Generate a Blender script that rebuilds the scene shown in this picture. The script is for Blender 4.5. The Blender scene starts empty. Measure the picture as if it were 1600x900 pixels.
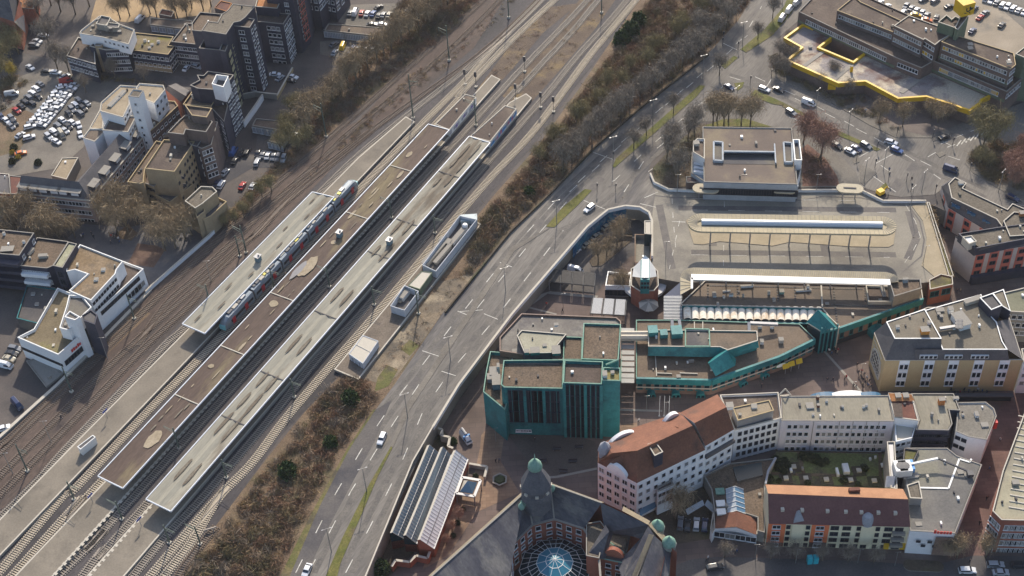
import bpy, bmesh, math, random
import numpy as np
from mathutils import Vector, Matrix
R = math.radians
rnd = random.Random(7)
sc = bpy.context.scene
COL = sc.collection

# ------------------------------------------------------------------ camera
F, PITCH, ROLL, H = 2200.0, R(44), R(3.7), 280.0      # focal length in photo pixels, depression, roll, height in metres
cr, sr, cp, sp = math.cos(ROLL), math.sin(ROLL), math.cos(PITCH), math.sin(PITCH)
DOWN = Vector((0, -sp, -cp)); XR = Vector((1, 0, 0)); FWD = Vector((0, cp, -sp))
RIGHT = XR*cr + DOWN*sr
DWN = XR*-sr + DOWN*cr
cam = bpy.data.cameras.new('camera'); cam_o = bpy.data.objects.new('camera', cam); COL.objects.link(cam_o)
cam.sensor_width = 36.0; cam.lens = 36.0*F/1600.0; cam.clip_start = 1.0; cam.clip_end = 6000.0
m = Matrix((( RIGHT.x, -DWN.x, -FWD.x, 0), (RIGHT.y, -DWN.y, -FWD.y, 0), (RIGHT.z, -DWN.z, -FWD.z, H), (0, 0, 0, 1)))
cam_o.matrix_world = m
sc.camera = cam_o

# ------------------------------------------------------------------ light
SUN_EL, SUN_AZ = R(36), R(7)
w = bpy.data.worlds.new('World'); sc.world = w; w.use_nodes = True
nt = w.node_tree; nt.nodes.clear()
o_ = nt.nodes.new('ShaderNodeOutputWorld'); bg = nt.nodes.new('ShaderNodeBackground'); sk = nt.nodes.new('ShaderNodeTexSky')
sk.sky_type = 'NISHITA'; sk.sun_disc = False; sk.sun_elevation = SUN_EL; sk.sun_rotation = SUN_AZ; sk.dust_density = 2.0
bg.inputs[1].default_value = 0.15
nt.links.new(sk.outputs[0], bg.inputs[0]); nt.links.new(bg.outputs[0], o_.inputs[0])
sun = bpy.data.lights.new('sun', 'SUN'); sun.energy = 4.0; sun.angle = R(0.5); sun.color = (1.0, 0.9, 0.75)
so = bpy.data.objects.new('sun', sun); COL.objects.link(so)
sd = Vector((math.sin(SUN_AZ)*math.cos(SUN_EL), math.cos(SUN_AZ)*math.cos(SUN_EL), math.sin(SUN_EL)))
so.rotation_euler = sd.to_track_quat('Z', 'Y').to_euler()
sc.view_settings.view_transform = 'Standard'; sc.view_settings.look = 'None'; sc.view_settings.gamma = 1.0
sc.view_settings.use_curve_mapping = False; sc.view_settings.exposure = 0.43
sc.render.engine = 'CYCLES'
try:
    sc.cycles.max_bounces = 4; sc.cycles.diffuse_bounces = 2; sc.cycles.glossy_bounces = 2; sc.cycles.transparent_max_bounces = 4
    sc.cycles.use_denoising = True
except Exception: pass

HAZE = .00005
LOW = -5.5      # level of the pedestrian town below the road deck

def P(u, v, z=0.0):
    """ground point of the photograph's pixel (u, v) on the level z"""
    d = FWD*F + RIGHT*(u-800.0) + DWN*(v-450.0)
    t = (z-H)/d.z
    return Vector((d.x*t, d.y*t, z))
def PX(p):
    """pixel of a world point"""
    q = Vector(p)-Vector((0, 0, H)); k = q.dot(FWD)
    return (800+F*q.dot(RIGHT)/k, 450+F*q.dot(DWN)/k)
def rise(top, base, zb=0.0):
    """height of a vertical edge seen from its top pixel to its base pixel"""
    b = P(base[0], base[1], zb); best = None
    for i in range(0, 700):
        z = zb+i*0.1; d = (P(top[0], top[1], z)-Vector((b.x, b.y, z))).length
        if best is None or d < best[0]: best = (d, z)
    return best[1]

# ------------------------------------------------------------------ materials
MATS = {}
def mat(name, c, c2=None, scale=0.3, rough=0.85, metal=0.0, bump=0.0, c3=None, scale3=0.05, fine=0.12, spec=0.3, stretch=None, lo=0.4, hi=0.62, tilt=0.0):
    if name in MATS: return MATS[name]
    mt = bpy.data.materials.new(name); mt.use_nodes = True; n = mt.node_tree; N = n.nodes; L = n.links
    b = N['Principled BSDF']; b.inputs['Roughness'].default_value = rough; b.inputs['Metallic'].default_value = metal
    b.inputs['Specular IOR Level'].default_value = spec
    mt.diffuse_color = (*c, 1)
    tc = N.new('ShaderNodeTexCoord'); co = tc.outputs['Object']
    if stretch:
        mp = N.new('ShaderNodeMapping'); mp.inputs['Scale'].default_value = stretch; mp.inputs['Rotation'].default_value = (0, 0, tilt)
        mp.vector_type = 'TEXTURE' if tilt else 'POINT'
        if tilt:
            mp.vector_type = 'TEXTURE'; mp.inputs['Scale'].default_value = tuple(1.0/s for s in stretch)
        L.new(co, mp.inputs[0]); co = mp.outputs[0]
    def noise(s, d=4):
        t = N.new('ShaderNodeTexNoise'); t.inputs['Scale'].default_value = s; t.inputs['Detail'].default_value = d
        t.inputs['Roughness'].default_value = 0.62; L.new(co, t.inputs['Vector']); return t
    def ramp(src, lo, hi):
        r = N.new('ShaderNodeMapRange'); r.inputs[1].default_value = lo; r.inputs[2].default_value = hi; r.clamp = True
        L.new(src, r.inputs[0]); return r.outputs[0]
    col = None
    def rgb(x):
        v = N.new('ShaderNodeRGB'); v.outputs[0].default_value = (*x, 1); return v.outputs[0]
    col = rgb(c)
    def mix(a, bb, f):
        mx = N.new('ShaderNodeMix'); mx.data_type = 'RGBA'; L.new(a, mx.inputs[6]); L.new(bb, mx.inputs[7])
        if isinstance(f, float): mx.inputs[0].default_value = f
        else: L.new(f, mx.inputs[0])
        return mx.outputs[2]
    if c2: col = mix(col, rgb(c2), ramp(noise(scale, 5).outputs[0], lo, hi))
    if c3: col = mix(col, rgb(c3), ramp(noise(scale3, 6).outputs[0], 0.53, 0.64))
    if fine:
        hs = N.new('ShaderNodeHueSaturation'); f = noise(2.2, 6)
        mr = N.new('ShaderNodeMapRange'); mr.inputs[1].default_value = 0.25; mr.inputs[2].default_value = 0.75
        mr.inputs[3].default_value = 1-fine*2; mr.inputs[4].default_value = 1+fine*2
        L.new(f.outputs[0], mr.inputs[0]); L.new(mr.outputs[0], hs.inputs['Value']); L.new(col, hs.inputs['Color']); col = hs.outputs[0]
    L.new(col, b.inputs['Base Color'])
    if bump:
        bp = N.new('ShaderNodeBump'); bp.inputs['Strength'].default_value = bump; bp.inputs['Distance'].default_value = 0.3
        L.new(noise(3.0, 5).outputs[0], bp.inputs['Height']); L.new(bp.outputs[0], b.inputs['Normal'])
    MATS[name] = mt; return mt
def bricky(name, c1, c2, mortar, sx=0.5, w=0.5, h=0.25, rough=0.85, horizontal=True):
    if name in MATS: return MATS[name]
    mt = bpy.data.materials.new(name); mt.use_nodes = True; n = mt.node_tree; N = n.nodes; L = n.links
    b = N['Principled BSDF']; b.inputs['Roughness'].default_value = rough; b.inputs['Specular IOR Level'].default_value = 0.25
    tc = N.new('ShaderNodeTexCoord'); br = N.new('ShaderNodeTexBrick'); br.inputs['Scale'].default_value = sx
    br.inputs['Brick Width'].default_value = w; br.inputs['Row Height'].default_value = h; br.inputs['Mortar Size'].default_value = 0.02
    br.inputs['Color1'].default_value = (*c1, 1); br.inputs['Color2'].default_value = (*c2, 1); br.inputs['Mortar'].default_value = (*mortar, 1)
    if not horizontal:      # wall: run the courses up the height
        sx_ = N.new('ShaderNodeSeparateXYZ'); cx = N.new('ShaderNodeCombineXYZ'); ad = N.new('ShaderNodeMath')
        L.new(tc.outputs['Object'], sx_.inputs[0]); L.new(sx_.outputs[0], ad.inputs[0]); L.new(sx_.outputs[1], ad.inputs[1])
        L.new(ad.outputs[0], cx.inputs[0]); L.new(sx_.outputs[2], cx.inputs[1]); L.new(cx.outputs[0], br.inputs['Vector'])
    else: L.new(tc.outputs['Object'], br.inputs['Vector'])
    nz = N.new('ShaderNodeTexNoise'); nz.inputs['Scale'].default_value = 0.12; nz.inputs['Detail'].default_value = 6
    L.new(tc.outputs['Object'], nz.inputs['Vector'])
    hs = N.new('ShaderNodeHueSaturation'); mr = N.new('ShaderNodeMapRange'); mr.inputs[1].default_value = .3; mr.inputs[2].default_value = .7
    mr.inputs[3].default_value = .72; mr.inputs[4].default_value = 1.25
    L.new(nz.outputs[0], mr.inputs[0]); L.new(mr.outputs[0], hs.inputs['Value']); L.new(br.outputs[0], hs.inputs['Color'])
    L.new(hs.outputs[0], b.inputs['Base Color']); MATS[name] = mt; return mt
def pm(name, c, rough=0.5, metal=0.0, spec=0.5, emit=0):
    return mat(name, c, rough=rough, metal=metal, spec=spec, fine=0.04)

asphalt = mat('asphalt', (.12, .11, .1), (.215, .195, .17), .05, c3=(.085, .08, .082), scale3=.06, fine=.14, stretch=(1, .12, 1), tilt=R(-33), lo=.36, hi=.66)
asphalt2 = mat('asphalt_worn', (.135, .12, .102), (.195, .175, .148), .09, c3=(.1, .093, .085), scale3=.045, fine=.12)
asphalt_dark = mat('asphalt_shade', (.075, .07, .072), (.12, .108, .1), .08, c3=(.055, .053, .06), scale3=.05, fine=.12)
concrete = mat('concrete_deck', (.22, .2, .165), (.28, .255, .21), .06, c3=(.165, .15, .13), scale3=.05, fine=.08)
patch_dark = mat('deck_asphalt', (.115, .105, .1), (.155, .14, .125), .2, fine=.1)
platform_m = mat('platform_slabs', (.175, .152, .122), (.225, .195, .155), .08, c3=(.13, .113, .092), scale3=.06, fine=.08)
ballast = mat('ballast', (.056, .05, .052), (.082, .073, .073), .12, c3=(.044, .04, .041), scale3=.06, fine=.22, stretch=(1, .3, 1), tilt=R(-31))
ballast_brown = mat('ballast_rusty', (.075, .053, .044), (.105, .076, .062), .1, c3=(.06, .048, .043), scale3=.07, fine=.22, stretch=(1, .25, 1), tilt=R(-33))
soil = mat('soil', (.13, .088, .056), (.185, .13, .082), .12, c3=(.105, .085, .045), scale3=.05, fine=.2, bump=.6)
soil_dark = mat('soil_dark', (.075, .058, .042), (.12, .092, .06), .12, c3=(.06, .06, .03), scale3=.06, fine=.2, bump=.6)
grass_m = mat('turf', (.085, .095, .018), (.14, .125, .035), .15, c3=(.11, .085, .045), scale3=.1, fine=.2, bump=.5)
moss_m = mat('mossy_ground', (.1, .1, .03), (.17, .13, .06), .15, c3=(.07, .06, .04), scale3=.1, fine=.2)
town = mat('town_ground', (.08, .068, .064), (.115, .098, .088), .05, c3=(.062, .056, .056), scale3=.04, fine=.12)
paving = bricky('plaza_paving', (.118, .088, .078), (.15, .112, .096), (.1, .078, .07), .35, 1.2, .6)
paving_red = bricky('red_street_paving', (.125, .075, .068), (.155, .095, .083), (.1, .065, .06), .5, 1.0, .5)
paving_tan = bricky('tan_paving', (.2, .13, .09), (.25, .17, .115), (.15, .1, .075), .5, 1.0, .5)
gravel_roof = mat('gravel_roof', (.112, .08, .055), (.158, .115, .08), .1, c3=(.085, .065, .048), scale3=.1, fine=.3, bump=.3)
gravel_grey = mat('grey_gravel_roof', (.118, .1, .077), (.16, .137, .106), .12, c3=(.09, .078, .062), scale3=.1, fine=.24)
bitumen = mat('bitumen_roof', (.078, .057, .047), (.108, .081, .065), .09, c3=(.145, .112, .084), scale3=.12, fine=.2)
felt_dark = mat('dark_felt', (.085, .08, .082), (.12, .11, .105), .1, c3=(.15, .135, .11), scale3=.08, fine=.1)
white_wall = mat('white_render', (.8, .8, .8), (.74, .74, .75), .15, fine=.03)
white_metal = pm('white_metal', (.72, .72, .7), .5)
cap_light = mat('pale_metal_cap', (.48, .44, .37), fine=.04)
cap_grey = mat('grey_cap', (.27, .25, .22), fine=.06)
cap_yellow = mat('sandstone_cap', (.4, .31, .18), fine=.05)
slate = mat('slate_cladding', (.036, .038, .06), (.052, .052, .075), .4, rough=.55, fine=.08)
brown_clad = mat('brown_cladding', (.13, .095, .085), (.165, .122, .105), .3, fine=.1)
beige_wall = mat('beige_cladding', (.3, .23, .145), (.35, .27, .17), .3, fine=.06)
sand_wall = mat('sand_stone_wall', (.46, .34, .18), (.52, .39, .21), .12, fine=.04)
slate_roof = mat('slate_roof', (.085, .08, .085), (.12, .11, .11), .2, rough=.7, fine=.1)
stripe_slate = mat('weathered_slate', (.055, .055, .07), (.1, .098, .105), .25, c3=(.16, .15, .14), scale3=.18, rough=.6, fine=.15, stretch=(1, .25, 1), tilt=R(35))
orange_tile = mat('orange_clay_tiles', (.36, .15, .055), (.43, .195, .075), .25, c3=(.25, .13, .07), scale3=.15, fine=.14)
brown_tile = mat('brown_clay_tiles', (.125, .052, .04), (.165, .07, .048), .2, c3=(.085, .05, .045), scale3=.12, fine=.14)
shaded_tile = mat('purple_shaded_tiles', (.135, .062, .06), (.165, .078, .072), .2, fine=.1)  # tile colour with the shade of the front slope put in
redbrick = bricky('red_brick_wall', (.3, .095, .06), (.37, .125, .08), (.26, .15, .11), 1.5, .6, .25, horizontal=False)
brownbrick = bricky('brown_brick_wall', (.18, .115, .09), (.23, .15, .115), (.16, .12, .1), 1.5, .6, .25, horizontal=False)
copper = mat('teal_copper', (.016, .145, .155), (.028, .195, .2), .4, rough=.55, c3=(.014, .1, .12), scale3=.15, fine=.1)
verdigris = mat('pale_verdigris', (.16, .29, .23), (.22, .34, .27), .6, fine=.1)
glass = pm('dark_glass', (.02, .025, .035), .2, .0, .4)
glass_blue = pm('blue_glass', (.06, .14, .22), .12, 0, .9)
glass_teal = pm('teal_glass', (.01, .03, .04), .25, 0, .35)
frame_white = pm('white_frame', (.7, .7, .7), .5)
frame_dark = pm('dark_frame', (.05, .05, .06), .5)
steel = pm('grey_steel', (.3, .3, .31), .45, .3)
rail_m = pm('rail_steel', (.36, .31, .26), .7, .0, .2)
sleeper_c = mat('concrete_sleepers', (.5, .43, .33), (.43, .37, .28), 1.0, fine=.1)
sleeper_w = mat('wooden_sleepers', (.15, .12, .1), (.19, .155, .125), 1.0, fine=.15)
sleeper_g = mat('grey_sleepers', (.3, .265, .22), (.25, .22, .185), 1.0, fine=.12)
yellow = mat('yellow_panels', (.68, .42, .015), (.62, .37, .015), .5, rough=.45, fine=.04)
green_panel = mat('green_panels', (.12, .15, .1), (.15, .18, .12), .5, fine=.06)
red_paint = pm('red_paint', (.62, .05, .04), .45)
white_paint = mat('road_paint', (.62, .6, .55), (.4, .38, .33), .7, fine=.1)
pole_m = pm('lamp_metal', (.28, .28, .27), .5, .4)
mast_m = pm('green_mast', (.1, .13, .11), .6, .2)
bark = mat('bark', (.12, .095, .07), (.17, .14, .1), 1.5, fine=.2)
evergreen = mat('evergreen_leaves', (.035, .06, .015), (.07, .1, .03), .6, fine=.2)
hedge_m = mat('hedge_leaves', (.035, .045, .02), (.06, .07, .03), .6, fine=.2)

# ------------------------------------------------------------------ objects
def tag(o, label=None, cat=None, group=None, kind=None):
    if label: o['label'] = label
    if cat: o['category'] = cat
    if group: o['group'] = group
    if kind: o['kind'] = kind
    return o
def empty(name, loc, label, cat, group=None, rz=0.0):
    o = bpy.data.objects.new(name, None); COL.objects.link(o); o.location = loc; o.rotation_euler = (0, 0, rz)
    o.empty_display_size = 0.5
    o['_w'] = list(loc)
    return tag(o, label, cat, group)
def wpos(o):
    v = Vector((0, 0, 0))
    while o is not None: v += o.location; o = o.parent
    return v
class MB:
    """collects faces of several materials in world (or local) coordinates; build() links ONE mesh object"""
    def __init__(s): s.v = []; s.f = []; s.mi = []; s.m = []
    def slot(s, m):
        if m not in s.m: s.m.append(m)
        return s.m.index(m)
    def face(s, pts, m):
        k = len(s.v); s.v += [tuple(p) for p in pts]; s.f.append(tuple(range(k, k+len(pts)))); s.mi.append(s.slot(m)); return s
    def solid(s, pts, z0, z1, m, top=True, bottom=False, mtop=None):
        """upright prism over a polygon given in xy"""
        n = len(pts); k = len(s.v)
        area = sum(pts[i][0]*pts[(i+1) % n][1]-pts[(i+1) % n][0]*pts[i][1] for i in range(n))
        if area < 0: pts = list(reversed(pts))
        s.v += [(p[0], p[1], z0) for p in pts]+[(p[0], p[1], z1) for p in pts]; j = s.slot(m)
        for i in range(n):
            i2 = (i+1) % n; s.f.append((k+i, k+i2, k+n+i2, k+n+i)); s.mi.append(j)
        if top: s.f.append(tuple(k+n+i for i in range(n))); s.mi.append(s.slot(mtop or m))
        if bottom: s.f.append(tuple(k+i for i in reversed(range(n)))); s.mi.append(j)
        return s
    def bar(s, a, b, wd, ht, m):
        """box beam between two points, wd wide and ht high (top at the points + ht/2)"""
        a = Vector(a); b = Vector(b); d = b-a
        if d.length < 1e-6: return s
        d.normalize(); side = d.cross(Vector((0, 0, 1)))
        if side.length < 1e-3: side = Vector((1, 0, 0))
        side.normalize(); up = side.cross(d).normalized(); k = len(s.v); j = s.slot(m)
        for p in (a, b):
            for x, y in ((-1, -1), (1, -1), (1, 1), (-1, 1)): s.v.append(tuple(p+side*(x*wd/2)+up*(y*ht/2)))
        for q in ((0, 3, 2, 1), (4, 5, 6, 7), (0, 1, 5, 4), (1, 2, 6, 5), (2, 3, 7, 6), (3, 0, 4, 7)):
            s.f.append(tuple(k+i for i in q)); s.mi.append(j)
        return s
    def box(s, c, sx, sy, sz, m, rz=0.0):
        cx, cy, cz = c; ca, sa = math.cos(rz), math.sin(rz)
        pts = [(cx+x*sx/2*ca-y*sy/2*sa, cy+x*sx/2*sa+y*sy/2*ca) for x, y in ((-1, -1), (1, -1), (1, 1), (-1, 1))]
        return s.solid(pts, cz, cz+sz, m, bottom=True)
    def tube(s, a, b, r0, r1, m, n=7):
        a = Vector(a); b = Vector(b); d = (b-a).normalized(); q = d.orthogonal().normalized(); r = d.cross(q); k = len(s.v); j = s.slot(m)
        for p, rad in ((a, r0), (b, r1)):
            for i in range(n):
                t = 2*math.pi*i/n; s.v.append(tuple(p+q*(math.cos(t)*rad)+r*(math.sin(t)*rad)))
        for i in range(n):
            i2 = (i+1) % n; s.f.append((k+i, k+i2, k+n+i2, k+n+i)); s.mi.append(j)
        s.f.append(tuple(k+n+i for i in range(n))); s.mi.append(j); s.f.append(tuple(k+i for i in reversed(range(n)))); s.mi.append(j)
        return s
    def lathe(s, c, prof, m, n=12, rz=0.0):
        """prof: list of (radius, z)"""
        k = len(s.v); j = s.slot(m); L = len(prof)
        for r_, z in prof:
            for i in range(n):
                t = 2*math.pi*i/n+rz; s.v.append((c[0]+r_*math.cos(t), c[1]+r_*math.sin(t), c[2]+z))
        for a in range(L-1):
            for i in range(n):
                i2 = (i+1) % n; s.f.append((k+a*n+i, k+a*n+i2, k+(a+1)*n+i2, k+(a+1)*n+i)); s.mi.append(j)
        s.f.append(tuple(k+(L-1)*n+i for i in range(n))); s.mi.append(j)
        return s
    def mesh(s, name, off=None):
        me = bpy.data.meshes.new(name); v = s.v
        if off is not None: v = [(p[0]-off[0], p[1]-off[1], p[2]-off[2]) for p in v]
        me.from_pydata(v, [], s.f)
        for x in s.m: me.materials.append(x)
        me.polygons.foreach_set('material_index', s.mi); me.update(); return me
    def build(s, name, parent=None, local=False, smooth=False):
        off = None if (parent is None or local) else wpos(parent)
        me = s.mesh(name, off)
        if smooth: me.polygons.foreach_set('use_smooth', [True]*len(me.polygons))
        o = bpy.data.objects.new(name, me); COL.objects.link(o); o.parent = parent
        return o
def link(name, me, parent=None, loc=(0, 0, 0), rz=0.0):
    o = bpy.data.objects.new(name, me); COL.objects.link(o); o.parent = parent; o.location = loc; o.rotation_euler = (0, 0, rz); return o
def copy_tree(o, parent=None):
    c = o.copy(); COL.objects.link(c); c.parent = parent
    for ch in list(KIDS.get(o.name, [])) : copy_tree(ch, c)
    return c
KIDS = {}
def kids(o):
    KIDS[o.name] = [x for x in bpy.data.objects if x.parent == o]
    for x in KIDS[o.name]: kids(x)
def sheet(name, px, z, m, kind='structure', world=False, label=None, cat=None):
    pts = [tuple(p) if world else tuple(P(p[0], p[1], z)) for p in px]
    o = MB().face(orient([(p[0], p[1], z) for p in pts]), m).build(name)
    o['kind'] = kind
    if label: tag(o, label, cat)
    return o
def orient(pts):
    n = len(pts); a = sum(pts[i][0]*pts[(i+1) % n][1]-pts[(i+1) % n][0]*pts[i][1] for i in range(n))
    return pts if a > 0 else list(reversed(pts))
def inset(pts, d):
    """offset a counter-clockwise polygon inwards by d"""
    n = len(pts); out = []
    for i in range(n):
        a, b, c = Vector(pts[i-1][:2]), Vector(pts[i][:2]), Vector(pts[(i+1) % n][:2])
        d1 = (b-a); d2 = (c-b)
        if d1.length < 1e-6 or d2.length < 1e-6: out.append((b.x, b.y)); continue
        d1.normalize(); d2.normalize()
        n1 = Vector((-d1.y, d1.x)); n2 = Vector((-d2.y, d2.x)); k = 1+n1.dot(n2)
        mv = (n1+n2)*(d/max(k, .35)); out.append((b.x+mv.x, b.y+mv.y))
    return out
def W(px, z): return orient([tuple(P(p[0], p[1], z)[:2]) for p in px])
ORD = ['first', 'second', 'third', 'fourth', 'fifth', 'sixth', 'seventh', 'eighth', 'ninth', 'tenth', 'eleventh', 'twelfth', 'thirteenth', 'fourteenth', 'fifteenth', 'sixteenth', 'seventeenth', 'eighteenth', 'nineteenth', 'twentieth']

# windows: local mesh, x along the wall, y outward, z up, origin at the window's centre
WM = {}
def window_mesh(w_, h_, style):
    key = (round(w_, 2), round(h_, 2), style)
    if key in WM: return WM[key]
    fr, gl = {'white': (frame_white, glass), 'dark': (frame_dark, glass), 'teal': (copper, glass_teal), 'glassy': (slate, glass), 'blind': (frame_white, cap_grey), 'curtain': (frame_white, curtain), 'blind2': (yellowish, yellowish),
              'yellow': (frame_white, yellow), 'door': (frame_white, GD), 'balcony': (frame_white, glass), 'red': (redpink, glass)}[style]
    b = MB(); t = .09 if style != 'dark' else .06
    b.face([(-w_/2, .03, -h_/2), (-w_/2, .03, h_/2), (w_/2, .03, h_/2), (w_/2, .03, -h_/2)][::-1], gl)
    for x in ([-w_/2, w_/2] + ([0] if w_ > 1.3 else [])): b.box((x, .06, -h_/2), t, .12, h_, fr)
    for z in (-h_/2-.06, h_/2-.06): b.box((0, .07, z), w_+t, .14, .12, fr)
    if style != 'dark': b.box((0, .12, -h_/2-.14), w_+.3, .24, .07, fr)
    me = b.mesh('window'); WM[key] = me; return me
GD = mat('door_panel', (.32, .34, .38), fine=.04)
curtain = pm('curtained_glass', (.2, .2, .2), .4)
yellowish = mat('yellowish_balcony', (.42, .38, .24), fine=.05)
redpink = mat('salmon_panels', (.55, .16, .11), (.48, .14, .1), .5, fine=.05)

def in_poly(x, y, pts):
    ins = False; n = len(pts)
    for i in range(n):
        x0, y0 = pts[i]; x1, y1 = pts[(i+1) % n]
        if (y0 > y) != (y1 > y) and x < (x1-x0)*(y-y0)/(y1-y0)+x0: ins = not ins
    return ins
class Bld:
    def __init__(s, name, label, cat, ref, zb=0.0, group=None):
        p = P(ref[0], ref[1], zb); s.zb = zb; s.root = empty(name, p, label, cat, group); s.cnt = 0; s.extra = MB(); s.last = None
    def part(s, b, name, parent=None, smooth=False): return b.build(name, parent or s.root, smooth=smooth)
    def block(s, px, z, wall, roof=None, par=.5, cap=None, zb=None, cw=.35, name='wall', world=None):
        """flat-roofed volume whose roof outline is seen at px on the level z"""
        zb = s.zb if zb is None else zb
        pts = world or W(px, z); b = MB()
        inn = inset(pts, cw)
        b.solid(pts, zb-.3, z-.05, wall, top=False)
        n = len(pts)
        for i in range(n):
            j = (i+1) % n
            b.face([(*inn[j], z-.05), (*inn[i], z-.05), (*inn[i], z-par-.05), (*inn[j], z-par-.05)], wall)
        wl = s.part(b, name)
        if roof: s.part(MB().face([(*p, z-par) for p in inset(pts, cw-.05)], roof), 'roof')
        if roof:
            ar = abs(sum(pts[i][0]*pts[(i+1) % n][1]-pts[(i+1) % n][0]*pts[i][1] for i in range(n)))/2; k = 0; ii = inset(pts, 1.2); rv = random.Random(int(ar*10))
            for _ in range(60):
                if k >= min(7, int(ar/45)): break
                x, y = rv.uniform(min(p[0] for p in pts), max(p[0] for p in pts)), rv.uniform(min(p[1] for p in pts), max(p[1] for p in pts))
                if in_poly(x, y, ii): q = rv.uniform(.3, .75); s.part(MB().box((x, y, z-par), q, q*rv.uniform(.8, 2), rv.uniform(.3, .9), rv.choice((cap_light, cap_grey, white_metal, felt_dark))), 'roof_vent'); k += 1
        b = MB(); a = inset(pts, -.06); c = inset(pts, min(.22, cw))
        for i in range(n):
            j = (i+1) % n
            b.face([(*a[i], z+.06), (*a[j], z+.06), (*c[j], z+.06), (*c[i], z+.06)], cap or cap_grey)
            b.face([(*a[i], z-.12), (*a[j], z-.12), (*a[j], z+.06), (*a[i], z+.06)], cap or cap_grey)
            b.face([(*c[j], z-.12), (*c[i], z-.12), (*c[i], z+.06), (*c[j], z+.06)], cap or cap_grey)
        s.part(b, 'parapet_cap'); s.last = pts; s.z = z; s.wl = wl
        return pts
    def edge(s, upx, vpx, z=None):
        """the edge of the last outline nearest to two pixels (on its roof level)"""
        z = s.z if z is None else z
        a = P(*upx, z); b = P(*vpx, z)
        return s.face_to(a.xy, b.xy)
    def face_to(s, a, b):
        pts = s.last; n = len(pts); cx = sum(p[0] for p in pts)/n; cy = sum(p[1] for p in pts)/n
        a = Vector(a[:2]); b = Vector(b[:2]); nrm = Vector((b.y-a.y, a.x-b.x))
        if nrm.dot((a+b)/2-Vector((cx, cy))) < 0: a, b = b, a
        return a, b
    def windows(s, ap, bp, rows, cols, w_=1.2, h_=1.4, top=1.6, step=3.0, style='white', z=None, m0=None, skip=(), pick=None, out=0.0, zpx=None, name='window', raw=False):
        """grid of windows on the wall between two roof-edge pixels; top = depth of the first row's centre below the edge"""
        z = s.z if z is None else z
        if raw: a, b = Vector(ap[:2]), Vector(bp[:2]); a, b = s.face_to(a, b)
        else: a, b = s.edge(ap, bp, z if zpx is None else zpx)
        d = b-a; L = d.length; d.normalize(); nrm = Vector((d.y, -d.x)); ang = math.atan2(nrm.y, nrm.x)-math.pi/2
        m0 = (L/cols/2) if m0 is None else m0
        for r_ in range(rows):
            for c_ in range(cols):
                if (r_, c_) in skip or (pick and not pick(r_, c_)): continue
                x = m0+(L-2*m0)*(c_/(cols-1) if cols > 1 else .5)
                p = a+d*x+nrm*(.02+out); zz = z-top-r_*step
                sy_ = style if isinstance(style, str) else style(r_, c_)
                me = window_mesh(w_, h_, 'curtain' if sy_ == 'white' and rnd.random() < .3 else sy_)
                if s.cnt < 100:
                    link(name, me, s.root, Vector((p.x, p.y, zz))-s.root.location, ang); s.cnt += 1
                else:
                    M_ = Matrix.Translation((p.x, p.y, zz)) @ Matrix.Rotation(ang, 4, 'Z'); k = len(s.extra.v)
                    s.extra.v += [tuple(M_ @ v.co) for v in me.vertices]
                    for pl in me.polygons:
                        s.extra.f.append(tuple(k+i for i in pl.vertices)); s.extra.mi.append(s.extra.slot(me.materials[pl.material_index]))
    def band(s, ap, bp, z0, z1, m, out=.08, name='panel_band', z=None, raw=False, th=.1):
        z = s.z if z is None else z
        if raw: a, b = s.face_to(ap, bp)
        else: a, b = s.edge(ap, bp, z)
        d = (b-a).normalized(); nrm = Vector((d.y, -d.x))
        q = [a+nrm*(out-th), b+nrm*(out-th), b+nrm*out, a+nrm*out]
        return s.part(MB().solid([(p.x, p.y) for p in q], z0, z1, m, bottom=True), name)
    def boxes(s, items, name='roof_vent', m=None, z=None):
        z = s.z-.45 if z is None else z
        for it in items:
            u, v, sx, sy, sz = it[:5]; sx *= .68; sy *= .68; sz *= .75; p = P(u, v, z); mm = it[5] if len(it) > 5 else (m or white_metal)
            rz = it[6] if len(it) > 6 else 0
            b = MB().box((p.x, p.y, z), sx, sy, sz, mm, rz); b.box((p.x, p.y, z+sz), sx*1.12, sy*1.12, .08, cap_grey, rz)
            s.part(b, name)
    def slopes(s, name, m, faces):
        b = MB()
        for f in faces:
            pts = [P(*q) for q in f]
            nz = (pts[1]-pts[0]).cross(pts[2]-pts[0]).z
            b.face(pts if nz > 0 else pts[::-1], m)
        return s.part(b, name)
    def done(s):
        if s.extra.f:
            o = s.extra.build('windows', s.root); o['kind'] = 'stuff'
        return s
# ================================================================== GROUND
low = MB().face([(-640, -160, LOW), (640, -160, LOW), (640, 920, LOW), (-640, 920, LOW)], paving).build('ground'); tag(low, kind='structure')
edge_px = [(540, 965), (571, 900), (676, 667), (717, 600), (800, 490), (918, 353), (950, 327), (977, 321), (1000, 323), (1018, 337),
           (1019, 433), (1062, 441), (1150, 441), (1300, 445), (1400, 446), (1452, 441), (1489, 437), (1452, 318), (1478, 330), (1560, 380), (1640, 405)]
edge_w = [P(u, v, 0) for u, v in edge_px]
up = [(p.x, p.y, -.02) for p in edge_w]+[(640, edge_w[-1].y+20, -.02), (640, 920, -.02), (-640, 920, -.02), (-640, -100, -.02), (edge_w[0].x-40, -100, -.02)]
g = MB().face(orient(up), town)
for i in range(len(edge_w)-1):
    a, b = edge_w[i], edge_w[i+1]; g.face([(a.x, a.y, LOW), (b.x, b.y, LOW), (b.x, b.y, -.02), (a.x, a.y, -.02)], concrete)
tag(g.build('terrain'), kind='structure')

def S(name, px, z, m, **k): return sheet(name, px, z, m, **k)
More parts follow.
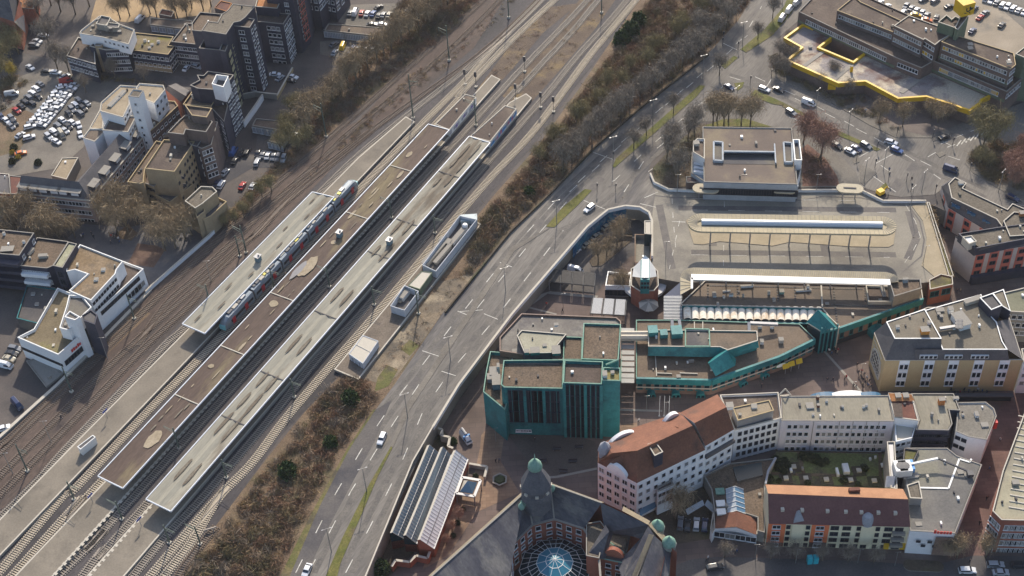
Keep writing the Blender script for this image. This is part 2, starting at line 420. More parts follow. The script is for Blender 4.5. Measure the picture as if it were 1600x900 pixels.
# railway land
S('railway_ballast', [(-60, 905), (-60, 790), (20, 680), (100, 600), (170, 530), (240, 440), (340, 355), (480, 225), (560, 190), (660, 90), (800, -20), (1030, -20), (1000, 10), (900, 135), (838, 222), (770, 300),
                      (610, 495), (540, 575), (440, 680), (270, 920), (200, 980), (-60, 980)], .02, ballast)
S('rusty_ballast', [(-60, 740), (20, 680), (100, 600), (170, 530), (240, 440), (340, 355), (470, 225), (560, 190), (640, 100), (760, -20), (800, -20), (740, 75), (640, 160), (520, 262), (400, 385), (300, 485), (200, 590), (60, 740), (-60, 860)], .03, ballast_brown)
verge = mat('rusty_verge', (.085, .06, .045), (.13, .095, .065), .12, c3=(.17, .12, .06), scale3=.12, fine=.25, bump=.5)
S('railway_verge', [(830, 95), (905, 0), (950, -20), (975, -20), (930, 45), (870, 115), (812, 180), (785, 150)], .04, verge)
S('railway_verge', [(742, 145), (790, 80), (850, 10), (865, 10), (905, 5), (850, 50), (790, 120), (755, 150)], .05, verge)
# embankment between railway and ring road
S('embankment_ground', [(255, 930), (420, 712), (475, 645), (545, 573), (620, 490), (776, 300), (840, 228), (905, 138), (1012, -20), (1190, -20), (1155, 33), (1107, 83), (1000, 167), (930, 227), (863, 298), (797, 360),
                        (693, 487), (617, 600), (587, 640), (547, 700), (500, 790), (430, 930)], .03, soil)
S('concrete_yard', [(562, 592), (607, 540), (690, 440), (745, 425), (693, 487), (620, 588), (600, 600)], .06, mat('stained_yard', (.2, .155, .105), (.1, .085, .068), .12, c3=(.3, .245, .17), scale3=.1, fine=.2))
S('mossy_patch', [(590, 590), (605, 570), (622, 578), (607, 603), (585, 612)], .08, moss_m)
S('mossy_patch', [(626, 545), (640, 530), (655, 540), (640, 556)], .08, moss_m)
# left scrub ground
S('scrub_ground', [(340, 345), (400, 290), (470, 215), (520, 130), (600, 60), (640, -20), (765, -20), (650, 95), (560, 175), (455, 262), (372, 350)], .05, soil)
S('verge_grass', [(160, 560), (235, 490), (215, 480), (150, 545)], .04, soil)
# roads
road = [(430, 920), (440, 900), (500, 790), (547, 700), (587, 640), (617, 600), (693, 487), (797, 360), (863, 298), (930, 227), (1000, 167), (1107, 83), (1153, 33), (1185, -20), (1330, -20), (1262, 20),
        (1215, 60), (1200, 105), (1208, 122), (1280, 150), (1358, 196), (1400, 216), (1456, 216), (1534, 184), (1640, 145), (1640, 182), (1536, 224), (1512, 238), (1510, 255), (1520, 268), (1556, 290), (1640, 330), (1640, 390), (1560, 345), (1480, 290),
        (1460, 304), (1408, 308), (1376, 302), (1346, 292), (1338, 270), (1320, 250), (1294, 230), (1262, 208), (1206, 198), (1150, 190), (1093, 190), (1053, 220), (1018, 253), (1013, 267), (1018, 285), (1030, 300), (1018, 337), (1000, 323),
        (977, 321), (950, 327), (918, 353), (800, 490), (717, 600), (676, 667), (571, 900), (560, 925)]
S('road', road, .05, asphalt)
S('bus_station_deck', [(1019, 337), (1024, 300), (1018, 285), (1045, 296), (1100, 298), (1345, 297), (1375, 314), (1447, 314), (1489, 437), (1400, 446), (1300, 445), (1150, 441), (1062, 441), (1019, 433)], .06, concrete)
S('road_resurfacing', [(1106, 360), (1118, 360), (1120, 384), (1108, 384)], .085, patch_dark)
S('road_resurfacing', [(1143, 361), (1155, 361), (1157, 378), (1144, 378)], .085, patch_dark)
S('road_resurfacing', [(1312, 362), (1326, 362), (1330, 386), (1316, 386)], .085, patch_dark)
S('road_resurfacing', [(1278, 362), (1292, 362), (1296, 396), (1284, 398)], .085, patch_dark)
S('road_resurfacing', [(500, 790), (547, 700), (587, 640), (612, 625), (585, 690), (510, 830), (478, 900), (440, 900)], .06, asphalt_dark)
S('car_park_ground', [(-40, 120), (30, 120), (70, 105), (130, 120), (190, 130), (165, 150), (150, 200), (130, 230), (95, 262), (20, 275), (-40, 290)], .04, asphalt2)
S('car_park_ground', [(20, 165), (60, 180), (85, 140), (60, 190), (30, 235), (-20, 250), (-20, 190)], .045, soil)
S('car_park_ground', [(1345, -20), (1380, 15), (1480, 45), (1600, 105), (1640, 120), (1640, -20)], .05, mat('sandy_asphalt', (.24, .2, .15), (.31, .26, .2), .06, c3=(.17, .15, .125), scale3=.05, fine=.08))
S('road', [(1525, -20), (1640, -20), (1640, 60), (1600, 45)], .055, asphalt2)
S('car_park_ground', [(400, 232), (402, 210), (420, 200), (470, 215), (455, 245), (450, 262), (395, 262), (330, 300), (340, 260)], .04, asphalt_dark)
S('car_park_ground', [(500, 65), (600, 55), (590, 85), (560, 95), (500, 85)], .04, asphalt2)
S('car_park_ground', [(530, 8), (620, 5), (650, 30), (600, 58), (530, 35)], .042, asphalt2)
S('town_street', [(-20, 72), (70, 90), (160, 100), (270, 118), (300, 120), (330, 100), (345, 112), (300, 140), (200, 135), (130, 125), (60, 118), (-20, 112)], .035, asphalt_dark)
S('playground_sand', [(140, 35), (150, 0), (200, -20), (330, -20), (330, 22), (262, 30), (235, 25), (200, 35), (150, 30)], .035, mat('sand', (.38, .27, .15), (.28, .2, .12), .1, fine=.1))
S('pedestrian_street', [(105, 372), (130, 350), (200, 355), (260, 345), (300, 350), (325, 366), (236, 448), (224, 420), (192, 408), (125, 382)], .03, mat('grey_paving', (.105, .1, .105), (.135, .127, .125), .2, fine=.08))
S('garden_bed', [(200, 412), (215, 380), (245, 384), (258, 390), (240, 418)], .06, mat('earth_bed', (.13, .08, .06), (.17, .11, .08), .4, fine=.15))
S('garden_bed', [(176, 370), (200, 350), (215, 365), (205, 376)], .06, soil)
# grass medians, gardens and verges of the ring road (a real step above the asphalt)
def raised(name, px, h, m, side=None, z=0.05):
    b = MB(); pts = orient([tuple(P(u, v, z+h)[:2]) for u, v in px]); b.solid(pts, z-.04, z+h, side or cap_grey, mtop=m); o = b.build(name); o['kind'] = 'structure'; return o
raised('grass_median', [(504, 912), (535, 840), (575, 760), (611, 697), (613, 700), (590, 745), (560, 815), (532, 880), (524, 912)], .14, grass_m)
raised('grass_median', [(611, 697), (630, 640), (800, 385), (866, 352), (804, 392), (640, 640), (614, 699)], .1, asphalt2)
raised('grass_median', [(853, 354), (880, 323), (914, 295), (925, 297), (903, 320), (866, 355)], .14, grass_m)
raised('grass_median', [(957, 260), (963, 247), (1093, 133), (1102, 134), (1088, 151), (1020, 210), (960, 262)], .14, grass_m)
raised('grass_median', [(1127, 102), (1147, 87), (1153, 90), (1133, 107)], .14, grass_m)
raised('grass_median', [(1157, 77), (1195, 45), (1225, 10), (1235, -15), (1248, -15), (1237, 20), (1207, 55), (1166, 82)], .14, grass_m)
raised('grass_median', [(1147, 130), (1163, 128), (1160, 136), (1152, 142)], .14, grass_m)
raised('grass_median', [(1172, 149), (1180, 140), (1224, 160), (1224, 165), (1206, 162)], .14, grass_m)
raised('grass_median', [(1224, 160), (1314, 206), (1376, 233), (1370, 236), (1308, 211), (1222, 166)], .14, grass_m)
raised('traffic_island', [(1333, 250), (1342, 245), (1343, 253), (1334, 256)], .14, asphalt2)
raised('traffic_island', [(1343, 257), (1358, 262), (1370, 270), (1357, 282), (1350, 290), (1344, 285)], .14, asphalt2)
raised('traffic_island', [(1463, 240), (1472, 236), (1478, 241), (1468, 246)], .14, asphalt2)
raised('traffic_island', [(1370, 297), (1384, 285), (1388, 292), (1376, 302)], .14, grass_m)
raised('pavement', [(1456, 216), (1534, 184), (1537, 189), (1458, 221)], .13, asphalt2)
raised('pavement', [(1512, 238), (1536, 224), (1640, 180), (1640, 340), (1556, 292), (1520, 270), (1508, 255)], .12, asphalt2)
raised('pavement', [(1200, 105), (1212, 108), (1285, 142), (1375, 185), (1410, 200), (1450, 200), (1500, 180), (1540, 170), (1548, 182), (1456, 215), (1400, 215), (1358, 195), (1280, 149), (1206, 121)], .12, asphalt2)
S('forecourt', [(1225, 100), (1310, 138), (1345, 130), (1400, 160), (1447, 155), (1515, 177), (1550, 160), (1600, 130), (1640, 120), (1640, 143), (1540, 178), (1450, 212), (1410, 204), (1285, 142), (1215, 108)], .2, mat('forecourt_paving', (.13, .105, .095), (.17, .14, .12), .1, fine=.1))
S('garden_ground', [(1020, 262), (1056, 224), (1095, 193), (1130, 193), (1150, 196), (1100, 215), (1100, 290), (1040, 293), (1022, 285)], .16, soil_dark)
S('garden_ground', [(1165, 185), (1206, 198), (1100, 197), (1130, 186)], .17, grass_m)
S('pavement', [(1262, 209), (1294, 230), (1320, 250), (1338, 270), (1346, 292), (1240, 293), (1240, 200)], .14, asphalt2)
S('garden_ground', [(1252, 232), (1262, 225), (1290, 248), (1308, 275), (1312, 290), (1254, 291)], .17, mat('leaf_litter', (.12, .06, .045), (.16, .085, .06), .3, fine=.2))
S('verge_grass', [(425, 925), (492, 792), (543, 700), (583, 640), (587, 640), (547, 700), (500, 790), (442, 925)], .07, moss_m)
# pit street and town streets on the lower level
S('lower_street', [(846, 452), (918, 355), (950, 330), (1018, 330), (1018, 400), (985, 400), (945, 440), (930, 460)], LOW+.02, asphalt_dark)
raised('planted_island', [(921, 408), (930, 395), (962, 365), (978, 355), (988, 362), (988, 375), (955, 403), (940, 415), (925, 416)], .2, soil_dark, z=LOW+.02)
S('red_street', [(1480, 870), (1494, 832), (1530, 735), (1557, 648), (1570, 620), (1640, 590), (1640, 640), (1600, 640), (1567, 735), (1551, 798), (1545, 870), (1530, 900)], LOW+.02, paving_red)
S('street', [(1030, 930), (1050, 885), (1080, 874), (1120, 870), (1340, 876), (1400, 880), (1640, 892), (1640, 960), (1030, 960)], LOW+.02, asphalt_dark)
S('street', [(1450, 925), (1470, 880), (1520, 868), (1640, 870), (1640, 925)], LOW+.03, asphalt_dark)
S('plaza_tan', [(768, 660), (756, 625), (775, 618), (790, 668), (782, 720), (812, 770), (745, 800), (700, 868), (660, 890), (690, 800), (740, 745), (750, 700), (752, 680)], LOW+.02, paving_tan)
S('plaza_tan', [(968, 665), (995, 660), (997, 675), (968, 677)], LOW+.02, paving_tan)
S('courtyard_ground', [(1005, 800), (1110, 700), (1115, 800), (1108, 842), (1060, 850)], LOW+.02, soil_dark)
S('museum_garden', [(690, 668), (700, 680), (700, 712), (655, 856), (610, 900), (575, 900), (600, 840)], LOW+.03, soil_dark)
for i, (a, b, c, d) in enumerate([((860, 455), (935, 462), (932, 466), (856, 459)), ((838, 462), (862, 454), (832, 476), (826, 474)), ((815, 476), (870, 490), (869, 492), (815, 479))]):
    S('paving_strip', [a, b, c, d], LOW+.04, cap_grey)
for a, b in [((870, 745), (933, 732)), ((845, 747), (870, 745)), ((960, 640), (1035, 642)), ((1285, 545), (1345, 612))]:
    p, q = P(*a, LOW+.05), P(*b, LOW+.05); tag(MB().bar(p, q, .7, .02, cap_grey).build('paving_strip'), kind='structure')
S('planting_square', [(790, 675), (860, 668), (930, 690), (935, 728), (865, 745), (842, 744)], LOW+.03, mat('dark_square', (.085, .07, .062), (.115, .095, .082), .15, fine=.12))

# ---- painted road marks
mk = MB()
def dash(pl, z=.058+.012, on=4.0, off=8.0, wd=.22, mm=None):
    pts = [P(u, v, z) for u, v in pl]; t = 0.0
    for a, b in zip(pts[:-1], pts[1:]):
        d = b-a; L = d.length; d.normalize(); s = -t
        while s < L:
            e = min(L, s+on); st = max(0, s)
            if e > st+.2: 
                n = Vector((-d.y, d.x, 0))*wd/2; p = a+d*st; q = a+d*e; mk.face([p-n, q-n, q+n, p+n], white_paint)
            s += on+off
        t = (t+L) % (on+off)
# western carriageway lanes, eastern carriageway lanes
dash([(462, 895), (525, 770), (571, 692), (610, 635), (640, 597), (705, 510), (810, 378), (876, 305)])
dash([(482, 895), (548, 768), (590, 700), (622, 650), (655, 600), (718, 515), (824, 385), (890, 310)])
dash([(540, 895), (577, 825), (620, 740), (662, 640), (700, 585), (768, 505), (880, 360)])
dash([(890, 300), (950, 245), (1020, 180), (1100, 112), (1160, 60), (1190, 10)])
dash([(905, 305), (960, 282), (1012, 232), (1090, 165), (1130, 135)])
dash([(975, 300), (1010, 245), (1060, 205), (1115, 165)])
dash([(903, 285), (968, 225), (1035, 168), (1118, 100), (1168, 55)])
dash([(1140, 120), (1225, 145), (1300, 182), (1400, 232), (1460, 262), (1540, 300)])
dash([(1180, 120), (1250, 152), (1330, 195), (1420, 245), (1470, 280)])
dash([(1180, 165), (1240, 185), (1300, 217), (1350, 240), (1400, 275)])
dash([(1470, 225), (1500, 212), (1560, 188)], on=3, off=3)
dash([(1480, 230), (1510, 220), (1540, 208)], on=3, off=3)
def line(a, b, wd=.22, z=.07):
    p, q = P(*a, z), P(*b, z); d = (q-p).normalized(); n = Vector((-d.y, d.x, 0))*wd/2; mk.face([p-n, q-n, q+n, p+n], white_paint)
for a, b in [((927, 238), (958, 249)), ((1129, 67), (1152, 78)), ((912, 313), (946, 327)), ((1338, 248), (1366, 232)), ((1466, 217), (1487, 228)), ((1195, 140), (1205, 124)), ((1369, 255), (1396, 240)), ((1050, 346), (1071, 347)), ((1013, 268), (1028, 258)),
             ((1007, 309), (1028, 300)), ((1000, 318), (1030, 325)), ((1482, 244), (1500, 250)), ((1450, 245), (1462, 238)), ((690, 580), (712, 587)), ((756, 490), (778, 499)), ((754, 484), (716, 487)), ((715, 486), (735, 494)), ((781, 410), (800, 417)), ((660, 548), (690, 558)), ((1345, 262), (1400, 300))]: line(a, b)
for i in range(8): line((1495+i*7, 228-i*2.6), (1502+i*7, 219-i*2.6), .35)
z = .1
for pl in ([(1050, 310), (1052, 345), (1056, 390)], [(1062, 345), (1046, 420)], [(1130, 440), (1132, 300)]):
    dash(pl, z=z, on=2.5, off=4, wd=.15)
for y in (310, 328, 398): dash([(1080, y), (1390, y+4)], z=.1, on=5, off=6, wd=.15)
dash([(1415, 320), (1430, 345), (1438, 370), (1425, 395), (1410, 415)], z=.1, on=3, off=3, wd=.15)
lw = MB(); wz = [.0525]
def wear(pl, wd=1.0, m=None):
    wz[0] += .0008; pts = [P(u, v, wz[0]) for u, v in pl]
    for p, q in zip(pts[:-1], pts[1:]): d = (q-p).normalized(); n = Vector((-d.y, d.x, 0))*wd/2; lw.face([p-n, q-n, q+n, p+n], m or lane_dark)
lane_dark = mat('worn_lane', (.105, .097, .09), (.15, .136, .12), .25, fine=.14)
for o_s in (-9, 9, 29): wear([(462+o_s, 895), (525+o_s, 770), (571+o_s, 692), (610+o_s*.9, 635), (640+o_s*.8, 597), (705+o_s*.7, 510), (810+o_s*.6, 378), (876+o_s*.6, 305), (950+o_s*.5, 238), (1020+o_s*.5, 175), (1100+o_s*.5, 104)], 1.5)
for o_s in (-10, 10): wear([(540+o_s, 895), (577+o_s, 825), (620+o_s, 740), (662+o_s*.8, 640), (700+o_s*.8, 585), (768+o_s*.7, 505), (880+o_s*.6, 360), (975, 300-o_s), (1012+o_s, 245), (1062+o_s, 203), (1115, 162-o_s)], 1.5)
for o_s in (-6, 6): wear([(1140, 122+o_s), (1225, 148+o_s), (1300, 185+o_s), (1400, 234+o_s), (1460, 264+o_s), (1540, 302+o_s)], 1.5)
for u, v in ((560, 770), (650, 600), (735, 470), (700, 540), (600, 690), (840, 350), (1030, 205), (930, 290), (1240, 170), (1350, 215), (1430, 260), (1500, 285), (1400, 290)):
    wz[0] += .0008; p = P(u, v, wz[0]); d = P(u+8, v-10, wz[0])-p; d.normalize(); n = Vector((-d.y, d.x, 0)); L_, W_ = rnd.uniform(2, 6), rnd.uniform(.8, 1.8); lw.face([p-d*L_-n*W_, p+d*L_-n*W_, p+d*L_+n*W_, p-d*L_+n*W_], rnd.choice((patch_dark, asphalt2, lane_dark)))
tag(lw.build('road_wear'), kind='structure')
for u0, v0, u1, v1 in ((1420, 330, 1432, 372), (1432, 372, 1418, 405), (1030, 320, 1050, 420), (1060, 325, 1400, 328), (1080, 394, 1400, 398)):
    tag(MB().bar(P(u0, v0, .068), P(u1, v1, .068), 2.2, .006, patch_dark).build('road_wear'), kind='structure')
o = mk.build('road_markings'); tag(o, kind='structure')
# joints in the deck: dark narrow bands
jb = MB()
pl = [(1020, 305), (1052, 309), (1100, 309), (1135, 312), (1155, 304), (1182, 306), (1250, 313), (1285, 307), (1345, 309), (1380, 317), (1420, 322), (1437, 345), (1444, 375), (1440, 400), (1410, 425)]
for a, b in zip(pl[:-1], pl[1:]):
    a, b = P(*a, .09), P(*b, .09); d = (b-a).normalized(); n = Vector((-d.y, d.x, 0))*.22; jb.face([a-n, b-n, b+n, a+n], patch_dark)
tag(jb.build('road_joints'), kind='structure')
raised('pavement', [(1072, 344), (1079, 340), (1390, 346), (1400, 356), (1396, 382), (1388, 386), (1330, 385), (1234, 378), (1207, 384), (1150, 379), (1124, 377), (1098, 382), (1084, 381)], .14, mat('kerb_slabs', (.3, .25, .17), (.35, .29, .2), .2, fine=.06), z=.06)
raised('pavement', [(1447, 316), (1489, 437), (1470, 441), (1440, 415), (1446, 392), (1448, 372), (1442, 345), (1425, 322)], .14, mat('kerb_slabs', (.3, .25, .17)), z=.06)

# ================================================================== RAILWAY
def spline(pts, n=14):
    out = []; m = len(pts)
    for i in range(m-1):
        p0 = pts[max(i-1, 0)]; p1 = pts[i]; p2 = pts[i+1]; p3 = pts[min(i+2, m-1)]
        for k in range(n):
            t = k/n
            out.append(.5*((2*p1)+(-p0+p2)*t+(2*p0-5*p1+4*p2-p3)*t*t+(-p0+3*p1-3*p2+p3)*t**3))
    out.append(pts[-1]); return out
rail_rust = pm('rusty_rail', (.17, .125, .095), .8, 0, .1)
def track(px, label, sl, group='railway tracks of the station'):
    pts = spline([P(u, v, .25) for u, v in px]); c = pts[len(pts)//2]
    root = empty('railway_track', (c.x, c.y, 0), label, 'railway track', group)
    for s in (-1, 1):
        b = MB()
        for p, q in zip(pts[:-1], pts[1:]):
            d = (q-p); 
            if d.length < .05: continue
            d.normalize(); n = Vector((-d.y, d.x, 0))*.78*s
            b.bar(p+n, q+n+d*.02, .13, .16, rail_rust if sl is sleeper_w else rail_m)
        b.build('rail', root)
    b = MB(); acc = 0.0
    for p, q in zip(pts[:-1], pts[1:]):
        d = q-p; L = d.length
        if L < .01: continue
        d.normalize(); n = Vector((-d.y, d.x, 0)); s = -acc % .62
        while s < L:
            c = p+d*s; a_ = c-n*1.3; b_ = c+n*1.3
            w_ = d*.15; k = len(b.v); zt = .17
            b.v += [tuple((a_-w_).xy)+(zt,), tuple((b_-w_).xy)+(zt,), tuple((b_+w_).xy)+(zt,), tuple((a_+w_).xy)+(zt,), tuple((a_-w_).xy)+(.0,), tuple((b_-w_).xy)+(.0,), tuple((b_+w_).xy)+(.0,), tuple((a_+w_).xy)+(.0,)]
            j = b.slot(sl)
            for f in ((0, 1, 2, 3), (0, 4, 5, 1), (3, 2, 6, 7), (1, 5, 6, 2), (0, 3, 7, 4)): b.f.append(tuple(k+i for i in f)); b.mi.append(j)
            s += .62
        acc = (acc+L)
    o = b.build('sleepers', root); o['kind'] = 'stuff'
track([(215, 925), (236, 898), (334, 784), (394, 722), (444, 656), (512, 576), (596, 480), (750, 296), (820, 220), (860, 170), (920, 88), (958, 42), (1005, -14)], 'sunlit track with pale concrete sleepers running beside the brown embankment scrub', sleeper_c)
track([(180, 930), (208, 898), (260, 836), (310, 784), (352, 736), (420, 656), (496, 560), (570, 482), (730, 290), (808, 200), (860, 140), (900, 90), (958, 26), (990, -14)], 'track along the far edge of the cream canopy platform, dotted with grey sleepers', sleeper_g)
track([(240, 925), (256, 900), (300, 845), (334, 788), (355, 760)], 'short branch of pale sleepers merging into the sunlit track at a switch', sleeper_c)
track([(268, 925), (282, 893), (312, 853), (338, 822)], 'stub track ending at a buffer stop beside the brown scrub', sleeper_w)
track([(105, 928), (130, 898), (160, 860), (230, 786), (772, 178), (808, 142), (848, 98), (880, 64), (900, 42), (940, -6), (960, -20)], 'track hugging the near side of the cream canopy platform, partly under its roof', sleeper_g)
track([(66, 928), (93, 898), (162, 830), (198, 788), (750, 178), (820, 102), (890, 30), (930, -14)], 'shaded track along the striped edge of the brown canopy platform', sleeper_g)
track([(-30, 952), (20, 898), (128, 778), (160, 750), (680, 194), (720, 146), (792, 70), (866, 0), (890, -20)], 'track directly beside the brown canopy platform on its train side', sleeper_c)
track([(-30, 922), (3, 888), (100, 772), (117, 763), (238, 634), (340, 530), (560, 297), (640, 212), (672, 180), (726, 126), (766, 80), (808, 36), (862, -18)], 'track the white commuter train stands on', sleeper_c)
track([(-40, 842), (0, 808), (58, 752), (100, 704), (200, 600), (260, 536), (290, 510), (400, 399), (510, 290), (560, 242), (627, 187), (733, 104), (800, 46), (860, -14)], 'track on the town side of the wide sandy platform', sleeper_g)
track([(-40, 805), (5, 767), (168, 602), (230, 538), (300, 472), (324, 440), (385, 378), (440, 322), (510, 262), (580, 205)], 'rusty yard track next but one to the sandy platform', sleeper_w)
track([(-40, 778), (0, 742), (142, 600), (206, 538), (290, 462), (380, 380), (406, 360), (467, 293), (567, 213), (667, 143), (733, 97), (797, 43), (850, -10)], 'rusty yard track curving through the fan of switches', sleeper_w)
track([(-40, 745), (0, 706), (106, 604), (170, 540), (210, 500), (296, 416), (344, 370), (420, 297), (533, 198), (633, 110), (700, 50), (770, -14)], 'overgrown track closest to the white town building', sleeper_w)
track([(215, 538), (260, 474), (304, 434), (360, 380), (420, 322), (500, 250), (547, 205), (640, 130), (720, 60), (790, -10)], 'overgrown rusty track winding through the scrub below the apartment towers', sleeper_w)
track([(-40, 722), (10, 688), (60, 640), (96, 606), (150, 548), (200, 500)], 'rusty yard track at the foot of the low kerb wall', sleeper_w)

brown_conc = mat('brown_concrete', (.13, .105, .082), (.185, .15, .118), .15, c3=(.09, .075, .062), scale3=.1, fine=.18)
def platform(px, label, z=.85, top=None):
    pts = W(px, z); c = Vector((sum(p[0] for p in pts)/len(pts), sum(p[1] for p in pts)/len(pts)))
    root = empty('station_platform', (c.x, c.y, 0), label, 'platform', 'platforms of the railway station')
    MB().solid(pts, 0, z, cap_grey, mtop=top or platform_m).build('platform_body', root) 
    b = MB(); inn = inset(pts, .35); in2 = inset(pts, .9)
    for ring_o, ring_i, mm, zz in ((inset(pts, -.04), inn, cap_light, z+.02),):
        for i in range(len(pts)):
            j = (i+1) % len(pts); b.face([(*ring_o[i], zz), (*ring_o[j], zz), (*ring_i[j], zz), (*ring_i[i], zz)], mm)
    b.build('edge_strip', root); return root
pl1 = platform([(-60, 872), (0, 811), (207, 601), (560, 246), (634, 182), (648, 190), (560, 282), (257, 600), (0, 868), (-60, 932)], 'wide sandy platform with the cream canopy and the waiting train')
pl2 = platform([(-3, 930), (25, 898), (163, 753), (680, 214), (768, 117), (782, 124), (684, 234), (462, 480), (198, 773), (85, 898), (55, 930)], 'middle platform under the long brown canopy')
pl3 = platform([(110, 930), (137, 898), (238, 786), (796, 160), (822, 146), (831, 153), (748, 254), (196, 898), (168, 930)], 'platform under the long cream canopy nearest the embankment')
pl4 = platform([(522, 577), (560, 593), (752, 350), (722, 336)], 'abandoned concrete goods platform carrying white equipment cabins', .9, brown_conc)
# striped edges: pale blocks along the platforms' shaded edges
def stripes(a, b, parent, z=.9, inset_=.5):
    p, q = P(*a, z), P(*b, z); d = q-p; L = d.length; d.normalize(); n = Vector((-d.y, d.x, 0)); mb = MB(); s = 0
    while s < L:
        c = p+d*s; mb.face([c-n*.5, c+d*.75-n*.5, c+d*.75+n*.5, c+n*.5], cap_light); s += 1.6
    mb.build('edge_blocks', parent)
stripes((85, 898), (198, 773), pl2); stripes((198, 773), (684, 234), pl2); stripes((139, 900), (238, 788), pl3)

fasc = pm('pale_fascia', (.58, .61, .66), .5)
cabw = mat('cabin_sheet', (.5, .52, .55), (.42, .44, .47), .8, fine=.06)
def canopy(c4, z, label, roof_m, seams, ridges, name='platform_canopy'):
    """c4: near-left, near-right, far-right, far-left corner pixels of the roof"""
    A, B, C, D = [P(u, v, z) for u, v in c4]
    ctr = (A+B+C+D)/4; root = empty(name, (ctr.x, ctr.y, 0), label, 'canopy', 'canopies of the railway station')
    def at(s, t, zz=z): 
        l = A.lerp(D, s); r = B.lerp(C, s); p = l.lerp(r, t); return Vector((p.x, p.y, zz))
    b = MB(); n = 24
    prof = [(0, 0), (.12, 0), (.32, -.22), (.5, .12), (.68, -.22), (.88, 0), (1, 0)] if ridges else [(0, 0), (.3, -.12), (.5, .03), (.7, -.12), (1, 0)]
    for i in range(n):
        for (t0, z0), (t1, z1) in zip(prof[:-1], prof[1:]):
            b.face([at(i/n, t0, z+z0), at(i/n, t1, z+z1), at((i+1)/n, t1, z+z1), at((i+1)/n, t0, z+z0)], roof_m)
    b.face([at(0, 0, z-.5), at(1, 0, z-.5), at(1, 1, z-.5), at(0, 1, z-.5)], cap_grey)
    b.build('roof', root)
    e = MB()
    for p, q in ((at(0, 0), at(0, 1)), (at(0, 1), at(1, 1)), (at(1, 1), at(1, 0)), (at(1, 0), at(0, 0))):
        e.bar(p+Vector((0, 0, -.1)), q+Vector((0, 0, -.1)), .26, .45, fasc)
    e.build('fascia', root)
    sm = MB()
    for s in seams: sm.bar(at(s, .0, z+.06), at(s, 1, z+.06), .3, .12, cap_light if not ridges else felt_dark)
    if seams: sm.build('roof_seam', root)
    L = (D-A).length; k = int(L/14)
    for i in range(k):
        s = (i+.5)/k; p = at(s, .5, .85); MB().tube(p, p+Vector((0, 0, z-1.3)), .2, .16, steel).build('post', root)
        q = MB(); q.bar(at(s, .08, z-.7), at(s, .92, z-.7), .2, .35, steel); q.build('cross_beam', root)
    return root, at
def sfrac(c4, z, px):
    A, D = P(*c4[0], z), P(*c4[3], z); p = P(*px, z); return (p-A).dot(D-A)/(D-A).length_squared
cream_felt = mat('cream_roof_felt', (.26, .245, .2), (.31, .29, .235), .12, c3=(.14, .115, .085), scale3=.14, fine=.08, stretch=(1, .16, 1), tilt=R(-31))
CZ = 4.7
c1 = [(153, 744), (192, 763), (702, 203), (669, 194)]; c2 = [(228, 780), (267, 799), (766, 223), (733, 213)]; c3_ = [(285, 506), (320, 521), (522, 308), (488, 300)]
brown_felt = mat('brown_roof_felt', (.085, .059, .048), (.112, .08, .063), .1, c3=(.17, .135, .08), scale3=.16, fine=.12, stretch=(1, .2, 1), tilt=R(-31))
r1, at1 = canopy(c1, CZ, 'long brown platform canopy with white edges and pale repair patches', brown_felt, [sfrac(c1, CZ, p) for p in ((275, 617), (345, 540), (425, 458), (543, 332), (612, 259))], False)
r2, at2 = canopy(c2, CZ, 'longest cream platform canopy with dark oval puddle stains, beside the embankment', cream_felt, [sfrac(c2, CZ, p) for p in ((347, 649), (408, 580), (493, 486), (576, 393), (620, 342), (687, 268))], True)
r3, at3 = canopy(c3_, CZ, 'shorter cream platform canopy beside the standing train', cream_felt, [], True)
# repair patches and puddle stains on the canopies (their own shapes)
stain = mat('puddle_stain', (.2, .175, .135), (.15, .128, .098), .6, fine=.15); pale_stain = mat('pale_patch', (.34, .28, .2), (.27, .22, .15), .5, fine=.1)
stain_edge = mat('puddle_edge', (.13, .105, .078), fine=.2)
bz = [0]
def blob(at, s, t, ls, lt, m, parent, name='stain', z=.1, seed=0):
    bz[0] += 1; z += bz[0] % 40*.004; r_ = random.Random(seed); pts = []
    for i in range(16):
        a = 2*math.pi*i/16; k = 1+.25*(r_.random()-.5)
        tt = t+lt*math.sin(a)*k
        pts.append(at(s+ls*math.cos(a)*k, tt, CZ+z))
    MB().face(pts, m).build(name, parent)
k = 0
for s in (.07, .18, .24, .285, .385, .5, .635, .71, .86, .91, .955):
    for t in (.3, .7):
        k += 1
        L = rnd.uniform(.012, .026); S_ = s+rnd.uniform(-.01, .01)
        blob(at2, S_, t, L*1.25, .06, stain_edge, r2, 'stain', .06, k); 
        if k % 3: blob(at2, S_, t, L*.8, .04, stain, r2, 'stain', .09, k)
for s, t, ls, lt, m_ in ((.545, .45, .03, .22, pale_stain), (.53, .25, .026, .13, mat('grey_repair', (.25, .24, .24), fine=.05)), (.44, .45, .008, .16, pale_stain), (.27, .3, .005, .1, pale_stain), (.1, .6, .02, .2, pale_stain), (.62, .55, .006, .1, pale_stain), (.7, .3, .014, .06, pale_stain), (.84, .7, .012, .07, pale_stain), (.9, .35, .01, .1, pale_stain), (.33, .7, .012, .05, pale_stain), (.77, .4, .02, .04, pale_stain)):
    blob(at1, s, t, ls, lt, m_, r1, 'patch', .07, int(s*999))
for i in range(26):
    s = rnd.uniform(.02, .98); blob(at1, s, rnd.choice((.25, .3, .65, .7)), rnd.uniform(.003, .012), rnd.uniform(.012, .03), (pale_stain, stain)[i % 2], r1, 'patch', .08, i)
for i in range(9): blob(at3, .06+i*.11, (.32, .68)[i % 2], rnd.uniform(.015, .03), .035, stain_edge, r3, 'stain', .06, i)
